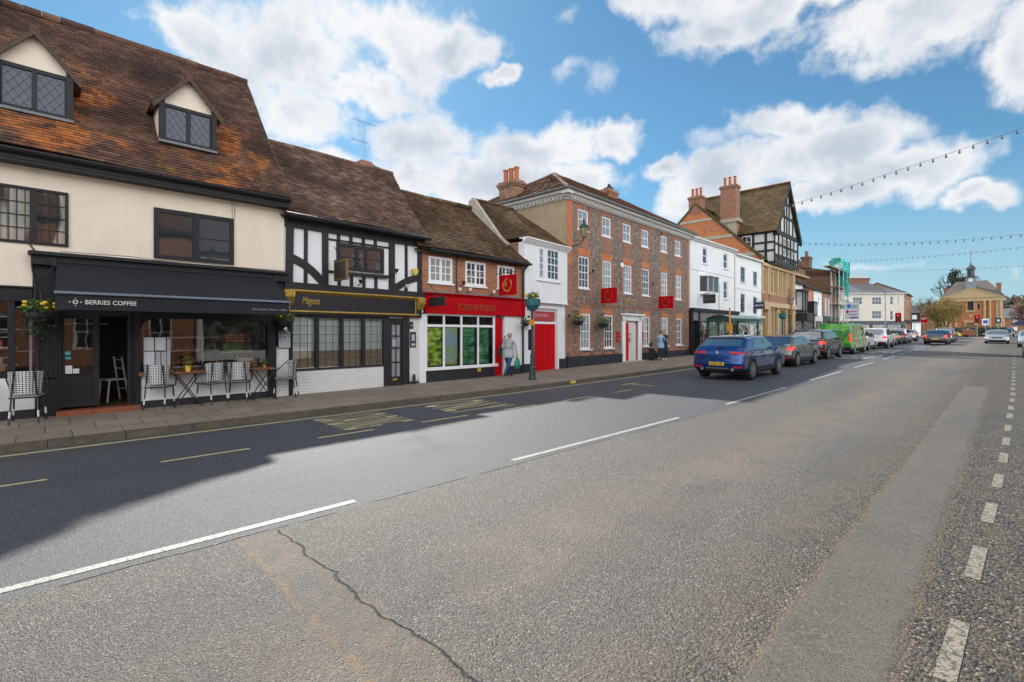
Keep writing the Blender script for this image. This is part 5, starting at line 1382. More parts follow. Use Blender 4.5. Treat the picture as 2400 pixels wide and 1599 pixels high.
# scaffold with netting
sc = empty('scaffolding', (65.0, 13.5, 0), R(.8), 'steel tube scaffolding with boards standing in front of the brown brick house', 'scaffold')
mb = MB()
for x in (0, 2.2, 4.4):
    for y in (0, .8): mb.tube((x, y, .3), (x, y, 10.8 + .3 * ((x * 3) % 2)), .045, n=6)
for z in (2.9, 4.9, 6.9, 8.9, 9.9):
    for y in (0, .8): mb.tube((-.3, y, z), (4.7, y, z), .04, n=6)
    for x in (0, 2.2, 4.4): mb.tube((x, -.2, z), (x, .9, z), .04, n=6)
mb.tube((0, 0, 3), (4.4, 0, 8.9), .04, n=6)
mb.build('scaffold_tubes', M['steel'], sc)
mb = MB()
for z in (2.95, 4.95, 6.95, 8.95): mb.box(-.4 - (3.5 if z > 8 else 0), 4.8, .05, .75, z, z + .06)
mb.build('scaffold_boards', M['wood_l'], sc)
def netting():
    m, t, b, out = newmat('green_debris_netting'); oc = objc(t)
    n = t.noise(oc, 1.2, 4, .6)
    t.set(b, 'Base Color', t.mix(n, (.01, .26, .20), (.06, .55, .45)))
    tr = t.add('ShaderNodeBsdfTransparent'); trl = t.add('ShaderNodeBsdfTranslucent', i_0=(.04, .5, .4, 1))
    a = t.add('ShaderNodeMixShader', i_0=.35); t.l.new(b.outputs[0], a.inputs[1]); t.l.new(trl.outputs[0], a.inputs[2])
    mx = t.add('ShaderNodeMixShader', i_0=t.smooth(t.noise(oc, .9, 3), .50, .62)); t.l.new(a.outputs[0], mx.inputs[1]); t.l.new(tr.outputs[0], mx.inputs[2])
    t.l.new(mx.outputs[0], out.inputs[0]); return m
mb = MB(); random.seed(3)
def net(P0, P1, z0, z1, n=10, ragged=0):
    for i in range(n):
        a = Vector(P0).lerp(Vector(P1), i / n); c = Vector(P0).lerp(Vector(P1), (i + 1) / n)
        for k in range(6):
            za, zb = z0 + (z1 - z0) * k / 6, z0 + (z1 - z0) * (k + 1) / 6
            o1, o2 = .10 * math.sin(i * 1.7 + k), .10 * math.sin((i + 1) * 1.7 + k)
            mb.face([(a.x + o1, a.y + o1, za), (c.x + o2, c.y + o2, za), (c.x + o2, c.y + o2, zb), (a.x + o1, a.y + o1, zb)])
net((-.3, -.1, 0), (4.7, -.1, 0), 9.0, 10.3); net((2.6, -.1, 0), (4.7, -.1, 0), 6.0, 9.0); net((4.7, -.1, 0), (4.7, .9, 0), 4.6, 10.3); net((-.3, -.1, 0), (-.3, .9, 0), 9.0, 10.2)
mb.build('netting', netting(), sc)
# ================================================================ cream corner building over the side road
ang = math.degrees(math.atan2(12.0 - 18.3, 99.7 - 93.2))
I = facade('cream_corner_building', 92.4, 19.05, ang, 'cream three storey corner building with slate roof and dark shopfront across the side road')
L = 10.3
w3 = [(2.0, 3.6, 6.2, 7.5), (5.1, 6.7, 6.2, 7.5), (8.0, 8.6, 6.2, 7.6), (9.3, 9.5, 6.2, 7.6)]; w2 = [(2.0, 2.5, 3.4, 5.2), (5.1, 6.7, 3.9, 5.3), (8.0, 8.6, 3.7, 5.3), (9.3, 9.5, 3.8, 5.3)]
g0 = .78
mb = MB(); wall(mb, 0, L, 3.6, 8.15, 0, w3 + [w2[1], w2[2], w2[3]], .15); mb.face([(L, 0, 0), (L, 7, 0), (L, 7, 8.15), (L, 0, 8.15)]); mb.face([(0, 0, 0), (0, 0, 8.15), (0, 7, 8.15), (0, 7, 0)])
mb.build('wall', paint('pale_cream_render', (.62, .57, .47), .8, .08, dirt=.2), I)
for w in w3[:3] + w2[1:3]: window(I, *w, y=0, pm='glass_d', nx=3 if w[1] - w[0] > 1 else 1, nz=2, fw=.08, bw=.04, inset=.03, sash=True)
for w in (w3[3], w2[3]): window(I, *w, y=0, nx=1, nz=2, fw=.04, inset=.03)
mb = MB(); mb.face([(-.3, -.35, 8.1), (L + .35, -.35, 8.1), (L - 3.2, 3.2, 10.0), (1, 3.2, 10.0)]); mb.face([(L + .35, -.35, 8.1), (L + .35, 7, 8.1), (L - 3.2, 3.2, 10.0)]); mb.face([(-.3, 7, 8.1), (-.3, -.35, 8.1), (1, 3.2, 10)]); mb.face([(1, 3.2, 10), (L - 3.2, 3.2, 10), (L + .35, 7, 8.1), (-.3, 7, 8.1)])
mb.build('roof', M['slate'], I)
mb = MB(); mb.box(-.3, L + .35, -.35, 0, 8.0, 8.1)
for i in range(18): mb.box(.1 + i * .58, .25 + i * .58, -.3, 0, 7.9, 8.0)
mb.build('cornice', M['offwhite'], I)
mb = MB(); mb.box(0, L, -.2, .02, 3.0, 3.6); mb.box(0, L, -.1, .02, .3, 1.2)
for x in (.2, 2.6, 5.0, 7.4, 10.0): mb.box(x - .15, x + .15, -.15, .02, .3, 3.0)
mb.build('shopfront', paint('slate_blue_paint', (.05, .06, .08), .5, .2), I)
MB().face([(.3, -.03, 1.2), (L - .3, -.03, 1.2), (L - .3, -.03, 3.0), (.3, -.03, 3.0)]).build('display_window', M['display_d'], I)
chimney(I, 5.0, 3.4, 3.9, .8, 9.2, 10.9, 6, 'dark_brick', .7, potm='offwhite')
BW = simple_house('brown_brick_wing', 99.9, 11.9, 2.0, 'dark brown brick building with tiled roof joined to the right of the cream corner building', 12.5, 8.3, 'red_brick', 'tile_e', [(1.2, 2, 6, 7.4), (3.6, 4.4, 6, 7.4), (6, 6.8, 6, 7.4), (8.4, 9.2, 6, 7.4), (1.2, 2, 3.6, 5.2), (3.6, 4.4, 3.6, 5.2), (6, 6.8, 3.6, 5.2)], 3.5, 10.0, shop='dark_metal')
MB().box(.6, 1.0, -.1, 0, 1, 5.4).box(2.6, 3.0, -.1, 0, 1, 5.4).build('pilaster_strip', M['ochre'], BW)
simple_house('low_brick_terrace', 150, 20.5, -10, 'long low red brick terrace with dark slate roof far beyond the willow', 26, 6.4, 'red_brick', 'slate', [(1.5 + i * 2.6, 2.5 + i * 2.6, 4, 5.3) for i in range(9)], 3, 9.2, depth=7)
simple_house('white_fronted_shops', 138, 20, -40, 'low white fronted shops below the far brick terrace', 9, 4.2, 'white_render', 'slate', [(1, 2.2, 2.2, 3.4), (4, 5.2, 2.2, 3.4)], 2.5, 5.4)
# ================================================================ town hall
T = facade('town_hall', 170, 12.3, -90, 'stone and brick town hall with pediment and dark clock cupola at the street end')
# local x runs towards -v (right in the picture), local -y faces the camera
L = 11.1; g = 1.1
mb = MB()
wh = [(4.75, 5.95, 7.4, 10.0), (6.6, 7.1, 7.7, 9.0), (3.3, 3.8, 7.7, 9.0), (4.6, 6.1, 1.2, 3.9)]
wall(mb, 0, L, g - .3, 10.6, 0, wh, .3)
mb.face([(L, 0, 0), (L, 16, 0), (L, 16, 10.6), (L, 0, 10.6)]); mb.face([(0, 0, 0), (0, 0, 10.6), (0, 16, 10.6), (0, 16, 0)])
mb.build('brick_wall', M['bright_brick'], T)
st = MB()
st.box(-.3, L + .3, -.5, .1, 9.7, 10.6); st.box(-.5, L + .5, -.75, .1, 10.6, 10.85); st.box(-.2, L + .2, -.4, 0, g - .3, 2.6)
for x in (.35, 1.5, 2.6, 7.9, 8.9, 10.75): st.lathe([(.3, 2.6), (.3, 2.8), (.26, 2.9), (.24, 9.4), (.32, 9.7)], (x, -.35, 0), 10)
st.box(9.95, 11.1, -.25, 0, 2.6, 9.7); st.box(0, .9, -.25, 0, 2.6, 9.7)
st.prism([(.6, 10.85), (10.5, 10.85), (5.55, 13.0)], 'y', -.6, .1); st.prism([(.4, 10.8), (.4, 11.0), (5.55, 13.25), (10.7, 11.0), (10.7, 10.8), (5.55, 12.95)], 'y', -.75, .1)
st.box(4.5, 4.75, -.15, .05, 7.2, 10.1); st.box(5.95, 6.2, -.15, .05, 7.2, 10.1); st.box(4.4, 6.3, -.2, .05, 7.0, 7.4)
st.box(6.45, 6.6, -.08, .05, 7.6, 9.1); st.box(7.1, 7.25, -.08, .05, 7.6, 9.1)
st.box(4.2, 4.6, -.3, .05, 1, 4.4); st.box(6.1, 6.5, -.3, .05, 1, 4.4); st.box(4.1, 6.6, -.5, .05, 4.3, 4.8)
st.prism([(4.5, 10.0), (5.35, 10.75), (6.2, 10.0)], 'y', -.2, .05)
st.build('stone_dressing', M['pale_ochre'], T)
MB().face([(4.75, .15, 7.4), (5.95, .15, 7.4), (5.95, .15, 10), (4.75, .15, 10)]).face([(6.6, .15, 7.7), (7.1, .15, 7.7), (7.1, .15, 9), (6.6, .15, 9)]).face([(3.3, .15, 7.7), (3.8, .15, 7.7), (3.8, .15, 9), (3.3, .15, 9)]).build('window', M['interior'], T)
MB().box(4.6, 6.1, .1, .3, 1, 3.9).build('door', M['wood'], T)
MB().box(5.1, 5.7, -.1, 0, 5.6, 6.3).build('crest', M['stone'], T)
mb = MB(); mb.face([(-.5, -.6, 10.8), (L + .5, -.6, 10.8), (L - 2.8, 4, 15.2), (2.4, 4, 15.2)]); mb.face([(L + .5, -.6, 10.8), (L + .5, 16, 10.8), (L - 2.8, 12, 15.2), (L - 2.8, 4, 15.2)]); mb.face([(-.5, 16, 10.8), (-.5, -.6, 10.8), (2.4, 4, 15.2), (2.4, 12, 15.2)]); mb.face([(2.4, 4, 15.2), (L - 2.8, 4, 15.2), (L - 2.8, 12, 15.2), (2.4, 12, 15.2)])
mb.build('roof', M['slate_b'], T)
cu = MB(); cu.box(4.4, 6.3, .6, 2.4, 12.2, 15.9); cupb = cu.build('clock_stage', paint('grey_blue_lead', (.20, .24, .28), .6, .15), T)
MB().lathe([(.45, 0), (.45, .08)], (0, 0, 0), 20, axis='y').build('clock_face', M['white'], cupb, loc=(5.35, .5, 15.2))
MB().box(5.335, 5.365, .47, .5, 15.2, 15.55).box(5.35, 5.6, .47, .5, 15.18, 15.22).build('clock_hands', M['dark_metal'], cupb)
cu = MB(); cu.box(4.2, 6.5, .4, 2.6, 15.9, 16.1); cu.lathe([(.85, 16.1), (.85, 16.2), (.75, 16.25), (.75, 17.9), (1.0, 18.0), (1.0, 18.15), (.85, 18.5), (.55, 18.9), (.2, 19.15), (.12, 19.6), (.02, 20.0)], (5.35, 1.5, 0), 8); cu.tube((5.35, 1.5, 19.9), (5.35, 1.5, 22.6), .04)
cu.build('cupola', paint('dark_lead', (.035, .045, .06), .5, .2), T)
MB().box(4.95, 5.7, 1.48, 1.52, 22.2, 22.35).box(5.3, 5.4, 1.45, 1.55, 22.4, 22.9).build('weather_vane', M['gold'], T)
for x in (.5, L - .7): chimney(T, x, 3.0, .9, .7, 10.8, 14.3 if x > 2 else 13.7, 0, 'red_brick')
MB().box(-.05, .0, -5, -4.95, 0, 1).build('railing', M['dark_metal'], T)
bpy.data.objects.remove(bpy.data.objects['railing'])

# ================================================================ cars
def crom(P, s):
    i = max(0, min(len(P) - 2, int(math.floor(s)))); t = s - i
    p0 = P[max(i - 1, 0)]; p1 = P[i]; p2 = P[i + 1]; p3 = P[min(i + 2, len(P) - 1)]
    k = .42
    def f(a, b, c, d):
        m1 = (c - a) * k; m2 = (d - b) * k
        return (2 * t**3 - 3 * t**2 + 1) * b + (t**3 - 2 * t**2 + t) * m1 + (-2 * t**3 + 3 * t**2) * c + (t**3 - t**2) * m2
    return f(p0[0], p1[0], p2[0], p3[0]), f(p0[1], p1[1], p2[1], p3[1])
M['car_glass'] = glass_mat('car_glass', tint=(.012, .015, .018), rough=.02, wav=.0); MATS['car_glass'].node_tree.nodes['Principled BSDF'].inputs['IOR'].default_value = 2.7
M['car_glass_pale'] = glass_mat('car_glass_pale', tint=(.10, .12, .13), rough=.04, wav=.0)
M['lamp_red'] = paint('tail_lamp_red', (.45, .01, .01), .15, .2, spec=.8, bmp=0, emit=(1, .03, .02, .06))
M['lamp_lit'] = paint('lit_brake_lamp', (.8, .03, .02), .2, .1, bmp=0, emit=(1, .04, .015, .7))
M['lamp_clear'] = paint('headlamp', (.55, .58, .6), .1, .1, bmp=0, spec=.9)
M['plate_y'] = paint('yellow_number_plate', (.72, .46, .03), .4, .05, bmp=0)
M['plate_w'] = paint('white_number_plate', (.75, .75, .72), .4, .05, bmp=0)
M['black_plastic'] = paint('black_plastic_trim', (.022, .023, .025), .55, .2)
M['alloy'] = paint('alloy_wheel', (.30, .30, .31), .35, .15, metal=.7, bmp=0)
M['under'] = paint('underbody', (.008, .008, .008), .9, .1, bmp=0)
def carpaint(name, c, flake=.5): return paint(name, c, .25, .05, metal=flake, bmp=0, coat=1.0, spec=.5, dirt=.12, scale=2)
CARS = {
 'coupe_suv': dict(W=.90, belt=.98, tum=.30, wr=.345, wx=(.86, 3.53), sill=.30, prof=[(.16, .26), (.05, .36), (.0, .56), (.03, .74), (.06, .90), (.13, 1.00), (.25, 1.10), (.62, 1.36), (.82, 1.46), (1.5, 1.52), (2.1, 1.52), (2.65, 1.42), (3.25, 1.07), (3.7, 1.0), (4.12, .90), (4.30, .76), (4.36, .55), (4.33, .34), (4.2, .24)],
    rw=(6.25, 7.7), fw=(10.9, 12.0), lamp=(3.85, 4.75), plate=2.0, side=[(.95, 1.10), (1.28, 1.35), (1.75, 1.41), (2.2, 1.40), (2.6, 1.30), (3.05, 1.05), (2.3, .99)]),
 'hatch': dict(W=.89, belt=.93, tum=.26, wr=.32, wx=(.75, 3.38), sill=.26, prof=[(.14, .25), (.04, .34), (.0, .52), (.03, .70), (.06, .82), (.10, .92), (.22, 1.02), (.55, 1.28), (.72, 1.37), (1.3, 1.44), (2.0, 1.44), (2.6, 1.33), (3.3, .99), (3.7, .93), (4.1, .82), (4.28, .68), (4.34, .48), (4.3, .30), (4.16, .22)],
    rw=(5.7, 7.6), fw=(10.9, 12.0), lamp=(3.5, 5.2), plate=1.8, side=[(.75, 1.08), (1.0, 1.25), (1.6, 1.33), (2.1, 1.33), (2.6, 1.21), (3.1, .97), (2.0, .94)]),
 'suv': dict(W=.93, belt=1.05, tum=.22, wr=.36, wx=(.85, 3.55), sill=.32, prof=[(.14, .30), (.03, .42), (.0, .62), (.02, .82), (.03, .95), (.05, 1.05), (.11, 1.16), (.32, 1.50), (.50, 1.60), (1.2, 1.67), (2.1, 1.66), (2.75, 1.52), (3.3, 1.16), (3.7, 1.10), (4.2, 1.02), (4.38, .88), (4.44, .62), (4.4, .38), (4.25, .28)],
    rw=(5.6, 7.5), fw=(10.9, 12.0), lamp=(3.2, 4.6), plate=2.2, side=[(.45, 1.14), (.62, 1.46), (1.4, 1.56), (2.1, 1.55), (2.7, 1.42), (3.1, 1.13), (1.8, 1.08)]),
 'saloon': dict(W=.90, belt=.92, tum=.28, wr=.32, wx=(.95, 3.72), sill=.25, prof=[(.14, .24), (.04, .32), (.0, .50), (.02, .72), (.05, .86), (.16, .95), (.75, 1.00), (1.35, 1.32), (1.6, 1.40), (2.0, 1.44), (2.4, 1.43), (3.0, 1.30), (3.6, .98), (4.0, .92), (4.45, .80), (4.62, .66), (4.7, .46), (4.66, .28), (4.5, .20)],
    rw=(6.1, 7.7), fw=(10.9, 12.0), lamp=(3.0, 4.5), plate=2.2, side=[(1.15, 1.0), (1.5, 1.30), (2.0, 1.35), (2.4, 1.34), (3.0, 1.22), (3.45, .96), (2.3, .94)]),
}
def car(kind, label, u, v, rz, body, lamps='lamp_red', glass='car_glass', group=None, name='car', plate='ABC', brake=False, detail=False, s_=1.0, rearplate=True, facing=1, category='car', gz=None):
    """u,v: middle of the rear bumper; rz 0 drives away from the camera"""
    K = CARS[kind]; P = K['prof']; n = len(P) - 1
    c_, s2 = math.cos(R(rz)), math.sin(R(rz)); Lc = P[-3][0]
    g = (GZ(u) + GZ(u + c_ * Lc)) / 2 if gz is None else gz
    root = empty(name, (u, v, g + .0), R(rz), label, category, group)
    root.rotation_euler[1] = -math.atan2(GZ(u + c_ * Lc) - GZ(u), Lc) * (1 if gz is None else 0)
    W_, belt, tum = K['W'], K['belt'], K['tum']
    def hw(z):
        if z > belt: return W_ - .02 - (z - belt) * tum
        return W_ - .02 - .05 * max(0, (.55 - z) / .4) ** 2 - .02 * ((z - .7) / .3) ** 2 * (1 if z > .7 else 0)
    def N(s):
        a, b = crom(P, max(0, s - .05)), crom(P, min(n, s + .05)); d = (b[0] - a[0], b[1] - a[1]); L = math.hypot(*d) or 1
        return (-d[1] / L, d[0] / L)
    def pos(s, t, off=0):
        p = crom(P, s); nn = N(s); q = max(0, (abs(t) - .74) / .26); r = .085 * (1 - math.sqrt(max(0, 1 - q * q)))
        r += (.05 if s < 6 or s > 13 else .025) * t * t
        x, z = p[0] - nn[0] * (r - off), p[1] - nn[1] * (r - off)
        return (x, t * (hw(z) + off * (1 if abs(t) > .9 else .3)), z)
    TS = [-1, -.985, -.95, -.9, -.83, -.74, -.5, -.25, 0, .25, .5, .74, .83, .9, .95, .985, 1]
    SS = [i / 4 for i in range(n * 4 + 1)]
    mb = MB(); w = len(TS)
    for s in SS:
        for t in TS: mb.v.append(pos(s, t))
    for i in range(len(SS) - 1):
        for j in range(w - 1):
            a = i * w + j; mb.f.append((a, a + w, a + w + 1, a + 1)); mb.m.append(0)
    E = [pos(s, 1) for s in SS]
    xs0, xs1 = min(p[0] for p in E), max(p[0] for p in E)
    def span(x):
        zs = []
        for a, b in zip(E, E[1:] + [E[0]]):
            if (a[0] - x) * (b[0] - x) <= 0 and abs(a[0] - b[0]) > 1e-9: zs.append(a[2] + (b[2] - a[2]) * (x - a[0]) / (b[0] - a[0]))
        return (min(zs), max(zs)) if zs else (K['sill'], K['sill'])
    NX, NZ = 46, 14
    for sd in (-1, 1):
        base = len(mb.v)
        for i in range(NX + 1):
            x = xs0 + (xs1 - xs0) * (.5 - .5 * math.cos(math.pi * i / NX)) ; x = min(max(x, xs0 + 1e-4), xs1 - 1e-4)
            z0, z1 = span(x)
            for j in range(NZ + 1):
                z = z0 + (z1 - z0) * j / NZ; mb.v.append((x, sd * hw(z), z))
        for i in range(NX):
            for j in range(NZ):
                a = base + i * (NZ + 1) + j; q = (a, a + NZ + 1, a + NZ + 2, a + 1)
                mb.f.append(q if sd < 0 else q[::-1]); mb.m.append(0)
    bd = mb.build('body', body, root, smooth=True)
    MB().box(xs0 + .25, xs1 - .25, -W_ + .12, W_ - .12, K['sill'] - .1, K['sill'] + .05).build('underbody', M['under'], root)
    def tp(name_, s0, s1, t0, t1, mat, off=.006, ns=6, nt=10, par=None, taper=0, t0b=None, t1b=None):
        m_ = MB()
        for i in range(ns + 1):
            s = s0 + (s1 - s0) * i / ns; f = i / ns
            a = t0 + ((t0b if t0b is not None else t0) - t0) * f; b = t1 + ((t1b if t1b is not None else t1) - t1) * f
            for j in range(nt + 1): m_.v.append(pos(s, a + (b - a) * j / nt, off))
        for i in range(ns):
            for j in range(nt):
                a = i * (nt + 1) + j; m_.f.append((a, a + nt + 1, a + nt + 2, a + 1)); m_.m.append(0)
        return m_.build(name_, mat, par or root, smooth=True)
    def sp(name_, poly, mat, off=.006, sd=-1, par=None):
        pts = []
        for (x0, z0), (x1, z1) in zip(poly, poly[1:] + poly[:1]):
            for k in range(3): pts.append((x0 + (x1 - x0) * k / 3, z0 + (z1 - z0) * k / 3))
        cx, cz = sum(p[0] for p in pts) / len(pts), sum(p[1] for p in pts) / len(pts)
        m_ = MB(); m_.v = [(cx, sd * (hw(cz) + off), cz)] + [(x, sd * (hw(z) + off), z) for x, z in pts]
        for k in range(len(pts)):
            f = (0, 1 + k, 1 + (k + 1) % len(pts)); m_.f.append(f if sd > 0 else f[::-1]); m_.m.append(0)
        return m_.build(name_, mat, par or root, smooth=False)
    G_ = M[glass]
    tp('rear_window', K['rw'][0], K['rw'][1], -.84, .84, G_, t0b=-.80, t1b=.80)
    tp('windscreen', K['fw'][0] - .6, K['fw'][1] + .1, -.88, .88, G_)
    for sd in (-1, 1):
        so_ = sp('side_window', K['side'], G_, .008, sd)
        mid = (K['side'][1][0] + K['side'][4][0]) / 2 + .1
        m_ = MB()
        m_.face([(mid - .04, sd * (hw(belt) + .013), belt + .02), (mid + .04, sd * (hw(belt) + .013), belt + .02), (mid + .03, sd * (hw(belt + .42) + .013), belt + .42), (mid - .03, sd * (hw(belt + .42) + .013), belt + .42)])
        m_.build('window_pillar', M['black_plastic'], so_)
        zb, zf = K['sill'] + .02, K['sill'] + .14
        sp('sill_trim', [(K['wx'][0] + .35, zb - .06), (K['wx'][1] - .35, zb - .06), (K['wx'][1] - .35, zf), (K['wx'][0] + .35, zf)], M['black_plastic'], .010, sd)
        dl = MB()
        for x in (K['wx'][0] + .28, mid, K['wx'][1] - .42):
            y = sd * (hw(.7) + .004); dl.box(x - .004, x + .004, min(y, y - .002 * sd), max(y, y - .002 * sd), K['sill'] + .12, belt - .02)
        for x in (mid - .28, mid + .75): y = sd * (hw(.8)); dl.box(x, x + .17, y - .02, y + .02, .80, .83)
        dl.build('door_line', M['black_plastic'], root)
        y = sd * (W_ + .07)
        mm = MB().box(K['fw'][1] * 0 + K['side'][4][0] + .12, K['side'][4][0] + .24, y - .09, y + .09, belt, belt + .15); mm.build('door_mirror', body, root, bevel=.03)
    for x in K['wx']:
        for sd in (-1, 1):
            r = K['wr']; yo = sd * (W_ - .005)
            ar = MB(); k = 18
            yy = sd * (W_ - .012)
            ar.v = [(x, yy, r)] + [(x + (r * 1.16) * math.cos(math.pi * 2 * q / k), yy, r + .0 + (r * 1.16) * math.sin(math.pi * 2 * q / k)) for q in range(k)]
            for q in range(k):
                f = (0, 1 + q, 1 + (q + 1) % k); ar.f.append(f if sd > 0 else f[::-1]); ar.m.append(0)
            ar.v = [(a, b, max(c2, K['sill'] - .08)) for a, b, c2 in ar.v]
            ar.build('wheel_arch', M['under'], root)
            wh = MB(); w0, w1 = (yo - sd * .22), yo
            wh.lathe([(r * .62, w0), (r * .96, w0), (r, w0 + sd * .03), (r, w1 - sd * .03), (r * .95, w1), (r * .68, w1 + sd * .004)], (x, 0, r), 22, axis='y')
            wo = wh.build('wheel', M['rubber'], root, smooth=False)
            rim = MB(); yr = w1 + sd * .002
            rim.lathe([(r * .70, yr - sd * .03), (r * .70, yr + sd * .004), (r * .62, yr + sd * .004), (r * .62, yr - sd * .03)], (x, 0, r), 22, axis='y')
            for q in range(5 if kind != 'coupe_suv' else 10):
                a = 2 * math.pi * q / (5 if kind != 'coupe_suv' else 10); wd = .05 if kind != 'coupe_suv' else .026
                m4 = Matrix.Translation((x, 0, r)) @ Matrix.Rotation(a, 4, 'Y')
                b4 = MB().box(-wd, wd, min(yr - sd * .02, yr + sd * .003), max(yr - sd * .02, yr + sd * .003), .02, r * .66)
                rim.join(b4, m4)
            rim.lathe([(.06, yr - sd * .02), (.055, yr + sd * .01)], (x, 0, r), 12, axis='y')
            rim.build('rim', M['alloy'], wo)
            dsk = MB().lathe([(r * .66, yr - sd * .05), (r * .60, yr - sd * .048)], (x, 0, r), 20, axis='y'); dsk.build('brake_disc', M['under'], wo)
    # rear end
    lm = M['lamp_lit'] if brake else M[lamps]
    l0, l1 = K['lamp']
    for sd in (-1, 1):
        o_ = tp('tail_light', l0 + (.25 if kind == 'coupe_suv' else 0), l1, (.46 if kind == 'coupe_suv' else .70) * sd, .995 * sd, lm, .012, 4, 6, t0b=(.50 if kind == 'coupe_suv' else .74) * sd)
        za, zb2 = crom(P, l0 + .2)[1], crom(P, l1)[1]; xa = crom(P, (l0 + l1) / 2)[0]
        sp('tail_light_side', [(xa + .08, za + .02), (xa + .36, (za + zb2) / 2), (xa + .40, zb2 - .01), (xa + .12, zb2 - .01)], lm, .012, sd, o_)
        tp('reflector', 1.35, 1.6, .62 * sd, .93 * sd, M['lamp_red'], .012, 2, 4)
    tp('lower_bumper', 0.2, 1.15 if kind != 'suv' else 1.7, -.97, .97, M['black_plastic'], .010, 4, 14)
    if detail: tp('spoiler_shadow_strip', K['rw'][1] - .42, K['rw'][1] + .02, -.80, .80, M['under'], .010, 3, 10)  # black strip painted in as the spoiler's shadow on the rear glass
    if brake: tp('high_brake_light', K['rw'][1] + .15, K['rw'][1] + .35, -.2, .2, M['lamp_lit'], .02, 2, 4)
    tp('rear_spoiler', K['rw'][1] + .02, K['rw'][1] + .5, -.82, .82, body, .035, 3, 10)
    if rearplate:
        pz = K['plate']; p = pos(pz, 0, .02)
        po = MB().box(p[0] - .008, p[0] + .004, -.26, .26, p[2] - .056, p[2] + .056).build('number_plate', M['plate_y'], root)
        if detail:
            t_ = text_mb(plate, 1, 0, .02); X0, X1 = min(q[0] for q in t_.v), max(q[0] for q in t_.v); Z0, Z1 = min(q[2] for q in t_.v), max(q[2] for q in t_.v)
            t_.v = [(p[0] - .011, .22 - (q[0] - X0) / (X1 - X0) * .44, p[2] - .035 + (q[2] - Z0) / (Z1 - Z0) * .07) for q in t_.v]
            t_.f = [f for f in t_.f]; t_.build('plate_characters', M['black_plastic'], po)
    # front end
    for sd in (-1, 1): tp('headlight', 14.55, 15.4, .60 * sd, .985 * sd, M['lamp_clear'], .012, 3, 5)
    tp('grille', 14.9, 15.6, -.42, .42, M['black_plastic'], .010, 3, 6); tp('front_intake', 16.2, 17.2, -.7, .7, M['black_plastic'], .010, 3, 8)
    pf = pos(15.9, 0, .02); MB().box(pf[0] - .004, pf[0] + .008, -.26, .26, pf[2] - .056, pf[2] + .056).build('number_plate', M['plate_w'], root)
    if detail:
        p = pos(4.35, 0, .014)
        MB().lathe([(.062, 0), (.062, .012), (.05, .016)], (0, 0, 0), 20, axis='x').build('badge_ring', M['alloy'], root, loc=(p[0] - .014, 0, p[2]))
        b_ = MB()
        for q in range(4):
            a0, a1 = q * math.pi / 2, (q + 1) * math.pi / 2
            b_.face([(0, 0, 0)] + [(0, .045 * math.cos(a0 + (a1 - a0) * k / 4), .045 * math.sin(a0 + (a1 - a0) * k / 4)) for k in range(5)], q % 2)
        b_.build('badge', [M['white'], paint('badge_blue', (.03, .15, .5), .3, .05)], root, loc=(p[0] - .032, 0, p[2]))
        for sd in (-1, 1):
            px = pos(.8, 0)[0]
            MB().lathe([(.045, 0), (.055, 0), (.055, .14), (.045, .14)], (px - .06, sd * .52, .37), 14, axis='x').build('exhaust', M['alloy'], root)
        tp('bumper_insert', 1.15, 1.4, -.45, .45, M['grey_metal'], .012, 2, 8)
        tp('crease', 3.05, 3.3, -.93, .93, body, .018, 2, 14)
        tp('wiper', 5.85, 6.1, -.12, .1, M['black_plastic'], .02, 2, 4)
        MB().prism([(1.5, 1.52), (1.66, 1.52), (1.54, 1.60)], 'y', -.012, .012).build('roof_aerial', body, root)
        for sd in (-1, 1):
            ar = MB()
            for x in K['wx']:
                r = K['wr']
                for q in range(10):
                    a0, a1 = math.pi * (q / 10) * 1.1 - .15, math.pi * ((q + 1) / 10) * 1.1 - .15
                    P4 = [(x + rr * math.cos(a), sd * (W_ - .004 + (.006 if rr > r * 1.2 else .012)), r + rr * math.sin(a)) for rr, a in ((r * 1.13, a0), (r * 1.13, a1), (r * 1.28, a1), (r * 1.28, a0))]
                    ar.face(P4 if sd > 0 else P4[::-1])
            ar.build('arch_trim', M['black_plastic'], root)
    root.scale = (s_, s_, s_)
    return root
blue = carpaint('metallic_blue', (.004, .055, .23), .6)
grey = carpaint('metallic_grey', (.13, .145, .16), .6)
dark = carpaint('dark_metallic', (.022, .022, .026), .5)
whit = carpaint('white_car_paint', (.72, .73, .74), 0)
silv = carpaint('silver_car_paint', (.42, .43, .44), .6)
redc = carpaint('red_car_paint', (.40, .01, .02), .1)
lime = carpaint('lime_car_paint', (.26, .55, .01), 0)
ltbl = carpaint('light_blue_car_paint', (.30, .42, .50), .3)
Q = 'cars queueing up the street'
car('coupe_suv', 'metallic blue coupe-roofed car at the tail of the queue, yellow number plate', 16.62, 7.02, 0, blue, group=Q, detail=True, plate='LC68 YHR')
car('hatch', 'mid grey hatchback with lit brake lights directly ahead of the blue car', 24.0, 7.62, -1, grey, brake=True, group=Q)
car('suv', 'dark boxy car with pinkish roof glare between grey hatchback and green van', 30.7, 7.98, 0, dark, brake=True, group=Q)
car('hatch', 'small white hatchback hidden partly by the green van', 43.6, 8.2, 0, whit, group=Q, brake=False)
car('suv', 'tall white car with lit brake lights ahead of the small white hatchback', 48.9, 7.85, 0, whit, brake=True, group=Q)
car('suv', 'car with bright lime green paint in the middle of the queue', 55.2, 8.35, 0, lime, group=Q, s_=.93)
car('saloon', 'dark car just ahead of the lime green one', 60.4, 8.4, 0, dark, brake=True, group=Q)
car('suv', 'white car two ahead of the lime green one', 66.0, 8.5, 0, whit, group=Q, s_=.95)
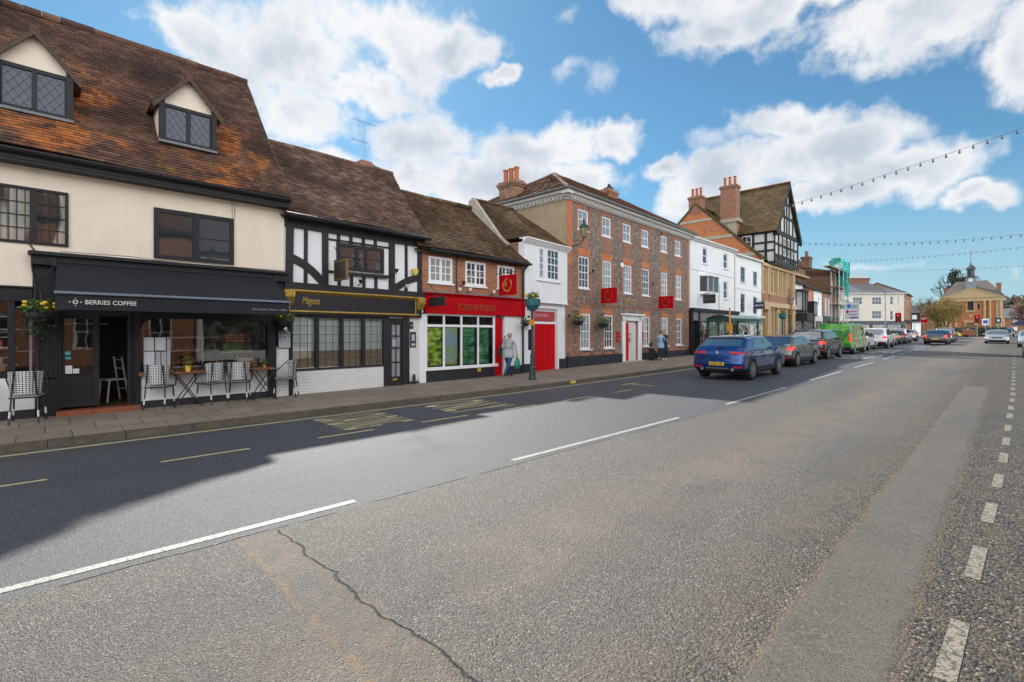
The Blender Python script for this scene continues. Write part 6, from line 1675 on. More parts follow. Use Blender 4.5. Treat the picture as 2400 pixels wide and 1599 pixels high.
car('hatch', 'silver car further up the queue near the traffic light', 75.3, 8.75, 2, silv, brake=True, group=Q)
car('saloon', 'low dark grey car with yellow plate waiting in the middle lane', 62.2, 5.05, 0, paint('dark_grey_car', (.06, .06, .07), .3, .05, metal=.4, bmp=0, coat=1), brake=True, group=Q)
car('hatch', 'pale silver car right behind the nose of the dark grey middle lane car', 71.2, 5.25, 0, silv, brake=True, group=Q)
car('suv', 'brown silver car at the head of the middle lane', 78.5, 5.5, 0, grey, group=Q)
car('hatch', 'small red car turning across the junction beyond the queue', 110, 5.6, -14, redc)
car('saloon', 'silver saloon driving towards the camera in the opposite lane', 74.2, .90, 180, silv, glass='car_glass_pale')
car('hatch', 'pale blue and white car parked at the far right edge of the picture', 62.4, -1.36, 180, ltbl, glass='car_glass_pale')
car('hatch', 'nearest right hand car, only its pale front corner inside the frame', 42.2, -1.42, 180, whit, glass='car_glass_pale')
car('suv', 'white car crossing in front of the willow', 118, 9.8, -80, whit); car('suv', 'dark car parked beside the hedge at the junction', 131, .3, 180, dark)
car('saloon', 'yellow car beside the dark shopfronts at the far junction', 108, 9.9, -60, paint('yellow_car', (.6, .5, .02), .35, .05, bmp=0, coat=1)); car('hatch', 'grey car waiting beyond the yellow one', 122, 7.5, -75, grey)
# green delivery van
def van():
    u, v = 37.5, 8.08; g = GZ(39)
    r = empty('delivery_van', (u, v, g), 0, 'tall green delivery van with leafy printed rear doors in the queue', 'van', Q)
    def livery():
        m, t, b, out = newmat('leafy_van_print'); oc = objc(t)
        n = t.noise(oc, 1.9, 4, .6, 1.2)
        c = t.ramp(n, [(.34, (.005, .11, .03)), (.46, (.01, .22, .02)), (.53, (.06, .38, .02)), (.60, (.25, .55, .06)), (.70, (.03, .28, .02))])
        t.set(b, 'Base Color', c); b.inputs['Roughness'].default_value = .3; b.inputs['Coat Weight'].default_value = .6; return m
    def livery2():
        m, t, b, out = newmat('van_side_print'); oc = objc(t)
        n = t.noise(oc, 1.6, 4, .6, .8); c = t.ramp(n, [(.36, (.04, .16, .03)), (.5, (.22, .36, .12)), (.6, (.50, .46, .28)), (.7, (.16, .3, .08))])
        t.set(b, 'Base Color', c); b.inputs['Roughness'].default_value = .35; b.inputs['Coat Weight'].default_value = .6; return m
    lv, ls = livery(), livery2()
    H, W_, L = 2.02, .97, 5.0
    prof = [(0, .42), (0, 1.1), (.04, 1.6), (.09, H - .06), (.2, H), (3.4, H), (3.75, H - .1), (4.25, 1.25), (4.75, 1.05), (4.95, .8), (L, .45)]
    mb = MB(); YS = [(-W_, 1), (-W_ + .04, .3), (-W_ + .12, 0), (0, 0), (W_ - .12, 0), (W_ - .04, .3), (W_, 1)]
    def hw(z): return 1 - max(0, z - 1.1) * .07
    for (x, z) in prof:
        for y, q in YS:
            ins = .06 * q; cx, cz = L / 2, 1.0; mb.v.append((x + (ins if x < 2 else -ins), y * hw(z), z - (ins if z > 1.5 else 0)))
    n = len(YS)
    for i in range(len(prof) - 1):
        for j in range(n - 1):
            a = i * n + j; mb.f.append((a, a + n, a + n + 1, a + 1)); mb.m.append(0 if i < 4 else 2)
    for s_, j in ((-1, 0), (1, n - 1)):
        idx = [i * n + j for i in range(len(prof))]; mb.f.append(tuple(idx if s_ > 0 else idx[::-1])); mb.m.append(1)
    mb.build('body', [lv, ls, M['green_roof'] if 'green_roof' in M else lv], r)
    MB().box(.0, L - .1, -W_ + .05, W_ - .05, .3, .44).build('underbody', M['under'], r)
    MB().box(-.08, .04, -W_ + .03, W_ - .03, .36, .52).build('rear_bumper', M['black_plastic'], r, bevel=.02)
    MB().box(-.004, .0, -.006, .006, .5, 1.9).build('door_gap', M['under'], r)
    for sd in (-1, 1):
        o = MB().box(-.02, .06, sd * (W_ - .14), sd * (W_ - .005), .85, 1.12).box(-.02, .06, sd * (W_ - .14), sd * (W_ - .005), 1.18, 1.38)
        o.build('tail_light', M['lamp_lit'], r, bevel=.01)
        MB().face([(3.0, sd * (W_ * .97 + .005), 1.25), (4.15, sd * (W_ * .985 + .005), 1.25), (3.75, sd * (W_ * .95 + .005), 1.78), (3.0, sd * (W_ * .95 + .005), 1.78)]).build('side_window', M['car_glass'], r)
        MB().box(4.05, 4.2, sd * (W_ + .02), sd * (W_ + .2), 1.2, 1.5).build('door_mirror', M['black_plastic'], r, bevel=.02)
        for x in (.95, 4.1):
            w = MB().lathe([(.2, sd * (W_ - .22)), (.34, sd * (W_ - .22)), (.34, sd * (W_ - .02)), (.22, sd * (W_ + .012))], (x, 0, .34), 20, axis='y').build('wheel', M['rubber'], r)
            MB().lathe([(.21, sd * (W_ - .02)), (.19, sd * (W_ + .02)), (.05, sd * (W_ + .02))], (x, 0, .34), 14, axis='y').build('rim', M['alloy'], w)
    MB().box(-.012, .0, -.2, .5, 1.56, 1.575).box(-.012, 0, -.45, .6, 1.60, 1.64).build('van_lettering', paint('pale_green_letters', (.35, .6, .5), .5, .1), r)
    MB().box(-.03, 0, -.26, .26, .62, .73).build('number_plate', M['plate_y'], r)
van()

# ================================================================ people
SKIN = paint('skin', (.42, .24, .17), .55, .1, bmp=0); 
def person(label, u, v, rz, top, trousers, shoes, hair, h=1.7, pose='stand', skirt=None, z=None, hairlen=0, lean=0, group=None, fingers=True, arms=None, step=.0, build=1.0):
    """one skinned body facing +x; clothes as material regions of the same surface"""
    k = h / 1.75
    J = {}; Ed = []
    def j(n, p, r, parent=None):
        J[n] = (Vector(p), r); 
        if parent: Ed.append((parent, n))
    sit = pose == 'sit'
    hz = .12 if sit else .92
    pel = Vector((0, 0, hz))
    up = Vector((math.sin(lean), 0, math.cos(lean)))
    j('pelvis', pel, .135 * build); j('waist', pel + up * .16, .125 * build, 'pelvis'); j('chest', pel + up * .36, .145 * build, 'waist'); j('upper', pel + up * .47, .115 * build, 'chest')
    neck = pel + up * .56; j('neck', neck, .055, 'upper')
    hd = neck + Vector((math.sin(lean * 1.3) * .1, 0, .085)); j('jaw', hd, .072, 'neck'); j('skull', hd + Vector((.005, 0, .085)), .092, 'jaw'); j('crown', hd + Vector((-.005, 0, .145)), .066, 'skull')
    j('nose', hd + Vector((.098, 0, .055)), .012, 'skull')
    for s, nm in ((1, 'l'), (-1, 'r')):
        j('ear' + nm, hd + Vector((0, s * .088, .06)), .016, 'skull')
        sh = pel + up * .47 + Vector((0, s * .175 * build, 0)); j('sh' + nm, sh, .062, 'upper')
        A = (arms or {}).get(nm, (.06 * s * (1 if pose != 'walk' else 2.2), -.0))
        swing = A[0]; bend = A[1]
        el = sh + Vector((math.sin(swing) * .28, s * .045, -math.cos(swing) * .28)); j('el' + nm, el, .044, 'sh' + nm)
        wr = el + Vector((math.sin(swing + bend) * .25, -s * .01, -math.cos(swing + bend) * .25)); j('wr' + nm, wr, .030, 'el' + nm)
        d = (wr - el).normalized(); pm = wr + d * .06; j('hand' + nm, pm, .030, 'wr' + nm)
        if fingers:
            fw = Vector((math.cos(swing + bend), 0, math.sin(swing + bend)))
            for q in range(4):
                kn = pm + d * .035 + fw * ((q - 1.5) * .018); j('kn%d' % q + nm, kn, .0085, 'hand' + nm)
                j('ft%d' % q + nm, kn + d * (.032 - .005 * abs(q - 1.3)) - Vector((0, s * .014, 0)), .007, 'kn%d' % q + nm)
            j('th' + nm, pm + fw * .035 + d * .005, .010, 'hand' + nm); j('tt' + nm, pm + fw * .045 + d * .035, .008, 'th' + nm)
        hp = pel + Vector((0, s * .09 * build, -.04)); j('hip' + nm, hp, .095 * build, 'pelvis')
        if sit:
            kn = hp + Vector((.36, s * .06, .26 if nm == 'l' else .05)); an = kn + Vector((.30, 0, -.30 if nm == 'l' else -.08)); an.z = max(an.z, .07)
        else:
            a = step * s; kn = hp + Vector((math.sin(a) * .42, s * .005, -math.cos(a) * .42)); a2 = a - (.25 if a < 0 else .03) * (1 if step else 0); an = kn + Vector((math.sin(a2) * .40, 0, -math.cos(a2) * .40))
            an.z = max(an.z, .075)
        j('kn' + nm, kn, .062 * build, 'hip' + nm); j('an' + nm, an, .042, 'kn' + nm)
        j('heel' + nm, an + Vector((-.03, 0, -.035)), .036, 'an' + nm); j('toe' + nm, an + Vector((.15, s * .02, -.042)), .030, 'an' + nm)
    names = list(J); me = bpy.data.meshes.new('body'); me.from_pydata([tuple(J[n][0] * k) for n in names], [(names.index(a), names.index(b)) for a, b in Ed], [])
    o = bpy.data.objects.new('person_build', me); COL.objects.link(o)
    md = o.modifiers.new('skin', 'SKIN'); md.use_smooth_shade = True
    for i, n in enumerate(names):
        sv = me.skin_vertices[0].data[i]; r = J[n][1] * k
        rx, ry = (r, r)
        if n in ('waist', 'chest', 'upper', 'pelvis'): rx, ry = r * .95, r * .95
        sv.radius = (rx, ry); sv.use_root = (n == 'pelvis')
    o.modifiers.new('sub', 'SUBSURF').levels = 1
    dg = bpy.context.evaluated_depsgraph_get(); dg.update()
    m2 = bpy.data.meshes.new_from_object(o.evaluated_get(dg)); bpy.data.objects.remove(o)
    for m in (SKIN, top, trousers, shoes): m2.materials.append(m)
    segs = [(a, b, J[a][0] * k, J[b][0] * k) for a, b in Ed]
    def reg(b):
        if b[:2] in ('ja', 'sk', 'cr', 'no', 'ea', 'ha', 'ft', 'th', 'tt') or b in ('neck',) or (b.startswith('kn') and len(b) > 3): return 0
        if b.startswith('toe') or b.startswith('heel'): return 3
        if b[:3] in ('hip', 'knl', 'knr', 'anl', 'anr'): return 2
        return 1
    mi = []
    for p in m2.polygons:
        c = p.center; best = None
        for a, b, P0, P1 in segs:
            t = max(0, min(1, (c - P0).dot(P1 - P0) / max(1e-9, (P1 - P0).length_squared))); dd = (c - (P0 + (P1 - P0) * t)).length - .0
            if best is None or dd < best[0]: best = (dd, b)
        rg = reg(best[1])
        if best[1] in ('waist',) and c.z < (hz + .02) * k and not sit: rg = 2
        mi.append(rg)
    m2.polygons.foreach_set('material_index', mi); m2.polygons.foreach_set('use_smooth', [True] * len(mi))
    zz_ = PZ(u, v) if z is None else z
    root = empty('person', (u, v, zz_), R(rz), label, 'person', group)
    b = bpy.data.objects.new('body', m2); COL.objects.link(b); b.parent = root
    lo = min(vv.co.z for vv in m2.vertices); b.location.z = -lo
    hc = (hd + Vector((-.02, 0, .105))) * k; hb = MB()
    hb.ball((hc.x - .004, hc.y, hc.z - lo), .098 * k, 12, sz=.86)
    if hairlen: hb.lathe([(.075, -hairlen), (.10, -hairlen * .6), (.10, 0), (.07, .03)], (hc.x - .03, 0, hc.z - lo), 10)
    hb.v = [(x - max(0, (x - hc.x) - .03) * .9, y, z2) for x, y, z2 in hb.v]
    hb.build('hair', hair, b, smooth=True)
    eb = MB()
    for s in (-1, 1): eb.ball(((hd.x + .078) * k, s * .032 * k, (hd.z + .07) * k - lo), .011, 6)
    eb.box((hd.x + .072) * k, (hd.x + .079) * k, -.022, .022, (hd.z + .005) * k - lo, (hd.z + .012) * k - lo)
    eb.build('face_features', M['interior'], b)
    if skirt:
        MB().lathe([(.13 * build, 1.12 * k), (.165 * build, .95 * k), (.175 * build, .80 * k), (.18 * build, skirt[1])], (.01, 0, 0), 16).build('coat_skirt', skirt[0], root, smooth=True)
    o_ = root; o_.scale = (1, 1, 1)
    return root, J, k, lo
grey_hair = paint('grey_hair', (.30, .28, .26), .8, .2); dark_hair = paint('dark_hair', (.02, .015, .012), .6, .2); brown_hair = paint('brown_hair', (.09, .05, .03), .6, .2)
jeans = paint('blue_jeans', (.02, .06, .17), .8, .25, scale=12); jacket = paint('pale_grey_jacket', (.38, .41, .44), .8, .15, scale=9); black_cl = paint('black_cloth', (.012, .013, .018), .85, .2)
navy = paint('navy_cloth', (.02, .03, .06), .85, .2); ltblue = paint('light_blue_cloth', (.28, .42, .58), .8, .15); shoe_b = paint('brown_shoe', (.05, .03, .02), .6, .2); shoe_w = paint('white_shoe', (.65, .63, .6), .6, .1)
maroon = paint('maroon_cloth', (.12, .02, .03), .85, .2); tan_cl = paint('tan_cloth', (.35, .22, .10), .85, .2)
man, J, k, lo = person('grey haired man in pale jacket and jeans walking past the red shop door', 11.55, 12.1, 12, jacket, jeans, shoe_b, grey_hair, 1.63, 'walk', step=.42, lean=.13, arms={'l': (-.35, .3), 'r': (.22, .15)}, build=1.2, skirt=(jacket, .66))
def handpos(J, k, lo, root, side):
    p = J['hand' + side][0] * k; return root.matrix_basis @ Vector((p.x, p.y, p.z - lo))
hp = handpos(J, k, lo, man, 'r')
mb = MB(); n = 10
for i, (w, d, z) in enumerate([(.03, .03, -.03), (.08, .05, -.08), (.14, .08, -.18), (.16, .10, -.32), (.13, .09, -.42), (.05, .04, -.44)]):
    for q in range(n): a = 2 * math.pi * q / n; mb.v.append((w * math.cos(a) + .01 * math.sin(3 * a + i), d * math.sin(a) + .008 * math.cos(5 * a + i), z))
for i in range(5):
    for q in range(n): mb.f.append((i * n + q, i * n + (q + 1) % n, (i + 1) * n + (q + 1) % n, (i + 1) * n + q)); mb.m.append(0)
mb.path([(-.03, 0, -.06), (-.012, 0, .0), (.012, 0, .0), (.03, 0, -.06)], .006)
tag(mb.build('carrier_bag', paint('green_plastic_bag', (.01, .22, .12), .4, .35, scale=14), None, smooth=True, loc=tuple(hp), rz=R(20)), 'dark green carrier bag hanging from the walking man’s right hand', 'bag')
bpy.data.objects['carrier_bag']['label'] = 'dark green carrier bag in the right hand of the walking grey haired man'
mb = MB(); mb.box(-.16, .12, -.05, .06, -.15, .13); mb.path([(-.1, 0, .12), (.02, -.08, .5), (.08, -.1, .54), (.12, -.02, .4), (.1, .0, .12)], .012)
tag(mb.build('shoulder_bag', M['dark_metal'], None, loc=(11.5, 12.36, PZ(11.5, 12.2) + .88), rz=R(12), bevel=.02), 'black shoulder bag at the left hip of the walking grey haired man', 'bag')
person('dark coated person in pale blue scarf standing by the flint house wall', 23.25, 12.55, 200, navy, black_cl, shoe_w, dark_hair, 1.60, arms={'l': (.5, 1.2), 'r': (.4, 1.3)}, skirt=(navy, .45))
person('person in light blue jacket standing face to face with the dark coated one', 22.95, 12.6, 30, ltblue, navy, shoe_w, brown_hair, 1.56, arms={'l': (.6, 1.0), 'r': (.5, 1.2)}, skirt=(ltblue, .62))
person('person in black sitting on the pavement against the flint house wall', 22.35, 12.85, -20, black_cl, black_cl, shoe_w, dark_hair, 1.65, 'sit', hairlen=.16, lean=.15, arms={'l': (.7, .5), 'r': (.5, .3)})
person('maroon coated person standing outside the grey and gold shopfront', 29.0, 12.9, 120, maroon, black_cl, shoe_b, dark_hair, 1.62, hairlen=.12)
person('person in tan jacket waiting at the left end of the bus shelter', 29.6, 12.7, 200, tan_cl, navy, shoe_b, dark_hair, 1.58)
person('dark haired person waiting inside the bus shelter', 31.0, 12.3, 250, navy, jeans, shoe_b, dark_hair, 1.66)
person('person in dark top waiting just past the bus shelter', 34.0, 12.4, 100, black_cl, jeans, shoe_b, dark_hair, 1.7); person('person in grey jacket beside the one waiting past the bus shelter', 34.9, 12.6, -60, jacket, jeans, shoe_b, dark_hair, 1.6)
person('person in black leaning by the right end of the ochre stone front', 48.2, 13.2, 170, black_cl, black_cl, shoe_b, dark_hair, 1.75, z=.52)
person('person in pale top walking past the dark bay shop', 53.0, 13.0, 0, jacket, navy, shoe_b, brown_hair, 1.7, step=.25, z=.55)
person('person in bright yellow vest near the hedge at the junction', 112, 4.9, 90, paint('hi_vis_vest', (.55, .8, .02), .6, .1), navy, shoe_b, dark_hair, 1.75, z=.95)
# ================================================================ café furniture
wv, t, b, out = newmat('black_white_weave')
uvn = uvs(t); X = t.add('ShaderNodeSeparateXYZ', i_0=uvn).outputs
ch = t.add('ShaderNodeTexChecker', i_Vector=t.vmath('ADD', t.vmath('MULTIPLY', uvn, (1, 1, 0)), (0, 0, .5))); ch.inputs['Scale'].default_value = 44
w1 = t.math('SINE', t.math('MULTIPLY', t.math('ADD', X[0], X[1]), 95)); w2 = t.math('SINE', t.math('MULTIPLY', t.math('SUBTRACT', X[0], X[1]), 95))
t.set(b, 'Base Color', t.mix(t.smooth(t.math('MULTIPLY', w1, w2), -.12, .12), (.03, .03, .035), (.66, .66, .66))); b.inputs['Roughness'].default_value = .5
M['weave'] = wv
def bistro_chair(label, u, v, rz, first=None):
    if first:
        c = copy_tree(first); c.location = (u, v, PZ(u, v)); c.rotation_euler = (0, 0, R(rz)); c['label'] = label; return c
    r = empty('bistro_chair', (u, v, PZ(u, v)), R(rz), label, 'chair', 'woven bistro chairs on the pavement')
    # faces +x; seat 0.45 high
    mb = MB(); n = 10
    for k in range(n):
        a0, a1 = -1.05 + 2.1 * k / n, -1.05 + 2.1 * (k + 1) / n
        def p(a, z, rr): return (.02 - rr * math.cos(a) + .0, rr * math.sin(a) * 1.02, z)
        for z0, z1, r0, r1 in ((.50, .70, .22, .235), (.70, .86 - .0, .235, .25)):
            mb.face([p(a0, z0, r0), p(a1, z0, r0), p(a1, z1 + .03 * math.cos(a1), r1), p(a0, z1 + .03 * math.cos(a0), r1)])
            mb.face([p(a0, z0, r0 - .012), p(a0, z1 + .03 * math.cos(a0), r1 - .012), p(a1, z1 + .03 * math.cos(a1), r1 - .012), p(a1, z0, r0 - .012)])
    mb.build('backrest', M['weave'], r)
    mb = MB(); mb.prism([(-.20, -.17), (.2, -.2), (.24, -.1), (.24, .1), (.2, .2), (-.20, .17)], 'z', .435, .46)
    mb.build('seat', M['weave'], r)
    mb = MB()
    for s in (-1, 1):
        mb.path([(-.08, .24 * s, .88), (.05, .26 * s, .74), (.2, .25 * s, .60), (.22, .23 * s, .44)], .012)
        mb.path([(-.2, .12 * s, .90), (-.19, .16 * s, .46)], .012)
    mb.path([(-.20, -.18, .44), (.21, -.21, .44), (.21, .21, .44), (-.20, .18, .44), (-.20, -.18, .44)], .014)
    mb.build('frame', M['dark_metal'], r)
    for x, y, tx, ty in ((.19, .19, .24, .21), (.19, -.19, .24, -.21), (-.18, .16, -.25, .18), (-.18, -.16, -.25, -.18)):
        l = MB(); l.tube((x, y, .44), ((x + tx) / 2, (y + ty) / 2, .22), .014, m=0); l.tube(((x + tx) / 2, (y + ty) / 2, .22), (x * .25 + tx * .75, y * .25 + ty * .75, .11), .0145, m=1); l.tube((x * .25 + tx * .75, y * .25 + ty * .75, .11), (tx, ty, 0), .014, m=0)
        l.build('leg', [M['dark_metal'], M['offwhite']], r)
    return r
c0 = bistro_chair('woven bistro chair left of the café door step, in front of the left white wall', -.22, 11.78, 82)
bistro_chair('leftmost of the four bistro chairs under the café window', 1.66, 12.02, 65, c0)
bistro_chair('bistro chair just right of the table with the taller yellow flower pot', 2.62, 12.05, 110, c0)
bistro_chair('third bistro chair under the café window, left of the second table', 3.12, 12.0, 70, c0)
bistro_chair('rightmost bistro chair, angled in front of the black post and white pier', 4.15, 12.05, 150, c0)
def bistro_table(label, u, v):
    r = empty('folding_table', (u, v, PZ(u, v)), R(0), label, 'table', 'folding bistro tables on the pavement')
    MB().box(-.26, .26, -.26, .26, .70, .72).build('tabletop', M['wood'], r, bevel=.004)
    for s in (-1, 1):
        MB().path([(-.22, .2 * s, .70), (.24, .2 * s, .0)], .011).path([(.22, .17 * s, .70), (-.24, .17 * s, .0)], .011).tube((0, .2 * s, .35), (0, .16 * s, .35), .014).build('leg_pair', M['dark_metal'], r)
    MB().tube((-.24, -.17, .02), (-.24, .17, .02), .009).tube((.24, -.2, .02), (.24, .2, .02), .009).build('foot_rail', M['dark_metal'], r)
    return r
bistro_table('folding bistro table between the first two chairs under the café window', 2.14, 12.0)
bistro_table('folding bistro table between the third chair and the rightmost chair', 3.62, 12.0)
bistro_table('folding bistro table cut by the left edge of the picture', -.95, 11.85)
def pot(label, u, v, z, s=1.0, fl='yellow'):
    r = empty('flower_pot', (u, v, z), 0, label, 'flower pot')
    MB().lathe([(.035 * s, 0), (.05 * s, .11 * s), (.054 * s, .11 * s), (.045 * s, .10 * s)], n=12).build('pot', M['yellow'] if s > .8 else M['gold'], r)
    leaves(MB(), (0, 0, .17 * s), .10 * s, 90, .025, seed=3).build('foliage', M['leaf'], r)
    leaves(MB(), (0, 0, .21 * s), .08 * s, 14, .02, seed=4).build('flowers', M[fl], r)
pot('yellow pot with leafy yellow flowers on the table by the first café chair', 2.16, 12.0, PZ(2, 12) + .72, 1.15)
pot('small pot of yellow flowers on the table near the rightmost chair', 3.66, 12.03, PZ(3.6, 12) + .72, .78)
# ================================================================ hanging baskets, posts, signs
def basket(label, u, v, z, r=.24, seed=1, yellow=8, arm=None, teal=False, ratio=1.0):
    o = empty('hanging_basket', (u, v, z), 0, label, 'hanging basket', 'planted baskets along the fronts')
    MB().lathe([(.02, -r * .8), (r * .5, -r * .68), (r * .85, -r * .3), (r * .95, 0), (r * .85, .0)], n=14).build('basket', M['teal'] if teal else M['black_plastic'], o)
    leaves(MB(), (0, 0, r * .35), r * 1.15, int(420 * ratio), .035, sz=.7, seed=seed).build('foliage', M['leaf'], o)
    leaves(MB(), (0, 0, -r * .3), r * 1.1, int(300 * ratio), .03, sz=1.0, seed=seed + 5, droop=r * 1.4).build('trailing_leaves', M['leaf_d'], o)
    fb = MB(); rn = random.Random(seed)
    for i in range(yellow):
        a = rn.uniform(3.6, 6.8); q = r * rn.uniform(.8, 1.15); fb.ball((q * math.cos(a), q * math.sin(a), r * rn.uniform(.35, .9)), r * .17, 6, sz=.7)
    if yellow: fb.build('flowers', M['yellow'], o)
    if arm: MB().path([(0, 0, r * .9), (0, 0, r * 1.5), (arm[0], arm[1], r * 1.6)], .012).path([(0, .0, r * 1.55), (arm[0], arm[1], r * .8)], .008).build('bracket', M['dark_metal'], o)
    return o
basket('hanging basket of yellow flowers beside the left end of the café awning', -.05, 11.95, 2.05, .24, 2, 9, (0, .35))
basket('dark leafy hanging basket between the café awning and the timber framed house', 4.12, 12.0, 1.98, .19, 7, 2, (0, .3))
basket('leafy hanging basket nearest the left corner of the flint house', 16.05, 12.6, 2.2, .27, 11, 5, (0, .45))
basket('second leafy hanging basket on the flint house, left of its door', 18.05, 12.72, 2.12, .27, 13, 2, (0, .45))
basket('sparse dark hanging basket by the drainpipe of the red shop', 12.55, 12.25, 2.05, .16, 17, 0, (0, .35), ratio=.6)
def post(label, u, v, signs=True):
    z = PZ(u, v); o = empty('flower_post', (u, v, z), 0, label, 'post', 'dark green posts carrying teal planters')
    MB().lathe([(.135, 0), (.135, .06), (.11, .10), (.10, .34), (.115, .36), (.115, .40), (.085, .44), (.07, .75), (.08, .77), (.08, .80), (.055, .84), (.05, 1.2), (.048, 2.25), (.06, 2.3)], n=14).build('post', M['post_green'], o)
    MB().lathe([(.03, 2.25), (.15, 2.32), (.25, 2.45), (.27, 2.66), (.25, 2.66)], n=16).build('planter', M['teal'], o)
    leaves(MB(), (0, 0, 2.76), .24, 300, .035, sz=.55, seed=5).build('foliage', M['leaf'], o)
    s = MB(); rn = random.Random(4)
    for i in range(16): a = rn.uniform(0, 6.3); q = rn.uniform(.02, .22); s.tube((q * math.cos(a) * .7, q * math.sin(a) * .7, 2.7), (q * math.cos(a) * 1.3, q * math.sin(a) * 1.3, 2.7 + rn.uniform(.15, .32)), .008, .002, 5)
    s.build('stems', M['leaf'], o)
    f = MB()
    for i in range(10): a = rn.uniform(0, 6.3); f.ball((.22 * math.cos(a), .22 * math.sin(a), 2.76 + rn.uniform(-.02, .08)), .04, 6)
    f.build('flowers', M['yellow'], o)
    if signs:
        # sign plates face the approaching driver (towards -x)
        p = MB().box(-.02, .0, .06, .24, 1.98, 2.42).build('timetable_flag', M['white'], o)
        MB().box(-.026, -.02, .08, .22, 2.3, 2.34).box(-.026, -.02, .09, .21, 2.05, 2.12).build('flag_marks', M['plinth'], p)
        MB().box(-.075, -.055, -.14, .07, 1.80, 2.0).build('orange_plate', M['orange_plastic'], o)
        MB().box(-.03, .02, .06, .17, .98, 1.66).build('timetable_case', M['plinth'], o)
        MB().tube((0, .2, 2.42), (0, 0, 2.42), .012).tube((0, .2, 2.0), (0, 0, 2.0), .012).build('clamp', M['dark_metal'], o)
    return o
post('dark green post with teal planter and orange plate before the red gates', 11.55, 10.95)
post('distant dark post with planter in front of the ochre stone building', 38.4, 11.45, False)
def board_sign(name, label, u, v, z, w, h, mat, cat='sign', text=None, ring=None, frame=None, group=None, wallv=None, top_iron=True):
    """board at right angles to the house front; its near edge (u,v) is the wall side, it runs out over the pavement"""
    o = empty(name, (u, v, z), 0, label, cat, group)
    MB().box(-.02, .02, -w, 0, -h / 2, h / 2).build('board', mat, o, bevel=.004)
    if frame:
        f = MB()
        for a, b, c, d in ((-w - .03, .03, -h / 2 - .05, -h / 2), (-w - .03, .03, h / 2, h / 2 + .05), (-w - .03, -w, -h / 2, h / 2), (0, .03, -h / 2, h / 2)): f.box(-.035, .035, a, b, c, d)
        f.build('frame', frame, o, bevel=.006)
    if ring:
        r_ = MB()
        for k in range(28):
            if k in (4, 5, 6): continue
            a0, a1 = 2 * math.pi * k / 28, 2 * math.pi * (k + 1) / 28; R0, R1 = h * .27, h * (.34 if k % 14 < 9 else .31)
            r_.face([(-.024, -w / 2 - R0 * math.cos(a0), R0 * math.sin(a0)), (-.024, -w / 2 - R0 * math.cos(a1), R0 * math.sin(a1)), (-.024, -w / 2 - R1 * math.cos(a1), R1 * math.sin(a1)), (-.024, -w / 2 - R1 * math.cos(a0), R1 * math.sin(a0))])
        pass
        if ring == 2:
            t_ = text_mb('40', 1, 0, .02); X0, X1 = min(q[0] for q in t_.v), max(q[0] for q in t_.v); Z1 = max(q[2] for q in t_.v)
            t_.v = [(-.025, -w * .17 - (q[0] - X0) / (X1 - X0) * .26, -.05 + q[2] / Z1 * .17) for q in t_.v]; t_.build('lettering', M['gold'], o)
        r_.build('ring_emblem', M['gold'] if ring == 2 else M['gold_dim'], o)
    if text:
        t_ = text_mb(text, 1, 0, .01); X0, X1 = min(q[0] for q in t_.v), max(q[0] for q in t_.v); Z0, Z1 = min(q[2] for q in t_.v), max(q[2] for q in t_.v)
        t_.v = [(-.024, -w * .1 - (q[0] - X0) / (X1 - X0) * w * .8, -.06 + (q[2] - Z0) / (Z1 - Z0) * .12) for q in t_.v]
        t_.build('lettering', M['white'] if 'navy' in label else M['gold_dim'], o)
    if top_iron: MB().tube((0, .12, h / 2 + .08), (0, -w, h / 2 + .08), .014).tube((0, -.1, h / 2 + .08), (0, -.1, h / 2 - .02), .008).tube((0, -w + .1, h / 2 + .08), (0, -w + .1, h / 2 - .02), .008).tube((0, .1, h / 2 + .45), (0, -w * .6, h / 2 + .08), .01).build('bracket', M['dark_metal'], o)
    return o
RS = 'red projecting signs with a gold ring'
board_sign('projecting_sign', 'red hanging sign with bright gold 40 ring above the red shop', 11.42, 12.42, 3.34, .85, .69, M['red_sign'], ring=2, group=RS)
board_sign('projecting_sign', 'red ring sign on the flint house left of the gold lettering', 18.3, 13.02, 3.38, .85, .69, M['red_sign'], ring=1, group=RS, top_iron=False)
board_sign('projecting_sign', 'red ring sign on the flint house right of the gold lettering', 24.05, 13.32, 3.34, .85, .66, M['red_sign'], ring=1, group=RS, top_iron=False)
board_sign('projecting_sign', 'small blank black sign over the left end of the red fascia', 8.5, 12.4, 2.64, .80, .27, M['plinth'])
board_sign('projecting_sign', 'dark gilt framed hanging sign on the timber framed house', 5.45, 12.25, 3.30, .66, .42, paint('brown_black_board', (.03, .022, .018), .4, .3), frame=M['gold_dim'])
board_sign('projecting_sign', 'black hanging sign in front of the small white bay window', 29.95, 13.5, 3.82, .78, .56, M['plinth'], text='folio')
board_sign('projecting_sign', 'navy projecting sign on the plain white house', 39.0, 13.6, 3.77, .74, .54, paint('navy_board', (.012, .022, .07), .5, .1), text='ESTATES')
def wall_item(name, label, cat, mb, mat, loc, rz=0): return tag(mb.build(name, mat, None, loc=loc, rz=rz), label, cat)
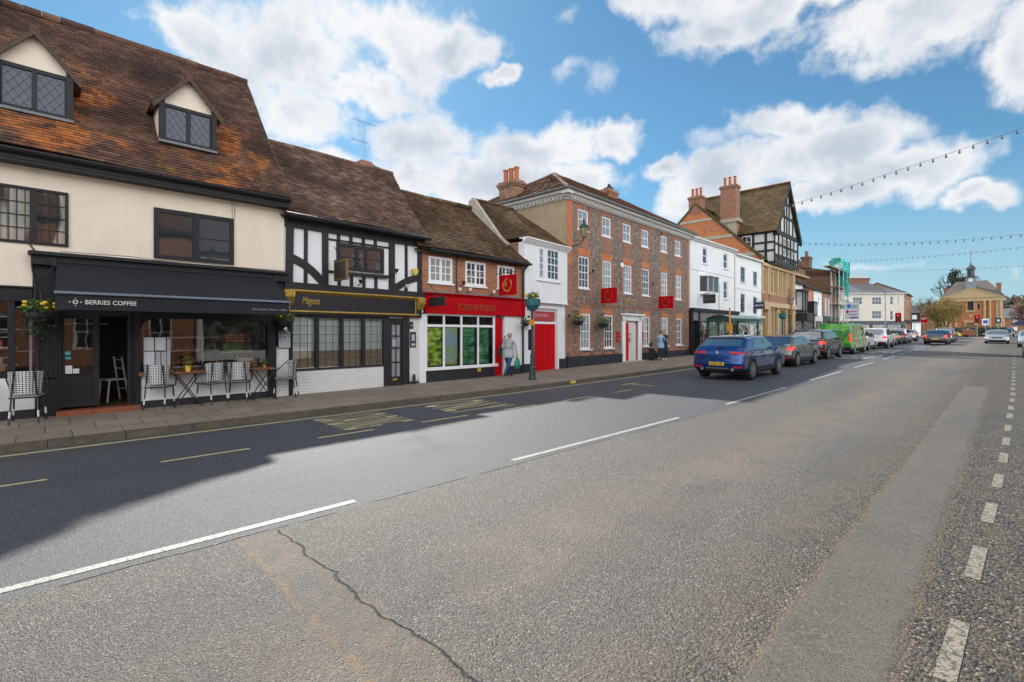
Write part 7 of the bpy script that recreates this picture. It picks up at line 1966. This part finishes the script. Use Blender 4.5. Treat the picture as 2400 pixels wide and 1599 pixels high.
# bell boxes and floodlights
wall_item('alarm_box', 'yellow shield shaped alarm box on the timber framed house', 'alarm', MB().prism([(-.09, .09), (.09, .09), (.08, -.03), (.0, -.11), (-.08, -.03)], 'y', -.1, 0), M['yellow_plastic'], (7.98, 12.48, 3.52), R(2.4))
wall_item('alarm_box', 'white round alarm box on the flint house', 'alarm', MB().lathe([(.13, 0), (.12, -.06)], n=16, axis='y'), M['white'], (20.25, 13.2, 5.0), 0)
def flood(label, u, v, z, m='dark_metal', rz=0):
    o = empty('floodlight', (u, v, z), R(rz), label, 'floodlight', 'small floodlights over the shopfronts')
    MB().tube((0, 0, 0), (0, -.16, .03), .015).tube((0, -.16, .03), (0, -.18, .08), .015).build('arm', M['dark_metal'], o)
    MB().lathe([(.03, .0), (.06, .07), (.065, .10), (.055, .10)], (0, -.18, .05), 12).build('lamp_head', M[m], o)
flood('small black spotlight under the timber framed house window', 6.12, 12.36, 2.98); flood('round white lamp at the foot of the curved brace', 7.60, 12.42, 2.96, 'offwhite')
flood('black lamp on the wide post of the timber framed house', 7.25, 12.42, 3.38); flood('small white lamp between the first two brick windows', 9.62, 12.52, 3.0, 'white'); flood('black lamp between the first two brick windows', 9.78, 12.52, 3.22)
flood('white lamp under the second brick window', 10.05, 12.52, 3.02, 'white'); flood('white round lamp left of the red ring sign', 11.1, 12.52, 3.0, 'white')
flood('black lamp above the left red sign on the flint house', 17.5, 13.05, 4.35); flood('black lamp above the right red sign on the flint house', 23.2, 13.35, 4.2); flood('high black floodlight between top windows of the flint house', 24.2, 13.4, 7.0); flood('black lantern on the corner beside the red gates', 15.65, 12.92, 2.3)
def lantern():
    o = empty('street_lantern', (15.75, 12.05, 5.62), 0, 'large old fashioned glass street lantern bracketed off the flint house', 'street lamp')
    MB().path([(0, 0, -.12), (.05, .2, -.3), (.25, .95, -.36)], .025, 8).path([(0, .0, -.15), (.1, .5, -.18), (.25, .95, -.05)], .012, 6).build('bracket', M['dark_metal'], o)
    c = MB(); c.lathe([(.12, -.08), (.12, -.03), (.10, 0)], n=6); c.lathe([(.24, .42), (.26, .45), (.15, .60), (.07, .66), (.06, .74), (.09, .76), (.02, .90)], n=6)
    for k in range(6): a = math.pi * 2 * k / 6; c.tube((.11 * math.cos(a), .11 * math.sin(a), 0), (.23 * math.cos(a), .23 * math.sin(a), .43), .012, n=5)
    c.build('lantern_frame', M['post_green'], o)
    MB().lathe([(.10, 0), (.22, .42)], n=6).build('lantern_glass', glass_mat('amber_lantern_glass', tint=(.30, .25, .14)), o)
    o.scale = (.8, .8, .8)
lantern()
wall_item('menu_board', 'small black framed menu board on the white pier right of the timber framed door', 'menu', MB().box(-.10, .10, -.03, 0, -.24, .22).box(-.08, .08, -.035, -.03, -.2, -.1), [M['plinth']], (7.95, 12.5, 1.5), R(2.4))
MB().box(-.07, .07, -.037, -.031, -.2, -.12).box(-.06, .05, -.037, -.031, -.05, .15).build('menu_sheet', M['paper2'], bpy.data.objects['menu_board'])
wall_item('wall_plaque', 'black plaque with small gold crest above the menu board', 'plaque', MB().box(-.06, .06, -.02, 0, -.11, .11), M['plinth'], (7.9, 12.5, 1.92), R(2.4)); MB().box(-.025, .025, -.024, -.02, -.03, .03).build('crest', M['gold'], bpy.data.objects['wall_plaque'])
wall_item('drain_pipe_stub', 'short black rounded pipe at the foot of the white pier', 'pipe', MB().lathe([(.05, 0), (.05, .22), (.035, .28), (.01, .30)], n=12), M['dark_metal'], (7.92, 12.38, .17))
wall_item('kerb_plate', 'small bright yellow plate on the kerb near the bus stop post', 'kerb plate', MB().box(-.12, .12, -.03, .03, -.06, .02), M['yellow_plastic'], (12.4, 9.93, .11))
# bus shelter
bs = empty('bus_shelter', (28.7, 12.6, .28), R(-4), 'dark green glass bus shelter in front of the white houses', 'bus shelter')
mb = MB()
for x in (0, 1.2, 2.5, 3.8):
    mb.box(x - .04, x + .04, -.04, .04, 0, 2.2)
    if x in (0, 3.8): mb.box(x - .04, x + .04, -1.3, -1.22, 0, 2.2)
mb.box(-.1, 3.9, -.06, .06, 2.12, 2.26); mb.box(-.1, 3.9, -1.4, -1.3, 2.12, 2.26); mb.box(-.1, 0, -1.35, .06, 2.12, 2.26); mb.box(3.8, 3.9, -1.35, .06, 2.12, 2.26)
mb.build('frame', paint('shelter_green', (.01, .09, .07), .4, .2), bs)
mb = MB()
for k in range(8):
    y0, y1 = -1.45 + 1.55 * k / 8, -1.45 + 1.55 * (k + 1) / 8; f = lambda y: 2.27 + .22 * math.sin(math.pi * (y + 1.45) / 1.55)
    mb.face([(-.15, y0, f(y0)), (3.95, y0, f(y0)), (3.95, y1, f(y1)), (-.15, y1, f(y1))]); mb.face([(-.15, y0, f(y0) - .03), (-.15, y1, f(y1) - .03), (3.95, y1, f(y1) - .03), (3.95, y0, f(y0) - .03)])
mb.build('roof', paint('pale_shelter_roof', (.30, .38, .36), .4, .15), bs)
MB().face([(0, 0, .3), (3.8, 0, .3), (3.8, 0, 2.1), (0, 0, 2.1)]).face([(0, 0, .3), (0, 0, 2.1), (0, -1.2, 2.1), (0, -1.2, .3)]).build('glass_panel', M['glass_see'], bs)
MB().box(.3, 1.1, .01, .03, .9, 1.9).box(2.7, 3.6, .01, .03, .8, 1.3).build('advert_panel', M['offwhite'], bs); MB().box(1.3, 3.4, -.4, -.1, .45, .49).build('bench', M['grey_metal'], bs)
wall_item('litter_bin_sign', 'orange stop plate on a dark post left of the bus shelter', 'sign', MB().tube((0, 0, 0), (0, 0, 2.9), .045).box(-.06, -.04, -.16, .1, 1.55, 2.0), [M['orange_plastic']], (28.3, 11.2, .22))
# ================================================================ festoon lights
def festoon(label, A0, B0, sag, n):
    o = empty('festoon_lights', tuple((Vector(A0) + Vector(B0)) / 2), 0, label, 'string lights', 'strings of bulbs across the street')
    c = (Vector(A0) + Vector(B0)) / 2
    def p(t): q = Vector(A0).lerp(Vector(B0), t) - c; q.z -= sag * 4 * t * (1 - t); return q
    MB().path([p(i / 60) for i in range(61)], .009, 4).build('cable', M['dark_metal'], o)
    first = None
    for i in range(n):
        q = p((i + .5) / n)
        if first is None: first = MB().lathe([(.022, .02), (.03, -.05), (.05, -.10), (.045, -.15), (.01, -.18)], n=8).build('bulb', M['bulb'], o, smooth=True); b_ = first
        else: b_ = first.copy(); COL.objects.link(b_); b_.parent = o
        b_.location = q
M['bulb'] = glass_mat('bulb_glass', tint=(.09, .09, .09))
festoon('nearest string of bulbs, sloping steeply up to the right edge of the picture', (30.6, 13.9, 8.3), (30.4, -6.5, 11.9), .30, 44)
festoon('level string of bulbs starting at the timber gable', (49, 13.6, 9.9), (49, -7.5, 8.9), .75, 44)
festoon('third string of bulbs, crossing in front of the clock cupola', (75, 14.5, 11.0), (75, -8, 11.3), .4, 44)
festoon('lowest and farthest string of bulbs over the junction', (100, 17, 12.2), (100, -8, 11.2), .3, 44)

# ================================================================ trees, hedge, far hillside
M['bark'] = paint('bark', (.07, .055, .04), .9, .3, bmp=.6, scale=6)
def limb(mb, p, d, L, r, depth, rnd, tips, spread=.6, up=.15):
    p = Vector(p); q = p
    n = 3
    for k in range(n):
        d = (d + Vector((rnd.gauss(0, .12), rnd.gauss(0, .12), rnd.gauss(0, .08) + up * .1))).normalized(); q2 = q + d * (L / n)
        mb.tube(q, q2, r * (1 - .25 * k / n), r * (1 - .25 * (k + 1) / n), 6 if depth > 1 else 5, cap=False); q = q2
    tips.append((q, d, depth))
    if depth > 0:
        for k in range(rnd.choice((2, 3, 3))):
            nd = (d + Vector((rnd.gauss(0, spread), rnd.gauss(0, spread), rnd.gauss(0, spread * .5) + up))).normalized()
            limb(mb, q, nd, L * rnd.uniform(.62, .82), r * .62, depth - 1, rnd, tips, spread, up)
def tree(name, label, u, v, h, rad, leafm, n=2600, size=.16, seed=1, trunk_h=.3, z=None, sz=1.0, twigs=False, bare=False, cat='tree', group=None, clumps=26, depth=4, cone=0):
    rnd = random.Random(seed); z = GZ(u) if z is None else z
    o = empty(name, (u, v, z), rnd.uniform(0, 6), label, cat, group)
    mb = MB(); tips = []
    th = h * trunk_h
    mb.lathe([(h * .040, -.1), (h * .028, th * .3), (h * .022, th)], n=9)
    for k in range(5):
        a = 2 * math.pi * k / 5 + rnd.uniform(-.3, .3)
        limb(mb, (0, 0, th * rnd.uniform(.75, 1)), Vector((math.cos(a) * .55, math.sin(a) * .55, 1)).normalized(), h * .22, h * .013, depth, rnd, tips, .45, .25)
    # keep limbs inside the crown
    mb.build('trunk', M['bark'], o)
    lf = MB(); cz = th + (h - th) * .52; hz = (h - th) * .52
    cl = []
    for i in range(clumps):
        d = Vector((rnd.gauss(0, 1), rnd.gauss(0, 1), rnd.gauss(0, 1))).normalized() * (rnd.random() ** .45)
        zc = d.z * hz * .85
        w = 1 - cone * max(0, (zc + hz) / (2 * hz))
        cl.append((Vector((d.x * rad * .8 * w, d.y * rad * .8 * w, cz + zc)), rad * rnd.uniform(.24, .42) * (w + .2), rnd.uniform(.35, 1.4)))
    for c, r, wgt in cl:
        for i in range(int(n / clumps * wgt)):
            d = Vector((rnd.gauss(0, 1), rnd.gauss(0, 1), rnd.gauss(0, .8))).normalized() * (rnd.random() ** .5) * r
            p = c + d; a = Vector((rnd.gauss(0, 1), rnd.gauss(0, 1), rnd.gauss(0, .7) - (1.2 if twigs else 0))).normalized(); b = a.orthogonal().normalized(); s = size * rnd.uniform(.5, 1.4)
            wd = .16 if twigs else .55
            lf.face([p - a * s, p + b * s * wd, p + a * s, p - b * s * wd])
    lf.build('crown', leafm, o)
    return o
ochre_l = paint('ochre_catkins', (.26, .19, .055), .8, .5, bmp=0, scale=1.3); red_b = paint('reddish_twigs', (.16, .075, .05), .85, .4, bmp=0, scale=1); conif = paint('conifer_green', (.030, .055, .028), .8, .5, bmp=0, scale=.8); mid_g = paint('mid_green_leaves', (.06, .09, .035), .8, .5, bmp=0, scale=.8); grey_tw = paint('grey_brown_twigs', (.16, .13, .11), .9, .3, bmp=0, scale=1)
tree('willow_tree', 'pale ochre twiggy willow in early leaf left of the town hall door', 112, 7.9, 6.8, 3.0, ochre_l, 7000, .20, 5, .22, twigs=True, clumps=40)
tree('conifer_tree', 'tall dark green conifer rising behind the left slope of the town hall roof', 200, 11.0, 19.5, 3.2, conif, 4200, .42, 8, .35, clumps=30)
tree('bare_tree', 'reddish brown bare tree just right of the town hall', 158, -2.9, 7.5, 3.6, red_b, 5000, .28, 9, .25, twigs=True, clumps=36)
tree('bare_tree', 'tall grey leafless tree over the brick wing roof', 168, 23.0, 11, 2.4, grey_tw, 700, .32, 14, .45, twigs=True, clumps=18)
tree('bare_tree', 'small grey leafless tree behind the left town hall chimney', 205, 19.0, 12, 3, grey_tw, 900, .34, 15, .4, twigs=True, clumps=22)
def hedge():
    rnd = random.Random(2); o = empty('hedge', (116, 3.6, GZ(116)), R(-86), 'clipped dark green hedge at the foot of the town hall', 'hedge')
    lf = MB()
    for i in range(3800):
        p = Vector((rnd.uniform(-3.2, 3.2), rnd.uniform(-.8, .8), rnd.uniform(.1, 1.75))); a = Vector((rnd.gauss(0, 1), rnd.gauss(0, 1), rnd.gauss(0, 1))).normalized(); b = a.orthogonal().normalized(); s = rnd.uniform(.08, .2)
        lf.face([p - a * s, p + b * s * .6, p + a * s, p - b * s * .6])
    lf.box(-3.0, 3.0, -.65, .65, .05, 1.6); lf.build('foliage', M['leaf_d'], o)
hedge()
tag(MB().box(0, 7, -3.4, 3.6, 0, .14).build('traffic_island', M['stone'], None, loc=(106.5, 3.9, GZ(108)), bevel=.03), kind='structure')
tag(MB().box(-.07, .07, -.9, -.76, 0, 2.0).box(-.07, .07, .76, .9, 0, 2.0).box(-.1, .1, -1.0, 1.0, 1.75, 2.0).box(-.05, .05, -.76, .76, .4, 1.2).build('timber_shelter', M['wood'], None, loc=(109.5, 4.6, GZ(110) + .12), rz=0), 'brown timber frame standing at the left end of the hedge', 'timber frame')
# far wooded hillside with roofs
def hills():
    mb = MB(); us = [215 + i * 22 for i in range(30)]; vs = [-420 + i * 26 for i in range(36)]
    for v in vs:
        for u in us:
            r = max(0, (u - 235) / 420); z = 1.2 + 30 * min(1, r) ** 1.15 * (1.55 if v < -10 else max(.42, 1 - (v + 10) / 190)) + 5 * mnoise.noise(Vector((u * .012, v * .012, 0))) * min(1, r * 3)
            mb.v.append((u, v, z))
    n = len(us)
    for j in range(len(vs) - 1):
        for i in range(n - 1): a = j * n + i; mb.f.append((a, a + 1, a + n + 1, a + n)); mb.m.append(0)
    return mb
hm = hills(); ho = hm.build('hills', paint('hillside_green', (.07, .085, .04), .9, .4, scale=.02, bmp=0), smooth=True); ho['kind'] = 'structure'
def hill_z(u, v):
    r = max(0, (u - 235) / 420); return 1.2 + 30 * min(1, r) ** 1.15 * (1.55 if v < -10 else max(.42, 1 - (v + 10) / 190)) + 5 * mnoise.noise(Vector((u * .012, v * .012, 0))) * min(1, r * 3)
rnd = random.Random(77)
wood = MB()
for i in range(1900):
    u = rnd.uniform(245, 640); v = rnd.uniform(-.16 * u - 20, .30 * u)
    if mnoise.noise(Vector((u * .02, v * .03, 3))) < -.12: continue
    z = hill_z(u, v); h = rnd.uniform(4, 8)
    for k in range(16):
        c = Vector((u + rnd.gauss(0, h * .25), v + rnd.gauss(0, h * .25), z + h * rnd.uniform(.2, 1))); a = Vector((rnd.gauss(0, 1), rnd.gauss(0, 1), rnd.gauss(0, 1))).normalized(); b = a.orthogonal().normalized(); s = h * rnd.uniform(.10, .24)
        wood.face([c - a * s, c + b * s, c + a * s, c - b * s], rnd.choice((0, 0, 1, 2, 2, 3)))
tag(wood.build('far_woodland', [conif, mid_g, red_b, grey_tw]), kind='stuff')
def far_house(i, u, v, w, rot, wallm, roofm, label):
    z = hill_z(u, v) if u > 240 else GZ(u)
    o = empty('hillside_house', (u, v, z - 1), R(rot), label, 'house', 'houses on the far hillside')
    MB().box(-w / 2, w / 2, -3.5, 3.5, 0, 6).prism([(-3.5, 6), (3.5, 6), (0, 9)], 'x', -w / 2, w / 2).build('wall', M[wallm], o)
    MB().prism([(-4, 5.8), (-4, 6.0), (0, 9.3), (4, 6.0), (4, 5.8), (0, 9.05)], 'x', -w / 2 - .3, w / 2 + .3).build('roof', M[roofm], o)
    for x in (-w * .3, 0, w * .3): MB().box(x - .5, x + .5, -3.56, -3.5, 4, 5.3).box(x - .5, x + .5, -3.56, -3.5, 1.6, 2.9).build('window', M['white'], o)
    MB().box(-w * .3 - .4, -w * .3 + .4, -.5, .5, 8, 10.2).build('chimney', M['red_brick'], o)
for i, (u, v, w, rot, a, b, lb) in enumerate([
    (300, -9, 14, -80, 'white_render', 'slate', 'white walled house on the far slope right of the town hall'), (262, -7, 16, -95, 'red_brick', 'tile_e', 'red brick house lowest on the slope right of the town hall'),
    (340, -15, 13, -90, 'orange_brick', 'tile_e', 'orange brick house high on the slope near the right edge'), (235, -4.6, 12, -85, 'red_brick', 'slate', 'brick house with slate roof directly right of the town hall'),
    (250, 30, 18, -75, 'red_brick', 'slate', 'brick house with slate roof left behind the willow'), (272, 42, 16, -60, 'orange_brick', 'tile_e', 'orange brick house above the far terrace'),
    (300, 45, 14, -75, 'white_render', 'slate', 'white house above the far terrace'), (225, 27, 16, -70, 'old_brick', 'tile_e', 'old brick house between the willow and the brown brick wing')]): far_house(i, u, v, w, rot, a, b, lb)
# ================================================================ signals and signs
def signal(label, u, v, red_on=True):
    o = empty('traffic_light', (u, v, GZ(u) + .1), 0, label, 'traffic light', 'traffic lights at the junction')
    MB().tube((0, 0, 0), (0, 0, 3.3), .055).build('post', M['grey_metal'], o)
    MB().box(-.02, .02, -.30, .30, 2.25, 3.45).build('backing_board', M['red_sign'] if red_on else M['plinth'], o, bevel=.02)
    MB().box(-.2, -.03, -.15, .15, 2.35, 3.3).build('lamp_housing', M['plinth'], o)
    MB().lathe([(.10, 0), (.10, -.03)], (-.2, 0, 3.12), 12, axis='x').build('red_lamp', M['lamp_lit'], o)
    for z in (2.83, 2.54): MB().lathe([(.09, 0), (.09, -.02)], (-.2, 0, z), 12, axis='x').build('dark_lamp', M['interior'], o)
signal('traffic light with red backing in front of the cream corner building', 76, 9.6); signal('traffic light with red backing in front of the town hall door', 101, 3.4)
def roadsign(label, u, v, w, h, z0, face, marks, post=True, name='road_sign'):
    o = empty(name, (u, v, GZ(u) + .1), 0, label, 'sign'); MB().box(-.02, .02, -w / 2, w / 2, z0, z0 + h).build('plate', face, o)
    MB().tube((.05, 0, 0), (.05, 0, z0 + h), .05).build('post', M['grey_metal'], o)
    for m, rects in marks:
        q = MB()
        for a, b, c, d in rects: q.box(-.028, -.021, a, b, z0 + c, z0 + d)
        q.build('sign_marking', m, o)
signblue = paint('sign_blue', (.03, .12, .45), .5, .05)
roadsign('large pale direction sign with blue symbol behind the green van', 60, 11.35, 1.25, 1.75, 2.5, paint('pale_sign_face', (.50, .53, .60), .6, .05), [(signblue, [(.1, .42, 1.15, 1.55)]), (M['plinth'], [(-.5, .02, 1.35, 1.42), (-.4, .02, 1.18, 1.23), (-.5, .2, .1, .2), (-.5, .25, .45, .5)]), (M['red_sign'], [(.28, .48, .62, .92), (-.4, .2, .75, .82)])])
roadsign('small blue and white sign beside the town hall traffic light', 101, 2.5, .75, 1.0, 1.9, M['white'], [(signblue, [(-.25, .25, .25, .75)])])
roadsign('round dark green sign in front of the right town hall column', 102, 1.15, .6, .8, 2.2, M['post_green'], [(M['white'], [(-.12, .12, .25, .55)])])
roadsign('square black sign with a pale mark on the far shops', 134, 14.2, 1.9, 1.9, 3.0, M['plinth'], [(M['white'], [(-.4, .4, .5, 1.4)])])
roadsign('small bright red sign beside the square black one on the far shops', 134, 12.6, 1.1, .8, 2.8, M['red_sign'], [(M['white'], [(-.4, .4, .7, .8)])])
tag(MB().lathe([(.09, 0), (.07, .5), (.055, 6.5), (.04, 6.6)], n=10).path([(0, 0, 6.5), (-.3, 0, 6.9), (-1.2, 0, 7.0)], .04).box(-1.7, -1.1, -.12, .12, 6.95, 7.07).build('street_lamp', M['grey_metal'], None, loc=(88, 12.6, GZ(88))), 'slim grey street lamp in front of the cream corner building', 'street lamp')
gz = empty('market_gazebo', (128, -2.6, GZ(128)), 0, 'dark blue market canopy to the right of the hedge', 'gazebo')
MB().prism([(-2.4, 2.4), (2.4, 2.4), (0, 3.6)], 'x', -2.4, 2.4).box(-2.4, 2.4, -2.4, 2.4, 2.15, 2.4).build('canopy', paint('dark_blue_canvas', (.03, .045, .09), .7, .2), gz)
for x in (-2.3, 2.3):
    for y in (-2.3, 2.3): MB().tube((x, y, 0), (x, y, 2.2), .05).build('leg', M['steel'], gz)
# ================================================================ houses across the street (behind the camera; seen in the window glass)
def opp(u, L, H, zr, wm, rm, lb, wins, v=-7.2, **k): simple_house('house_opposite', u, v, 180, lb, L, H, wm, rm, wins, 3, zr, depth=7, **k)
W1 = lambda L, z0, z1, n: [(L * (i + .5) / n - .5, L * (i + .5) / n + .5, z0, z1) for i in range(n)]
opp(6, 9, 7.2, 9.6, 'orange_brick', 'tile_e', 'orange brick house across the street, opposite the café', W1(9, 4.0, 5.6, 3) + W1(9, .9, 2.6, 3), fm='white')
opp(14.5, 8.4, 6.4, 9.0, 'white_render', 'slate', 'white rendered house across the street, opposite the red shop', W1(8.4, 3.8, 5.2, 3), shop='white')
opp(26, 11.4, 8.4, 10.6, 'red_brick', 'tile_e', 'large red brick house across the street, opposite the flint house', W1(11.4, 6.0, 7.4, 5) + W1(11.4, 3.5, 5.1, 5), shop='char_paint')
opp(38, 11.8, 7.4, 10.0, 'cream', 'slate', 'cream house across the street, opposite the white town houses', W1(11.8, 4.0, 5.6, 5), shop='post_green')
opp(-3.2, 9, 6.6, 9.4, 'old_brick', 'tile_e', 'old brick house across the street, behind the camera to the left', W1(9, 3.8, 5.2, 3), shop='white')
